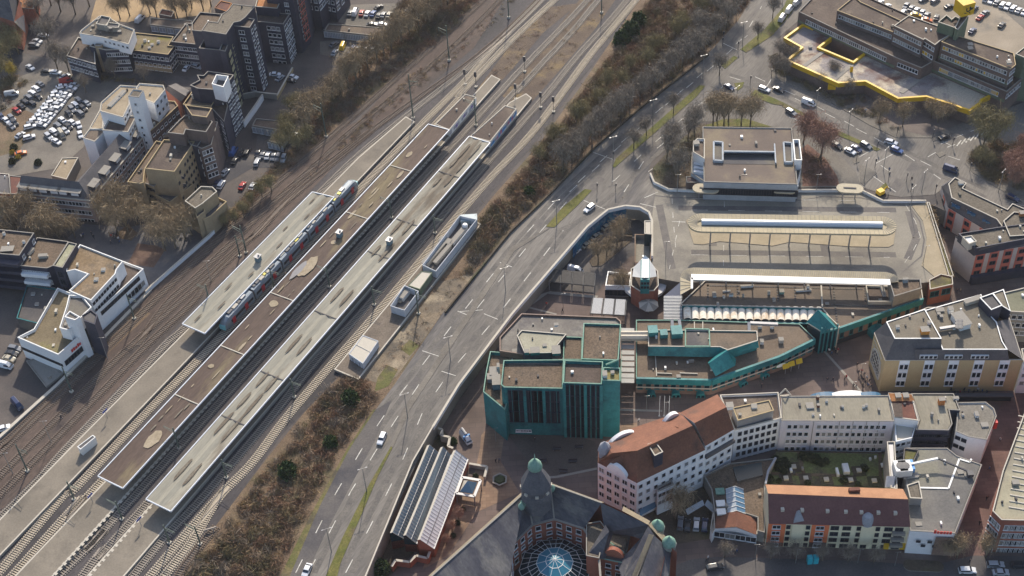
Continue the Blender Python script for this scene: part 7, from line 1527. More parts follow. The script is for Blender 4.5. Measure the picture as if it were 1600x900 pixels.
# tower
tb = P(839, 783, zo-1.5); zt0 = zo-3
b.part(MB().lathe((tb.x, tb.y, zt0), [(3.6, 0), (3.6, 3.5), (3.9, 3.8), (3.7, 6.2), (3.5, 6.4), (3.8, 8.4), (3.0, 10.5), (1.9, 13.0), (1.4, 14)], mat('tower_slate', (.085, .087, .1), (.12, .12, .13), .4, fine=.12), 8, R(22.5)), 'tower')
b.part(MB().lathe((tb.x, tb.y, zt0+14), [(1.4, 0), (1.75, .4), (1.65, 1.3), (1.2, 2.2), (.55, 2.9), (.18, 3.3), (.06, 5.2)], verdigris, 12), 'copper_dome', smooth=True)
for i in range(8):
    a_ = R(45*i); q = Vector((tb.x+3.5*math.cos(a_), tb.y+3.5*math.sin(a_), zt0+7.1)); b.part(MB().box((q.x, q.y, q.z), .6, .8, .7, cap_light, a_), 'tower_window')
for (a_, c_) in (((825, 775), (815, 790)), ((853, 758), (862, 762))):
    for k in range(4):
        t = k/3; q = P(a_[0]+(c_[0]-a_[0])*t, a_[1]+(c_[1]-a_[1])*t, zo); b.part(MB().lathe((q.x, q.y, zo-1), [(.7, 0), (.9, 1), (.5, 1.7), (.05, 2.1)], verdigris, 7), 'copper_finial')
for u, v in ((1027, 826), (1045, 852)):
    q = P(u, v, zo-3); b.part(MB().lathe((q.x, q.y, LOW), [(1.5, 0), (1.5, zo-3.5-LOW), (1.8, zo-3.2-LOW), (1.8, zo-2.2-LOW)], mat('turret_stone', (.25, .27, .24), fine=.1), 8), 'turret'); b.part(MB().lathe((q.x, q.y, zo-2.3), [(1.65, 0), (1.6, .7), (1.15, 1.5), (.5, 2.0), (.06, 2.9)], verdigris, 12), 'copper_dome', smooth=True)
b.done()
# ================================================================== VEGETATION
def np_mesh(name, V, Fc, mats_, mi=None):
    """triangles given as arrays"""
    me = bpy.data.meshes.new(name); me.vertices.add(len(V)); me.vertices.foreach_set('co', np.asarray(V, dtype=np.float32).ravel())
    n = len(Fc); me.loops.add(n*3); me.loops.foreach_set('vertex_index', np.asarray(Fc, dtype=np.int32).ravel())
    me.polygons.add(n); me.polygons.foreach_set('loop_start', np.arange(0, n*3, 3, dtype=np.int32))
    for x in mats_: me.materials.append(x)
    if mi is not None: me.polygons.foreach_set('material_index', np.asarray(mi, dtype=np.int32))
    me.update(calc_edges=True); return me
rg = np.random.default_rng(5)
def twigs(c, r, h, n, wd=.1, ln=1.1, upright=.5):
    """n thin tapering triangles filling a dome of radius r and height h on c -> (3n, 3)"""
    th = rg.uniform(0, 2*np.pi, n); el = np.arcsin(rg.uniform(-.05, 1, n)); k = rg.uniform(.35, 1, n)**.6
    d = np.stack([np.cos(el)*np.cos(th), np.cos(el)*np.sin(th), np.sin(el)], 1)
    tip = np.array(c)+d*np.stack([k*r, k*r, k*h], 1)
    dr = d*(1-upright)+rg.normal(0, .45, (n, 3))+np.array([0, 0, upright]); dr /= np.linalg.norm(dr, axis=1)[:, None]
    L = ln*rg.uniform(.5, 1.3, n)[:, None]; base = tip-dr*L
    sd_ = np.cross(dr, rg.normal(0, 1, (n, 3))); sd_ /= np.linalg.norm(sd_, axis=1)[:, None]+1e-6; w_ = wd*rg.uniform(.6, 1.4, n)[:, None]
    return np.stack([base-sd_*w_, base+sd_*w_, tip], 1).reshape(-1, 3)
tw_b = [mat('twigs_brown', (.24, .16, .1), (.19, .125, .08), .2, fine=.2), mat('twigs_olive', (.2, .165, .085), (.16, .13, .07), .2, fine=.2), mat('twigs_grey', (.25, .2, .15), (.2, .16, .12), .2, fine=.2), mat('twigs_rusty', (.25, .14, .085), (.2, .115, .07), .2, fine=.2), mat('twigs_straw', (.34, .24, .12), (.28, .19, .095), .2, fine=.2)]
def scrub(name, px, n, label, hr=(1.2, 4.0), rr_=(1.2, 2.6), dens=190, weights=(5, 4, 3, 3, 1), z=0.0, edge=None):
    pts = W(px, 0); xs = [p[0] for p in pts]; ys = [p[1] for p in pts]; V = []; MI = []; k = 0
    mu = min(p[0] for p in px); 
    while k < n:
        x, y = rnd.uniform(min(xs), max(xs)), rnd.uniform(min(ys), max(ys))
        if not in_poly(x, y, pts): continue
        k += 1; cl = .5+.5*math.sin(x*.13+1.7*math.sin(y*.07))*math.cos(y*.09+x*.03)
        h = hr[0]+(hr[1]-hr[0])*(rnd.random()*.5+cl*.5); r_ = rr_[0]+(rr_[1]-rr_[0])*(rnd.random()*.5+cl*.5)
        m_ = int(dens*(r_/2)**1.5*(.5+.5*h/3)); V.append(twigs((x, y, z), r_, h, m_, .055, 1.2+.3*h, .6))
        w_ = list(weights); w_[1] *= .4+1.4*cl; w_[3] *= 1.7-1.4*cl; MI.append(np.full(m_, rnd.choices(range(5), w_)[0]))
    V = np.concatenate(V); n_ = len(V)//3; me = np_mesh(name, V, np.arange(n_*3).reshape(-1, 3), tw_b, np.concatenate(MI)); o = link(name, me); tag(o, label, 'scrub', kind='stuff'); return o
scrub('scrub', [(295, 905), (420, 730), (478, 655), (540, 590), (600, 606), (560, 660), (530, 700), (480, 790), (425, 905)], 470, 'dense brown leafless scrub on the embankment, lower part', hr=(.8, 3.6))
scrub('scrub', [(728, 430), (752, 352), (790, 300), (850, 232), (905, 160), (990, 40), (1030, -15), (1180, -15), (1145, 30), (1095, 83), (990, 165), (915, 230), (850, 298), (785, 360), (750, 405)], 1150, 'dense brown and olive leafless scrub between railway and ring road, upper part', hr=(1.0, 4.5), rr_=(1.4, 3.0))
scrub('scrub', [(620, 510), (700, 425), (735, 425), (640, 560), (605, 590), (590, 590), (600, 560)], 60, 'sparse dry scrub beside the goods platform', hr=(.5, 1.4), rr_=(.7, 1.4), weights=(3, 2, 2, 2, 4))
scrub('scrub', [(345, 352), (395, 295), (465, 225), (492, 160), (540, 110), (590, 65), (640, -15), (760, -15), (690, 62), (628, 105), (530, 190), (420, 290), (362, 356)], 800, 'tangled brown scrub along the overgrown track below the apartment towers', hr=(.8, 3.2), weights=(4, 3, 3, 4, 3))
scrub('scrub', [(535, 215), (640, 120), (720, 62), (790, 0), (815, 0), (735, 72), (650, 140), (560, 215), (470, 292), (440, 300)], 170, 'low straw coloured bushes between the yard tracks', hr=(.4, 1.4), rr_=(.8, 1.6), weights=(3, 2, 2, 4, 4))
scrub('scrub', [(835, 95), (905, 5), (950, -15), (970, -15), (925, 45), (865, 118), (815, 176), (790, 150)], 60, 'patchy dry weeds between the station throat tracks', hr=(.3, 1.0), rr_=(.6, 1.4), weights=(3, 1, 2, 4, 5))
scrub('scrub', [(760, 120), (800, 70), (850, 15), (890, 5), (850, 50), (795, 112), (765, 140)], 50, 'low rusty weeds beside the track fan', hr=(.3, 1.0), rr_=(.6, 1.4), weights=(3, 1, 2, 6, 4))
scrub('hedge', [(1203, 85), (1240, 98), (1310, 140), (1345, 150), (1392, 195), (1410, 202), (1395, 208), (1285, 150), (1205, 108)], 190, 'dark evergreen and bare shrub belt in front of the office complex', hr=(.8, 2.2), rr_=(1.0, 1.9), weights=(2, 6, 3, 1, 0))
scrub('scrub', [(1022, 270), (1058, 228), (1098, 200), (1096, 215), (1076, 275), (1040, 290)], 70, 'thin shrubs in the garden left of the concrete block', hr=(.6, 2.0), weights=(2, 5, 3, 1, 1))
scrub('scrub', [(1256, 240), (1290, 250), (1308, 285), (1256, 288)], 60, 'reddish shrub bed right of the concrete block', hr=(.4, 1.4), weights=(3, 1, 1, 8, 0))
scrub('scrub', [(1518, 245), (1545, 225), (1600, 220), (1640, 250), (1640, 315), (1556, 288), (1525, 265)], 150, 'olive and rusty shrubbery on the corner island at the right edge', hr=(1, 3.4), weights=(3, 5, 1, 5, 2))
scrub('hedge', [(1450, 318), (1454, 318), (1489, 430), (1484, 432)], 36, 'yellow dry grass tufts in the planter strip', hr=(.6, 1.2), rr_=(.5, .8), z=.5, weights=(0, 2, 0, 0, 8))
scrub('scrub', [(-15, 140), (20, 118), (40, 128), (12, 165), (-15, 190)], 40, 'bushes along the left edge of the car park', hr=(1, 2.8), weights=(3, 4, 2, 2, 1))
scrub('hedge', [(140, 118), (262, 130), (262, 135), (140, 124)], 60, 'clipped dark hedge along the street before the slate row', hr=(.8, 1.4), rr_=(.7, 1.1), weights=(1, 8, 1, 0, 0))
# trees: a prototype of each form, copied as whole trees
def tree_proto(seed, ht, spread, ntw, vase=False):
    r_ = random.Random(seed); b = MB(); tips = []
    def limb(p, d, L, rad, lv):
        q = p+d*L; b.tube(p, q, rad, rad*.65, bark, 6 if lv < 2 else 4)
        if lv >= 3: tips.append(q); return
        for i in range((5, 4, 3)[lv] if lv else 6):
            a = r_.uniform(0, 2*math.pi); out = Vector((math.cos(a), math.sin(a), 0)); k = (.75 if lv == 0 else .9)*spread
            nd = (d*(.8 if lv else 1.0)+out*k+Vector((0, 0, .35))).normalized(); st = p.lerp(q, 1.0 if i < 2 else r_.uniform(.55, 1)); limb(st, nd, L*r_.uniform(.55, .8), rad*.55, lv+1)
        tips.append(q)
    limb(Vector((0, 0, -.1)), Vector((r_.uniform(-.05, .05), 0, 1)).normalized(), ht*.34, ht*.018+.04, 0)
    V = []; t = [tuple(x) for x in tips]; per = max(3, ntw//len(t))
    for x in t: V.append(twigs(x, ht*.16, ht*.17, int(per*.8), .03, 2.0, .55))
    V = np.concatenate(V); return b.mesh('trunk'), V
protos = {}
def tree_mesh(kind, seed, crown_m, ht=9, spread=.8, ntw=1500):
    k = (kind, seed, crown_m.name)
    if k not in protos:
        tr, V = tree_proto(seed, ht, spread, ntw); n_ = len(V)//3; protos[k] = (tr, np_mesh('crown', V, np.arange(n_*3).reshape(-1, 3), [crown_m]))
    return protos[k]
tan_twig = mat('twigs_tan', (.34, .26, .16), (.28, .21, .13), .4, fine=.15); grey_twig = mat('twigs_pale_grey', (.26, .22, .175), (.21, .18, .145), .4, fine=.15)
red_twig = mat('twigs_reddish', (.32, .18, .13), (.26, .15, .11), .4, fine=.15); ol_twig = mat('twigs_yellow_olive', (.27, .225, .11), (.22, .185, .09), .4, fine=.15); yel_twig = mat('yellow_catkins', (.45, .33, .04), (.36, .27, .05), .4, fine=.15)
def tree(u, v, label, m=None, s=1.0, z=0.0, seed=None, grp='bare winter trees', name='bare_tree', ntw=1500, spread=.8):
    seed = rnd.randint(1, 3) if seed is None else seed; tr, cr_ = tree_mesh(name, seed, m or grey_twig, spread=spread, ntw=ntw)
    p = P(u, v, z); o = empty(name, p, label, 'tree', grp, rz=rnd.uniform(0, 6.28)); s *= 1.25; o.scale = (s, s, s*rnd.uniform(.95, 1.15)); link('trunk', tr, o); link('crown', cr_, o); return o
n_ = 0
def tree_row(px, lab, m, s=(0.8, 1.1), z=0.0, grp='bare winter trees', name='bare_tree', ntw=1500, spread=.8):
    for i, q in enumerate(px): tree(q[0], q[1], f'{lab[0]}, {ORD[i]} {lab[1]}', m, rnd.uniform(*s), z, None, grp, name, ntw, spread)
tree_row([(478, 205), (484, 190), (503, 178), (520, 158), (533, 150), (545, 138), (558, 132), (563, 118), (575, 108), (590, 98), (600, 88), (612, 80), (628, 70), (640, 58), (655, 48), (668, 38), (680, 28), (690, 18), (700, 8), (712, 2)], ('slender bare tree in the belt along the railway', 'from the lower end'), tan_twig, (1.0, 1.3), grp='tree belt along the railway')
tree_row([(440, 240), (452, 225), (460, 205), (455, 180), (470, 172), (448, 205), (466, 235), (480, 225)], ('bushy olive tree near the ramp garages', 'counted from the lower left'), ol_twig, (.7, 1.0), grp='trees by the ramp garages')
tree_row([(12, 385), (30, 372), (60, 372), (48, 350), (85, 362), (95, 378), (118, 372), (20, 358), (72, 385)], ('big tan bare tree between mansard office and balcony houses', 'from the left'), tan_twig, (.9, 1.25), grp='trees on the shaded avenue', ntw=1700)
tree_row([(185, 366), (168, 350), (200, 362), (215, 350), (158, 338), (190, 340)], ('large tan bare tree on the square below the mansard corner', 'from the left'), tan_twig, (1.1, 1.4), grp='trees on the town square', ntw=1700)
tree_row([(258, 392), (275, 388), (290, 375), (248, 372), (268, 362), (300, 368)], ('yellowish bare tree in front of the beige block', 'from the left'), tan_twig, (1.1, 1.35), grp='trees before the beige block', ntw=1700)
tree_row([(350, 355), (368, 348), (382, 340), (395, 322), (410, 308), (425, 300)], ('bushy rusty tree beside the yard tracks', 'from the left'), ol_twig, (.5, .75), grp='bushes by the yard tracks')
tree_row([(6, 105), (18, 92), (0, 75), (22, 72), (8, 60), (30, 85), (5, 125)], ('bushy tree beside the church', 'from the bottom'), ol_twig, (.9, 1.2), grp='trees by the church')
tree(20, 122, 'tree with bright yellow crown at the left edge of the car park', yel_twig, .75, name='yellow_tree', grp='')
tree_row([(90, 108), (108, 112), (78, 72), (64, 32), (95, 18), (118, 22), (140, 10), (80, 8)], ('spreading bare tree near the top left street', 'counted clockwise'), grey_twig, (1.0, 1.3), grp='street trees top left')
tree_row([(188, 30), (203, 25), (235, 22), (245, 26), (278, 30), (293, 30), (270, 12), (300, 14), (318, 16), (330, 10), (225, 8)], ('tall bare tree around the sand playground', 'from the left'), tan_twig, (.9, 1.1), grp='playground trees')
tree_row([(135, 145), (180, 122), (226, 128)], ('thin small tree along the car park hedge', 'from the left'), grey_twig, (.7, .8), grp='thin trees by the hedge')
tree_row([(990, 232), (1010, 212), (1052, 178), (1124, 118), (1184, 62), (1207, 28)], ('young bare tree on a grass median of the ring road', 'from the bottom'), grey_twig, (.7, .95), grp='median trees')
tree_row([(1042, 250), (1050, 232), (1075, 218), (1060, 275), (1085, 205)], ('dark bare tree in the garden left of the concrete block', 'from the left'), grey_twig, (.9, 1.1), grp='garden trees left of the concrete block')
tree_row([(1114, 195), (1131, 196), (1158, 197), (1172, 198), (1120, 188), (1138, 190)], ('spreading bare tree on the grass strip above the concrete block', 'from the left'), tan_twig, (1.0, 1.2), grp='trees above the concrete block', ntw=2000)
tree_row([(1255, 225), (1282, 248)], ('rounded reddish tree in the leaf covered bed beside the concrete block', 'from the left'), red_twig, (1.2, 1.45), grp='reddish trees', ntw=3200)
tree_row([(1212, 112), (1218, 90), (1230, 70), (1225, 120), (1238, 100), (1282, 138), (1300, 125), (1326, 148)], ('grey bare tree before the yellow fascia on the hedge side', 'from the left'), grey_twig, (.55, .75), grp='trees before the yellow fascia')
tree_row([(1373, 192), (1410, 198), (1465, 192), (1480, 188), (1455, 186)], ('brownish bare tree on the forecourt by the crossing', 'from the left'), tan_twig, (.7, .9), grp='forecourt trees')
tree_row([(1535, 232), (1552, 226), (1530, 215)], ('tall bare tree on the corner island at the right', 'from the left'), ol_twig, (1.1, 1.3), grp='corner island trees', ntw=2600)
tree_row([(1545, 262), (1530, 258)], ('dense olive bush tree on the corner island', 'from the right'), ol_twig, (.6, .75), grp='olive bush trees', ntw=3000)
tree_row([(1572, 275), (1590, 262), (1600, 285), (1582, 292), (1598, 245)], ('rusty red crowned tree at the right edge', 'from the left'), red_twig, (.7, .95), grp='rusty trees at the right edge', ntw=3200)
tree_row([(948, 400), (964, 382), (970, 455), (972, 372), (935, 410)], ('bare tree with tan twigs in the lower street', 'from the front'), tan_twig, (.75, .9), z=LOW, grp='trees in the lower street')
tree(1055, 810, 'golden brown bare tree in the courtyard beside the parked cars', tan_twig, 1.15, LOW, 2, 'courtyard tree', ntw=2600)
tree_row([(1204, 874), (1243, 875), (1285, 876), (1325, 877), (1365, 879), (1132, 872)], ('young bare street tree before the colourful apartment row', 'in planting order'), grey_twig, (.55, .65), z=LOW, grp='street trees before the apartment row')
tree_row([(1475, 868), (1495, 872), (1540, 872)], ('tan bare tree at the street corner below the supermarket', 'from the left'), tan_twig, (.75, .9), z=LOW, grp='corner street trees')
tree_row([(717, 812), (707, 830), (698, 850)], ('tiny bare tree beside the lit glass shed', 'from the top'), red_twig, (.3, .42), z=LOW, grp='tiny trees by the glass shed')
L_ = [(1150, 22), (1135, 45), (1118, 62), (1100, 78), (1082, 92), (1066, 104), (1050, 118), (1034, 130), (1018, 146), (1000, 158), (984, 172), (970, 186), (955, 198), (940, 212), (925, 226), (910, 238), (894, 255), (880, 270), (1120, 30), (1090, 60)]
tree_row(L_, ('tall slender bare tree along the embankment wall', 'from the top'), grey_twig, (.95, 1.2), grp='trees along the embankment wall')
tree_row([(u-38+(i*7) % 17, v-12-(i*11) % 23) for i, (u, v) in enumerate(L_)], ('slender bare tree deeper in the embankment scrub', 'from the top'), ol_twig, (.7, 1.0), grp='trees deep in the embankment scrub')
# evergreens
def evergreen_me(seed, n=900, r=1.5, h=2.4, m=None):
    V = twigs((0, 0, .1), r, h, n, .16, .6, .2); k = len(V)//3; return np_mesh('evergreen_bush', V, np.arange(k*3).reshape(-1, 3), [m or evergreen])
ev = evergreen_me(1); dk = evergreen_me(2, 900, 1.2, 1.6, hedge_m)
def bush(u, v, label, me=None, s=1.0, z=0.0, name='evergreen_bush', grp='evergreen bushes'):
    p = P(u, v, z); o = link(name, me or ev, None, p, rnd.uniform(0, 6)); o.scale = (s, s, s); tag(o, label, 'bush', grp)
for u, v, s, lb in ((450, 740, 1.9, 'green bush in the embankment scrub, halfway down'), (517, 695, 1.5, 'green bush close to the ring road edge in the scrub'), (548, 628, 1.9, 'green bush below the goods platform'), (827, 305, 1.5, 'green bush in the upper scrub near the grass median'), (985, 55, 2.6, 'dark ivy covered bush at the top of the embankment, upper one'), (972, 68, 2.4, 'dark ivy covered bush at the top of the embankment, lower one'), (998, 38, 2.2, 'ivy bush nearest the top edge of the embankment')): bush(u, v, lb, None, s)
for u, v, s, lb in ((597, 892, 1.7, 'large evergreen tree-like bush at the bottom beside the ring road'), (708, 692, .9, 'small conifer by the zigzag wall')): bush(u, v, lb, None, s, LOW)
for i, (u, v) in enumerate(((743, 745), (723, 797), (715, 818), (708, 838))): bush(u, v, f'clipped round shrub beside the lit glass shed, {ORD[i]} from the top', dk, .7, LOW, 'round_shrub', 'clipped shrubs by the glass shed')
for i, (u, v, s) in enumerate(((1212, 722, 1.3), (1217, 732, 1.2), (1225, 722, 1), (1231, 728, 1), (1225, 738, .8), (1202, 750, 1.1), (1217, 752, .7), (1255, 715, 1.3), (1265, 716, 1.2), (1275, 720, 1.3), (1283, 725, 1), (1290, 722, .9), (1318, 752, 1), (1350, 733, 1), (1262, 756, .8), (1340, 758, .8))): bush(u, v, f'dark shrub in the walled roof garden, {ORD[i]} counted from the left group', dk, s, LOW+1.1, 'garden_shrub', 'roof garden shrubs')
for u, v, s, m_, lb in ((20, 240, .9, yel_twig, 'small yellow bush on the car park island, upper one'), (29, 247, .9, yel_twig, 'small yellow bush on the car park island, lower one')):
    V = twigs((0, 0, 0), 1.3, 1.8, 500, .14, .6, .2); me = np_mesh('yellow_bush', V, np.arange(len(V)).reshape(-1, 3), [m_]); bush(u, v, lb, me, s, 0, 'yellow_bush', 'yellow bushes')
for u, v, lb in ((22, 232, 'dark bush above the yellow bushes on the car park island'), (20, 254, 'dark bush below the yellow bushes on the car park island'), (60, 256, 'brown round bush near the car park exit')): bush(u, v, lb, dk, 1.2)

# ================================================================== VEHICLES
car_glass = pm('car_glass', (.03, .035, .045), .1, 0, .9); tyre = pm('tyre', (.015, .015, .015), .8); lampw = pm('headlamp', (.6, .6, .58), .2)
CARC = {'white': (.72, .73, .75), 'silver': (.42, .44, .47), 'grey': (.17, .18, .2), 'black': (.02, .022, .028), 'blue': (.04, .1, .28), 'red': (.36, .02, .02), 'dark blue': (.025, .04, .1), 'yellow': (.7, .45, .02), 'beige': (.4, .36, .28), 'orange': (.6, .15, .03)}
CM = {k: pm('car_paint_'+k.replace(' ', '_'), v, .28, .15 if k in ('silver', 'grey', 'dark blue') else 0, .6) for k, v in CARC.items()}
def car_meshes(kind, col):
    L, Wd, Hh = {'car': (4.4, 1.8, 1.45), 'wagon': (4.7, 1.82, 1.5), 'van': (5.3, 2.0, 2.3)}[kind]; m = CM[col]; hw = Wd/2
    if kind == 'van': roof = [(-L/2, .35, .9), (-L/2+.05, .35, Hh-.15), (-L/2+.3, .35, Hh), (L/2-1.5, .35, Hh), (L/2-.7, .35, 1.25), (L/2-.05, .35, 1.0), (L/2, .35, .6)]
    elif kind == 'wagon': roof = [(-L/2, .35, .75), (-L/2+.05, .35, .95), (-L/2+.45, .35, Hh-.05), (-L/2+1.0, .35, Hh), (.45, .35, Hh), (1.15, .35, .98), (L/2-.15, .35, .78), (L/2, .35, .5)]
    else: roof = [(-L/2, .35, .7), (-L/2+.1, .35, .95), (-L/2+.55, .35, 1.0), (-L/2+1.15, .35, Hh-.05), (-.1, .35, Hh), (.4, .35, Hh-.05), (1.1, .35, .95), (L/2-.2, .35, .75), (L/2, .35, .5)]
    b = MB(); sts = []
    for x, z0, z1 in roof:
        k = .96 if abs(x) > L/2-.2 else 1.0; belt = min(z1, .92); t = max(0, (z1-.92))*.28
        sts.append((x, [(-hw*k, .3), (-hw*k, .3+(belt-.3)*.6), (-hw*k+.03, belt), (-hw*k+.05+t, z1-.02), (-hw*k+.15+t, z1), (hw*k-.15-t, z1), (hw*k-.05-t, z1-.02), (hw*k-.03, belt), (hw*k, .3+(belt-.3)*.6), (hw*k, .3)]))
    body = loft(sts, m); g_ = MB()
    cab = [r_ for r_ in roof if r_[2] > 1.2]; x0, x1 = cab[0][0], cab[-1][0]
    for s in (-1, 1):
        y = s*(hw-.1); zt_ = Hh-.1 if kind != 'van' else Hh-.45; zb_ = .95 if kind != 'van' else 1.25; xa = x0-.1 if kind != 'van' else L/2-2.4
        g_.face([(xa-.25 if kind != 'van' else xa, s*(hw+.0), zb_), (x1+.45 if kind != 'van' else x1+.5, s*(hw+.0), zb_), (x1-.05, s*(hw-.13), zt_), (xa+.1 if kind != 'van' else xa, s*(hw-.13), zt_)], car_glass)
    fx = [r_ for r_ in roof if r_[0] > 0 and r_[2] > .93]
    A_, B_ = (cab[-1], roof[roof.index(cab[-1])+1]); ff = lambda t: (A_[0]+(B_[0]-A_[0])*t+.03, A_[2]+(B_[2]-A_[2])*t+.03)
    (xa, za), (xb, zb_) = ff(.08), ff(.92); g_.face([(xa, -hw*.78, za), (xb, -hw*.88, zb_), (xb, hw*.88, zb_), (xa, hw*.78, za)], car_glass)
    if kind != 'van':
        i0 = roof.index(cab[0]); B_ = roof[i0-1]; A_ = cab[0]; g_.face([(A_[0]-.03, -hw*.75, A_[2]-.02), (A_[0]-.03, hw*.75, A_[2]-.02), (B_[0]-.03, hw*.85, B_[2]+.06), (B_[0]-.03, -hw*.85, B_[2]+.06)], car_glass)
    w_ = MB(); w_.tube((0, -.11, 0), (0, .11, 0), .33, .33, tyre, 10).tube((0, -.12, 0), (0, .12, 0), .18, .18, steel, 8); hl = MB().box((0, 0, 0), .08, .35, .16, lampw)
    return (body.mesh('car_body'), g_.mesh('car_glass'), w_.mesh('wheel'), hl.mesh('headlight'), L, hw)
CARM = {}
def car(u, v, dx, dy, col, label, kind='car', z=.06, grp='parked cars', s=1.0, name=None):
    k = (kind, col)
    if k not in CARM: CARM[k] = car_meshes(kind, col)
    bd, gl_, wh, hl, L, hw = CARM[k]; p = P(u, v, z); q = P(u+dx, v+dy, z); a = math.atan2(q.y-p.y, q.x-p.x)
    r = empty(name or {'car': 'parked_car', 'wagon': 'parked_car', 'van': 'parked_van'}[kind], p, label, 'van' if kind == 'van' else 'car', grp, rz=a); s *= .88; r.scale = (s, s, s)
    link('body', bd, r); link('window_glass', gl_, r)
    for x in (-L*.31, L*.31):
        for y in (-hw+.08, hw-.08): link('wheel', wh, r, (x, y, .33))
    for y in (-hw*.7, hw*.7): link('headlight', hl, r, (L/2-.02, y, .55))
    return r
def art(c): return ('an ' if c[0] in 'aeiou' else '')+c
def car_row(a, b, n, hd, where, cols=None, end='near end', z=.06, wag=.35, van=0, grp=None, gaps=()):
    base_ = ['white', 'silver', 'grey', 'black', 'white', 'dark blue', 'grey', 'black', 'silver']
    for i in range(n):
        t = i/(n-1) if n > 1 else 0
        if i in gaps: continue
        c = cols[i % len(cols)] if cols else rnd.choice(base_); sg_ = rnd.choice((-1, 1))
        car(a[0]+(b[0]-a[0])*t+rnd.uniform(-.4, .4), a[1]+(b[1]-a[1])*t+rnd.uniform(-.4, .4), hd[0]*sg_, hd[1]*sg_, c, f'{c} car, {ORD[i]} from the {end} {where}', 'wagon' if rnd.random() < wag else 'car', z, grp or 'cars '+where)
W_ = ['white', 'silver', 'white', 'white', 'grey', 'white', 'silver']
car_row((63, 133), (27, 174), 7, (10, 7), 'of the first short car park row at the left', ['grey', 'white', 'white', 'grey', 'black', 'black', 'red'], 'top')
car_row((60, 153), (50, 163), 2, (10, 7), 'of the two dark cars behind the first short row', ['black', 'black'], 'top')
car_row((97, 137), (47, 200), 13, (12, -3), 'of the long pale car park row, left column', W_, 'top')
car_row((117, 134), (66, 197), 13, (12, 2), 'of the long pale car park row, right column', ['silver', 'white', 'grey', 'white', 'silver', 'white'], 'top')
car_row((123, 158), (108, 179), 4, (8, 8), 'of the upper small row, left side', ['grey', 'white', 'grey', 'black'], 'top'); car_row((136, 163), (125, 178), 3, (9, 7), 'of the upper small row, right side', ['silver', 'black', 'grey'], 'top')
car_row((98, 189), (77, 215), 4, (9, 8), 'of the lower small row, left side', ['white', 'grey', 'white', 'silver'], 'top'); car_row((113, 193), (102, 206), 3, (9, 7), 'of the lower small row, right side', ['white', 'black', 'silver'], 'top')
for u, v, dx, dy, c, k, lb in ((97, 212, 6, 10, 'beige', 'van', 'beige van at the lower end of the small car park rows'), (89, 223, 9, 5, 'white', 'car', 'white car alone below the beige van'), (84, 210, 8, 3, 'grey', 'car', 'grey car beside the lower small row'),
    (32, 213, 8, -6, 'silver', 'car', 'silver car by the tyre tracks near the yellow bushes, left one'), (46, 216, 11, -3, 'white', 'wagon', 'white car by the tyre tracks near the yellow bushes, right one'), (11, 190, 8, 8, 'white', 'car', 'white car at the left edge group of four'), (19, 186, 8, 8, 'grey', 'wagon', 'grey car upper right of the left edge group'), (18, 199, 9, 7, 'grey', 'car', 'grey car lowest of the left edge group'),
    (23, 193, 8, 8, 'black', 'wagon', 'black car right of the left edge group'), (3, 184, 6, 9, 'dark blue', 'car', 'dark blue car cut by the left edge'), (19, 149, 12, -2, 'silver', 'van', 'silver rounded trailer van on bare soil at the left'), (68, 57, 10, 1, 'white', 'car', 'white car on the shaded street near the church'),
    (59, 66, 9, 2, 'silver', 'car', 'silver car on the shaded street near the church'), (54, 72, 11, 1, 'grey', 'wagon', 'grey car below the silver one near the church'), (48, 107, 8, 5, 'white', 'car', 'white car driving past the yellow tree'), (73, 113, 12, 0, 'black', 'car', 'black car at the top edge of the car park'),
    (88, 115, 12, 1, 'white', 'wagon', 'white car at the top edge of the car park'), (102, 121, 9, -5, 'silver', 'car', 'silver car beside the red van'), (104, 129, 12, -3, 'red', 'van', 'dark red van at the top of the long row'), (33, 241, 9, -2, 'orange', 'car', 'small orange car beside the yellow bushes'),
    (124, 197, 3, 9, 'white', 'car', 'white car beside the white complex, upper'), (126, 212, 3, 9, 'white', 'car', 'white car beside the white complex, lower'), (292, 108, 7, -8, 'white', 'car', 'white car before the entrance of the slate tower, left one'), (308, 106, 11, 3, 'silver', 'wagon', 'silver car before the entrance of the slate tower, right one'), (219, 32, 7, -7, 'white', 'van', 'white van beside the playground wall')): car(u, v, dx, dy, c, lb, k)
car_row((403, 242), (443, 249), 6, (4, -10), 'of the row below the white garages', ['black', 'grey', 'white', 'grey', 'grey', 'silver'], 'left')
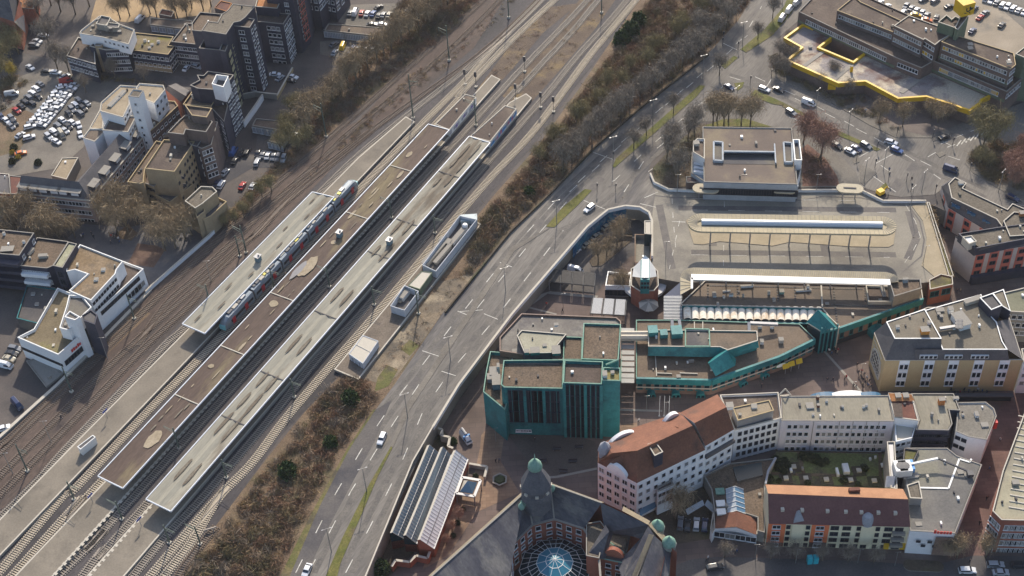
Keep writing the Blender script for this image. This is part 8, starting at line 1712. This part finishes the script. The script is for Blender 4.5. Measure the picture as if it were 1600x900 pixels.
for u, v, dx, dy, c, k, lb in ((402, 255, 4, -10, 'silver', 'wagon', 'silver car parked alone below the garage row'), (365, 239, 5, -9, 'blue', 'van', 'bright blue van beside the brown blocks'), (377, 241, 5, -9, 'black', 'car', 'black car right of the blue van'), (386, 240, 5, -9, 'black', 'wagon', 'second black car right of the blue van'), (367, 253, 5, -9, 'black', 'car', 'black car below the blue van'),
    (457, 211, 10, 0, 'white', 'car', 'white car beside the garages under the yellow shrubs'), (352, 271, 8, -9, 'silver', 'car', 'silver car along the white wall, upper'), (346, 290, 6, -10, 'white', 'wagon', 'white car along the white wall, lower'), (379, 292, 5, -9, 'red', 'car', 'red car on the muddy yard near the tracks'), (340, 288, 6, -9, 'dark blue', 'car', 'dark blue car left of the white car by the wall'),
    (395, 293, 5, -9, 'silver', 'car', 'silver car on the muddy yard right of the red one'),
    (536, 74, 5, -12, 'yellow', 'van', 'yellow van on the yard below the long garages'), (552, 77, 6, -9, 'dark blue', 'car', 'dark blue car right of the yellow van'), (560, 78, 6, -9, 'white', 'car', 'white car second right of the yellow van'), (573, 77, 6, -9, 'white', 'wagon', 'white car third right of the yellow van'), (581, 79, 6, -9, 'silver', 'car', 'silver car at the right end of the yellow van row'),
    (547, 85, 6, -9, 'grey', 'car', 'grey car below the yellow van row'), (522, 71, 9, -6, 'grey', 'car', 'grey car left of the yellow van, upper'), (523, 84, 6, -9, 'silver', 'car', 'silver car left of the yellow van, lower'), (555, 21, 4, -10, 'white', 'van', 'white van in the row behind the garages'), (565, 22, 3, -9, 'red', 'car', 'red car in the row behind the garages'),
    (574, 23, 5, -9, 'white', 'car', 'white car right of the red car behind the garages'), (583, 23, 5, -9, 'blue', 'car', 'blue car behind the garages'), (592, 26, 5, -9, 'black', 'car', 'black car behind the garages'), (599, 25, 5, -9, 'grey', 'car', 'grey car behind the garages'), (608, 25, 5, -9, 'beige', 'car', 'beige car at the right end behind the garages'),
    (636, 20, 6, -8, 'dark blue', 'car', 'dark blue car under the trees right of the garages'), (581, 40, 9, -1, 'black', 'car', 'black car parked across on the garage yard'), (597, 40, 9, 0, 'white', 'car', 'white car under the tree on the garage yard'), (547, 22, 4, -9, 'grey', 'car', 'grey car left of the white van behind the garages'), (592, 13, 7, -4, 'black', 'car', 'black car at the far end behind the garages'),
    (458, 122, 9, 2, 'white', 'car', 'white car on the yard by the sandstone wall, upper'), (454, 128, 10, 0, 'black', 'car', 'black car on the yard by the sandstone wall'), (438, 124, 8, -6, 'silver', 'car', 'silver car on the yard left of the sandstone wall'), (430, 118, 9, 0, 'white', 'car', 'white car behind the silver one left of the sandstone wall')): car(u, v, dx, dy, c, lb, k)
car_row((1416, 11), (1448, 25), 5, (6, -7), 'of the short row above the brown office roof', ['grey', 'grey', 'silver', 'silver', 'grey'], 'left'); 
car_row((1540, 0), (1600, 21), 8, (6, -8), 'of the white row at the top right edge', ['white', 'white', 'grey', 'white', 'white', 'white', 'silver'], 'left')
for u, v, dx, dy, c, k, lb in ((1411, 21, 6, -8, 'silver', 'wagon', 'silver car below the short row above the office roof'), (1431, 25, 8, 1, 'yellow', 'car', 'yellow car half hidden by the office roof edge'), (1448, 33, 8, 1, 'orange', 'car', 'orange car half hidden by the office roof edge'), (1463, 29, 3, -9, 'black', 'car', 'black car left of the green stair tower'), (1483, 12, 9, -3, 'black', 'car', 'black car left of the yellow cube'),
    (1461, 3, 9, -5, 'grey', 'wagon', 'long grey car near the top above the short row'), (1443, 1, 9, -3, 'grey', 'car', 'grey car cut by the top edge'), (1522, 15, 8, -7, 'dark blue', 'car', 'dark blue car right of the yellow cube'), (1539, 22, 8, -5, 'grey', 'car', 'grey car right of the yellow cube beside the dark red one'), (1531, 29, 7, -6, 'red', 'car', 'dark red car right of the yellow cube'),
    (1565, 41, 7, -7, 'black', 'car', 'black car alone on the sandy car park'), (1519, 50, 7, -7, 'dark blue', 'car', 'dark blue car next to the green stair tower'), (1367, 3, 6, -7, 'white', 'car', 'first white car behind the middle office roof'), (1375, 6, 6, -7, 'white', 'wagon', 'second white car behind the middle office roof'), (1385, 12, 9, -6, 'white', 'wagon', 'third white car behind the middle office roof')): car(u, v, dx, dy, c, lb, k)
D_ = 'cars on the roads'
for u, v, dx, dy, c, k, lb in ((1139, 138, 9, 5, 'dark blue', 'car', 'dark blue car turning at the small grass triangle'), (1194, 141, 11, 4, 'white', 'wagon', 'white car beside the grass median tip'), (1216, 142, 10, 4, 'black', 'car', 'black car in front of the white one on the cross road'), (1263, 163, 11, 4, 'white', 'van', 'white minibus in the middle of the cross road'), (1236, 177, 10, 6, 'grey', 'wagon', 'grey car on the near carriageway above the reddish trees'),
    (1307, 229, 10, 6, 'black', 'wagon', 'black car at the back of the traffic light queue'), (1328, 238, 10, 5, 'white', 'car', 'white car in the traffic light queue'), (1338, 234, 10, 6, 'dark blue', 'car', 'dark blue car in the traffic light queue'), (1353, 229, 10, 6, 'grey', 'wagon', 'grey car at the far side of the traffic light queue'), (1392, 224, 11, 3, 'white', 'wagon', 'white car at the crossing'), (1401, 236, 12, 5, 'blue', 'wagon', 'white and blue patrol car at the crossing'),
    (1475, 216, 11, -4, 'black', 'car', 'black car entering from the right road'), (1485, 267, 12, 4, 'dark blue', 'van', 'dark blue van leaving the crossing'), (1582, 311, 12, 6, 'dark blue', 'wagon', 'dark blue car behind the striped block at the right edge'), (1222, 30, 6, -9, 'white', 'van', 'white van last in the top line of vans'), (1233, 17, 7, -9, 'white', 'van', 'white van second in the top line of vans'), (1245, 6, 8, -8, 'silver', 'van', 'silver van foremost in the top line of vans'),
    (597, 687, -8, 18, 'white', 'wagon', 'white estate car on the left carriageway beside the glass sheds'), (480, 893, -8, 18, 'white', 'car', 'white car at the bottom edge of the ring road'), (921, 327, -10, 8, 'white', 'wagon', 'white car on the bridge above the blue mural')): car(u, v, dx, dy, c, lb, k, z=.08, grp=D_, name='car' if k != 'van' else 'van')
lo_ = LOW+.04
for u, v, dx, dy, c, k, lb in ((899, 395, 11, -8, 'white', 'car', 'white taxi parked lowest below the blue mural'), (917, 384, 11, -8, 'beige', 'car', 'beige taxi parked second below the blue mural'), (932, 371, 11, -8, 'beige', 'car', 'beige taxi parked third below the blue mural'), (948, 356, 11, -8, 'beige', 'car', 'beige taxi parked topmost below the blue mural'), (899, 424, 12, 3, 'white', 'van', 'white van behind the bicycle shelter'),
    (728, 686, 10, 14, 'white', 'van', 'white and blue tanker truck on the tan plaza'), (1117, 888, 12, -2, 'black', 'wagon', 'dark car on the street below the small red-roofed hall'), (1511, 893, 12, 0, 'white', 'wagon', 'white car at the bottom right, lower left one'), (1555, 884, 12, 0, 'silver', 'wagon', 'silver car at the bottom right, upper middle one'), (1563, 896, 12, 0, 'silver', 'car', 'silver car at the bottom right, lower middle one'), (1593, 885, 12, 0, 'black', 'wagon', 'black car at the bottom right edge'),
    (1063, 819, 1, -12, 'grey', 'wagon', 'grey car leftmost in the courtyard'), (1074, 823, 1, -12, 'black', 'car', 'black car second in the courtyard'), (1088, 821, 1, -12, 'silver', 'wagon', 'silver car third in the courtyard'), (1101, 822, 1, -12, 'dark blue', 'wagon', 'dark blue car rightmost in the courtyard')): car(u, v, dx, dy, c, lb, k, z=lo_, grp='vehicles on the lower level')
for u, v, dx, dy, c, k, lb in ((9, 573, 12, 3, 'white', 'van', 'white and blue van below the white angular building'), (15, 562, 10, 3, 'beige', 'car', 'beige car above the white van, first up'), (19, 554, 10, 2, 'black', 'car', 'black car above the white van, second up'), (24, 546, 11, 2, 'grey', 'wagon', 'grey car above the white van, third up'), (28, 634, 7, 8, 'dark blue', 'van', 'dark pickup truck by the boundary wall'), (6, 671, 9, -3, 'white', 'car', 'white car cut by the left edge by the boundary wall')): car(u, v, dx, dy, c, lb, k)
tk = [o for o in bpy.data.objects if o.get('label') == 'white and blue tanker truck on the tan plaza'][0]
MB().tube((-2.4, 0, 2.45), (.4, 0, 2.45), .5, .5, steel, 8).build('tank', tk, local=True); MB().box((.65, 0, .5), .5, 2.1, 1.9, gb).build('blue_band', tk, local=True)
# small yellow excavator
p = P(1376, 304, .1); r = empty('excavator', p, 'small yellow excavator beside the white bus station wall', 'excavator', rz=.5); MB().box((0, 0, 0), 2.6, 1.8, .6, tyre).build('tracks', r, local=True); MB().box((-.3, 0, .6), 2.0, 1.7, 1.3, yellow).build('body', r, local=True); MB().bar((.8, 0, 1.3), (2.2, 0, 2.2), .25, .3, yellow).bar((2.2, 0, 2.2), (3.0, 0, .9), .2, .25, yellow).build('arm', r, local=True)
# ================================================================== STREET FURNITURE AND PEOPLE
lp = MB().tube((0, 0, 0), (0, 0, 9.2), .13, .08, pole_m, 6).mesh('pole'); lh = MB().bar((-1, 0, 9.15), (1, 0, 9.15), .06, .06, pole_m).mesh('arm'); lamp_h = MB().box((0, 0, 9.1), .5, .2, .12, steel).mesh('lamp_head')
def lamp(u, v, label, z=.1, rz=0.0, s=1.0, double=True):
    r = empty('street_lamp', P(u, v, z), label, 'street lamp', 'street lamps', rz=rz); r.scale = (s, s, s); link('pole', lp, r); link('arm', lh, r)
    for x in ((-1.0, 1.0) if double else (1.0,)): link('lamp_head', lamp_h, r, (x, 0, 0))
for i, (u, v) in enumerate(((518, 862), (573, 768), (637, 652), (704, 563), (790, 455), (870, 350), (958, 250), (1020, 192), (1098, 122), (1160, 70), (1222, 12))): lamp(u, v, f'double armed lamp on the ring road median, {ORD[i]} from the bottom', rz=.3)
for i, (u, v) in enumerate(((1275, 172), (1325, 205), (1350, 282), (1150, 168), (1440, 300), (1422, 325), (1560, 300), (1380, 265))): lamp(u, v, ('lamp on the hedge median above the queue', 'lamp on the grass median beside the queue', 'lamp on the slip road island', 'lamp on the small grass triangle', 'lamp at the upper corner of the bus station', 'lamp inside the bus station curve', 'lamp on the corner island pavement', 'lamp beside the triangular island at the crossing')[i], rz=.8, s=.9)
for i, (u, v) in enumerate(((1040, 405), (1442, 412), (1058, 300), (1160, 300), (1275, 300))): lamp(u, v, ('black lamp beside the kiosk ramp on the deck', 'lamp at the lower corner of the bus station', 'lamp at the bus station entrance', 'lamp before the concrete block, left', 'lamp before the concrete block, right')[i], s=.75, double=False)
for i, (u, v) in enumerate(((775, 690), (935, 735), (1010, 640), (1040, 650), (1130, 640), (1345, 590), (1330, 618), (880, 480), (1243, 880), (1180, 872), (1340, 880), (1398, 884))): lamp(u, v, ('lamp on the tan plaza beside the tanker truck', 'lamp at the art nouveau corner', 'lamp under the flags, left', 'lamp under the flags, right', 'lamp between hall and red roofs', 'lamp beside the arched window', 'lamp behind the lilac row', 'lamp in the lower square', 'street lamp before the coral house part', 'street lamp before the small red-roofed hall', 'street lamp before the cream house part', 'street lamp near the yellow portal')[i], z=LOW, s=.6, double=False)
for i, (u, v) in enumerate(((168, 560), (330, 440), (80, 690), (20, 740))): lamp(u, v, ('yard lamp near the white angular building', 'yard lamp opposite the square', 'yard lamp at the kerb wall', 'yard lamp lowest at the left edge')[i], s=.9, double=False)
ts = MB().tube((0, 0, 0), (0, 0, 3.4), .09, .09, frame_dark, 5).mesh('pole'); tsh = MB().box((0, -.1, 2.5), .35, .3, 1.0, frame_dark).mesh('signal_head')
for i, (u, v) in enumerate(((925, 240), (958, 250), (1129, 72), (1130, 62), (1153, 78), (1172, 132), (1205, 122), (1338, 252), (1367, 262), (1370, 234), (1401, 212), (1457, 216), (1488, 228), (1515, 268), (1388, 282), (1416, 284), (1423, 300), (1461, 302), (962, 300), (933, 300))):
    r = empty('traffic_light', P(u, v, .1), f'traffic light at the ring road and crossing, {ORD[i]} going from lower left to right', 'traffic light', 'traffic lights', rz=rnd.uniform(0, 3)); link('pole', ts, r); link('signal_head', tsh, r)
for i in range(3):
    p = P(1030+i*7.5, 650, LOW); r = empty('flagpole', p, ('left', 'middle', 'right')[i]+' one of three white flagpoles below the brick hall', 'flagpole', 'flagpoles'); MB().tube((0, 0, 0), (0, 0, 8), .07, .05, white_metal, 6).build('pole', r, local=True); MB().box((0, 0, 0), .5, .5, .15, steel).build('foot', r, local=True)
r = empty('portable_toilet', P(1180+93, 878, LOW), 'pair of bright turquoise cabins on the pavement before the coral house part', 'cabin'); MB().box((-1.3, 0, 0), 1.2, 1.3, 2.2, pm('turquoise_plastic', (.02, .42, .5), .4)).box((1.0-.9, 0, 0), 1.2, 1.3, 2.2, MATS['turquoise_plastic']).build('cabin', r, local=True)
r = empty('garden_tent', P(1092, 806, LOW), 'grey-white tent roof leaning in the courtyard above the parked cars', 'tent'); MB().face([(-3, -1, 2), (1.5, 1.5, 2.3), (1.2, 2.8, 2.7), (-3.4, .4, 2.4)], mat('pale_tarp', (.35, .38, .4), fine=.1)).face([(1.5, 1.5, 2.3), (3.6, -1.2, 1.9), (4.6, 0, 2.1), (2.4, 2.8, 2.7)], MATS['pale_tarp']).build('tarp', r, local=True)
r = empty('boat_planter', P(781, 751, LOW), 'boat shaped stone seat bed on the plaza', 'planter', rz=-.6); MB().lathe((0, 0, 0), [(1.9, 0), (2.1, .6), (1.7, .6), (1.6, .3)], cap_grey, 6).build('rim', r, local=True); MB().lathe((0, 0, .2), [(1.6, 0), (1.2, .6), (.1, .7)], hedge_m, 8).build('plants', r, local=True)
r = empty('oval_bed', P(1443, 884, LOW), 'long dark oval flower bed in the bottom street', 'flower bed'); c0 = P(1422, 883, LOW+.2); c1 = P(1464, 885, LOW+.2); st = stadium(c0, c1, 1.6, LOW+.2); MB().solid(st, LOW, LOW+.25, cap_grey, mtop=soil_dark).build('bed', r)
for i, (u, v) in enumerate(((870, 703), (880, 738), (895, 722), (848, 722), (905, 700))):
    r = empty('bench', P(u, v, LOW), f'dark bench on the planted square before the teal store, {ORD[i]} from the left', 'bench', 'benches on the planted square', rz=rnd.uniform(-.3, .3)); MB().box((0, 0, .4), 2.2, .6, .1, frame_dark).build('seat', r, local=True); MB().box((0, .3, .5), 2.2, .08, .5, frame_dark).build('backrest', r, local=True)
    for x in (-.9, .9): MB().box((x, 0, 0), .1, .5, .4, steel).build('leg', r, local=True)
# people: one continuous skinned body in three walking poses
skin = pm('skin', (.5, .32, .24), .6, 0, .2); clothes = {k: pm('cloth_'+k, v, .8, 0, .2) for k, v in {'dark': (.03, .03, .04), 'blue': (.05, .09, .2), 'red': (.35, .04, .04), 'white': (.6, .6, .6), 'grey': (.16, .16, .17), 'beige': (.35, .28, .2)}.items()}; trs = pm('trousers', (.03, .035, .055), .8, 0, .2)
def person_mesh(pose, col):
    k = (.22, .12, .3)[pose]; J = {'pel': ((0, 0, .93), .15), 'che': ((0, 0, 1.35), .18), 'nek': ((0, 0, 1.5), .07), 'hed': ((0, .02, 1.63), .11), 'top': ((0, .02, 1.72), .09)}
    E_ = [('pel', 'che'), ('che', 'nek'), ('nek', 'hed'), ('hed', 'top')]
    for s, nm in ((-1, 'l'), (1, 'r')):
        J['hp'+nm] = ((s*.1, 0, .88), .1); J['kn'+nm] = ((s*.1, s*k*.6+.05, .48), .07); J['an'+nm] = ((s*.1, s*k*1.2, .08), .05); J['to'+nm] = ((s*.1, s*k*1.2+.16, .04), .04)
        J['sh'+nm] = ((s*.2, 0, 1.42), .065); J['el'+nm] = ((s*.26, -s*k*.4, 1.14), .05); J['ha'+nm] = ((s*.25, -s*k*.7+.1, .88), .045)
        E_ += [('pel', 'hp'+nm), ('hp'+nm, 'kn'+nm), ('kn'+nm, 'an'+nm), ('an'+nm, 'to'+nm), ('che', 'sh'+nm), ('sh'+nm, 'el'+nm), ('el'+nm, 'ha'+nm)]
    names = list(J); me = bpy.data.meshes.new('p'); me.from_pydata([J[n][0] for n in names], [(names.index(a), names.index(b)) for a, b in E_], []); o = bpy.data.objects.new('p', me); COL.objects.link(o)
    md = o.modifiers.new('s', 'SKIN')
    for i, n in enumerate(names): me.skin_vertices[0].data[i].radius = (J[n][1], J[n][1]); me.skin_vertices[0].data[i].use_root = (i == 0)
    o.modifiers.new('d', 'SUBSURF').levels = 1; dg = bpy.context.evaluated_depsgraph_get(); ev_ = bpy.data.meshes.new_from_object(o.evaluated_get(dg)); bpy.data.objects.remove(o)
    ev_.materials.clear()
    for x in (trs, clothes[col], skin, pm('hair', (.06, .035, .02), .7)): ev_.materials.append(x)
    for pl_ in ev_.polygons:
        z_ = pl_.center.z; pl_.material_index = 3 if (z_ > 1.7 or (z_ > 1.6 and pl_.center.y < -.02)) else (2 if z_ > 1.5 or (z_ < .94 and abs(pl_.center.x) > .2) else (1 if z_ > .92 else 0)); pl_.use_smooth = True
    return ev_
PM = {}
def person(u, v, col, label, z=LOW+.02, grp=None):
    k = (rnd.randint(0, 2), col)
    if k not in PM: PM[k] = person_mesh(*k)
    o = link('person', PM[k], None, P(u, v, z), rnd.uniform(0, 6.28)); o.scale = (1.08, 1.08, 1.05); tag(o, label, 'person', grp or 'pedestrians')
CN = ['dark', 'blue', 'dark', 'red', 'grey', 'white', 'dark', 'beige', 'dark']
def crowd(pts, where, z=LOW+.02):
    for i, (u, v) in enumerate(pts): c = CN[(i*5+len(where)) % 9]; person(u, v, c, f'person in {c} clothes {where}, {ORD[i]} from the left', z, 'people '+where)
crowd([(1295, 551), (1299, 555), (1303, 548), (1305, 552), (1308, 554), (1309, 550)], 'in the knot before the teal gate'); crowd([(1292, 597), (1301, 596), (1319, 593), (1322, 592), (1333, 606), (1337, 607)], 'crossing the brown plaza')
crowd([(1339, 573), (1341, 585), (1344, 590), (1346, 583), (1348, 596), (1350, 588), (1352, 600), (1354, 593), (1356, 605), (1358, 598), (1361, 607), (1347, 603)], 'at the cafe tables below the arched window')
crowd([(1190, 606), (1192, 596), (1046, 625), (998, 660), (1012, 612), (1055, 615), (1165, 575)], 'below the brick hall front'); crowd([(775, 723), (780, 722), (1104, 878), (1106, 874), (1151, 864), (836, 690), (1514, 880)], 'walking on the lower plaza'); crowd([(854, 478), (879, 488), (1523, 762), (1541, 782), (1562, 690), (1545, 735), (1530, 820), (1495, 458), (1500, 457)], 'strolling in the lower streets')
crowd([(128, 372), (131, 370), (144, 368), (147, 373), (172, 369), (175, 372), (178, 370), (181, 374), (183, 369), (186, 376), (188, 381), (174, 382)], 'on the grey town square', .05); crowd([(566, 318), (560, 325), (447, 432), (478, 408), (96, 655)], 'on the station platforms', .87)
crowd([(1352, 176), (1389, 268), (1424, 283), (1120, 160)], 'waiting at the crossing', .2)
crowd([(1485+i*7, 612+(i % 3)*2) for i in range(9)], 'shopping below the sand coloured store')

# ================================================================== HAZE
hz = MB().box((0, 380, LOW-1.5), 1300, 1100, H+30, asphalt).build('haze'); hm = bpy.data.materials.new('haze_air'); hm.use_nodes = True; hn = hm.node_tree; hn.nodes.clear()
ho = hn.nodes.new('ShaderNodeOutputMaterial'); hv = hn.nodes.new('ShaderNodeVolumePrincipled'); hv.inputs['Color'].default_value = (.86, .9, 1, 1); hv.inputs['Density'].default_value = HAZE; hv.inputs['Anisotropy'].default_value = .2
hn.links.new(hv.outputs[0], ho.inputs['Volume']); hz.data.materials.clear(); hz.data.materials.append(hm); tag(hz, kind='stuff')
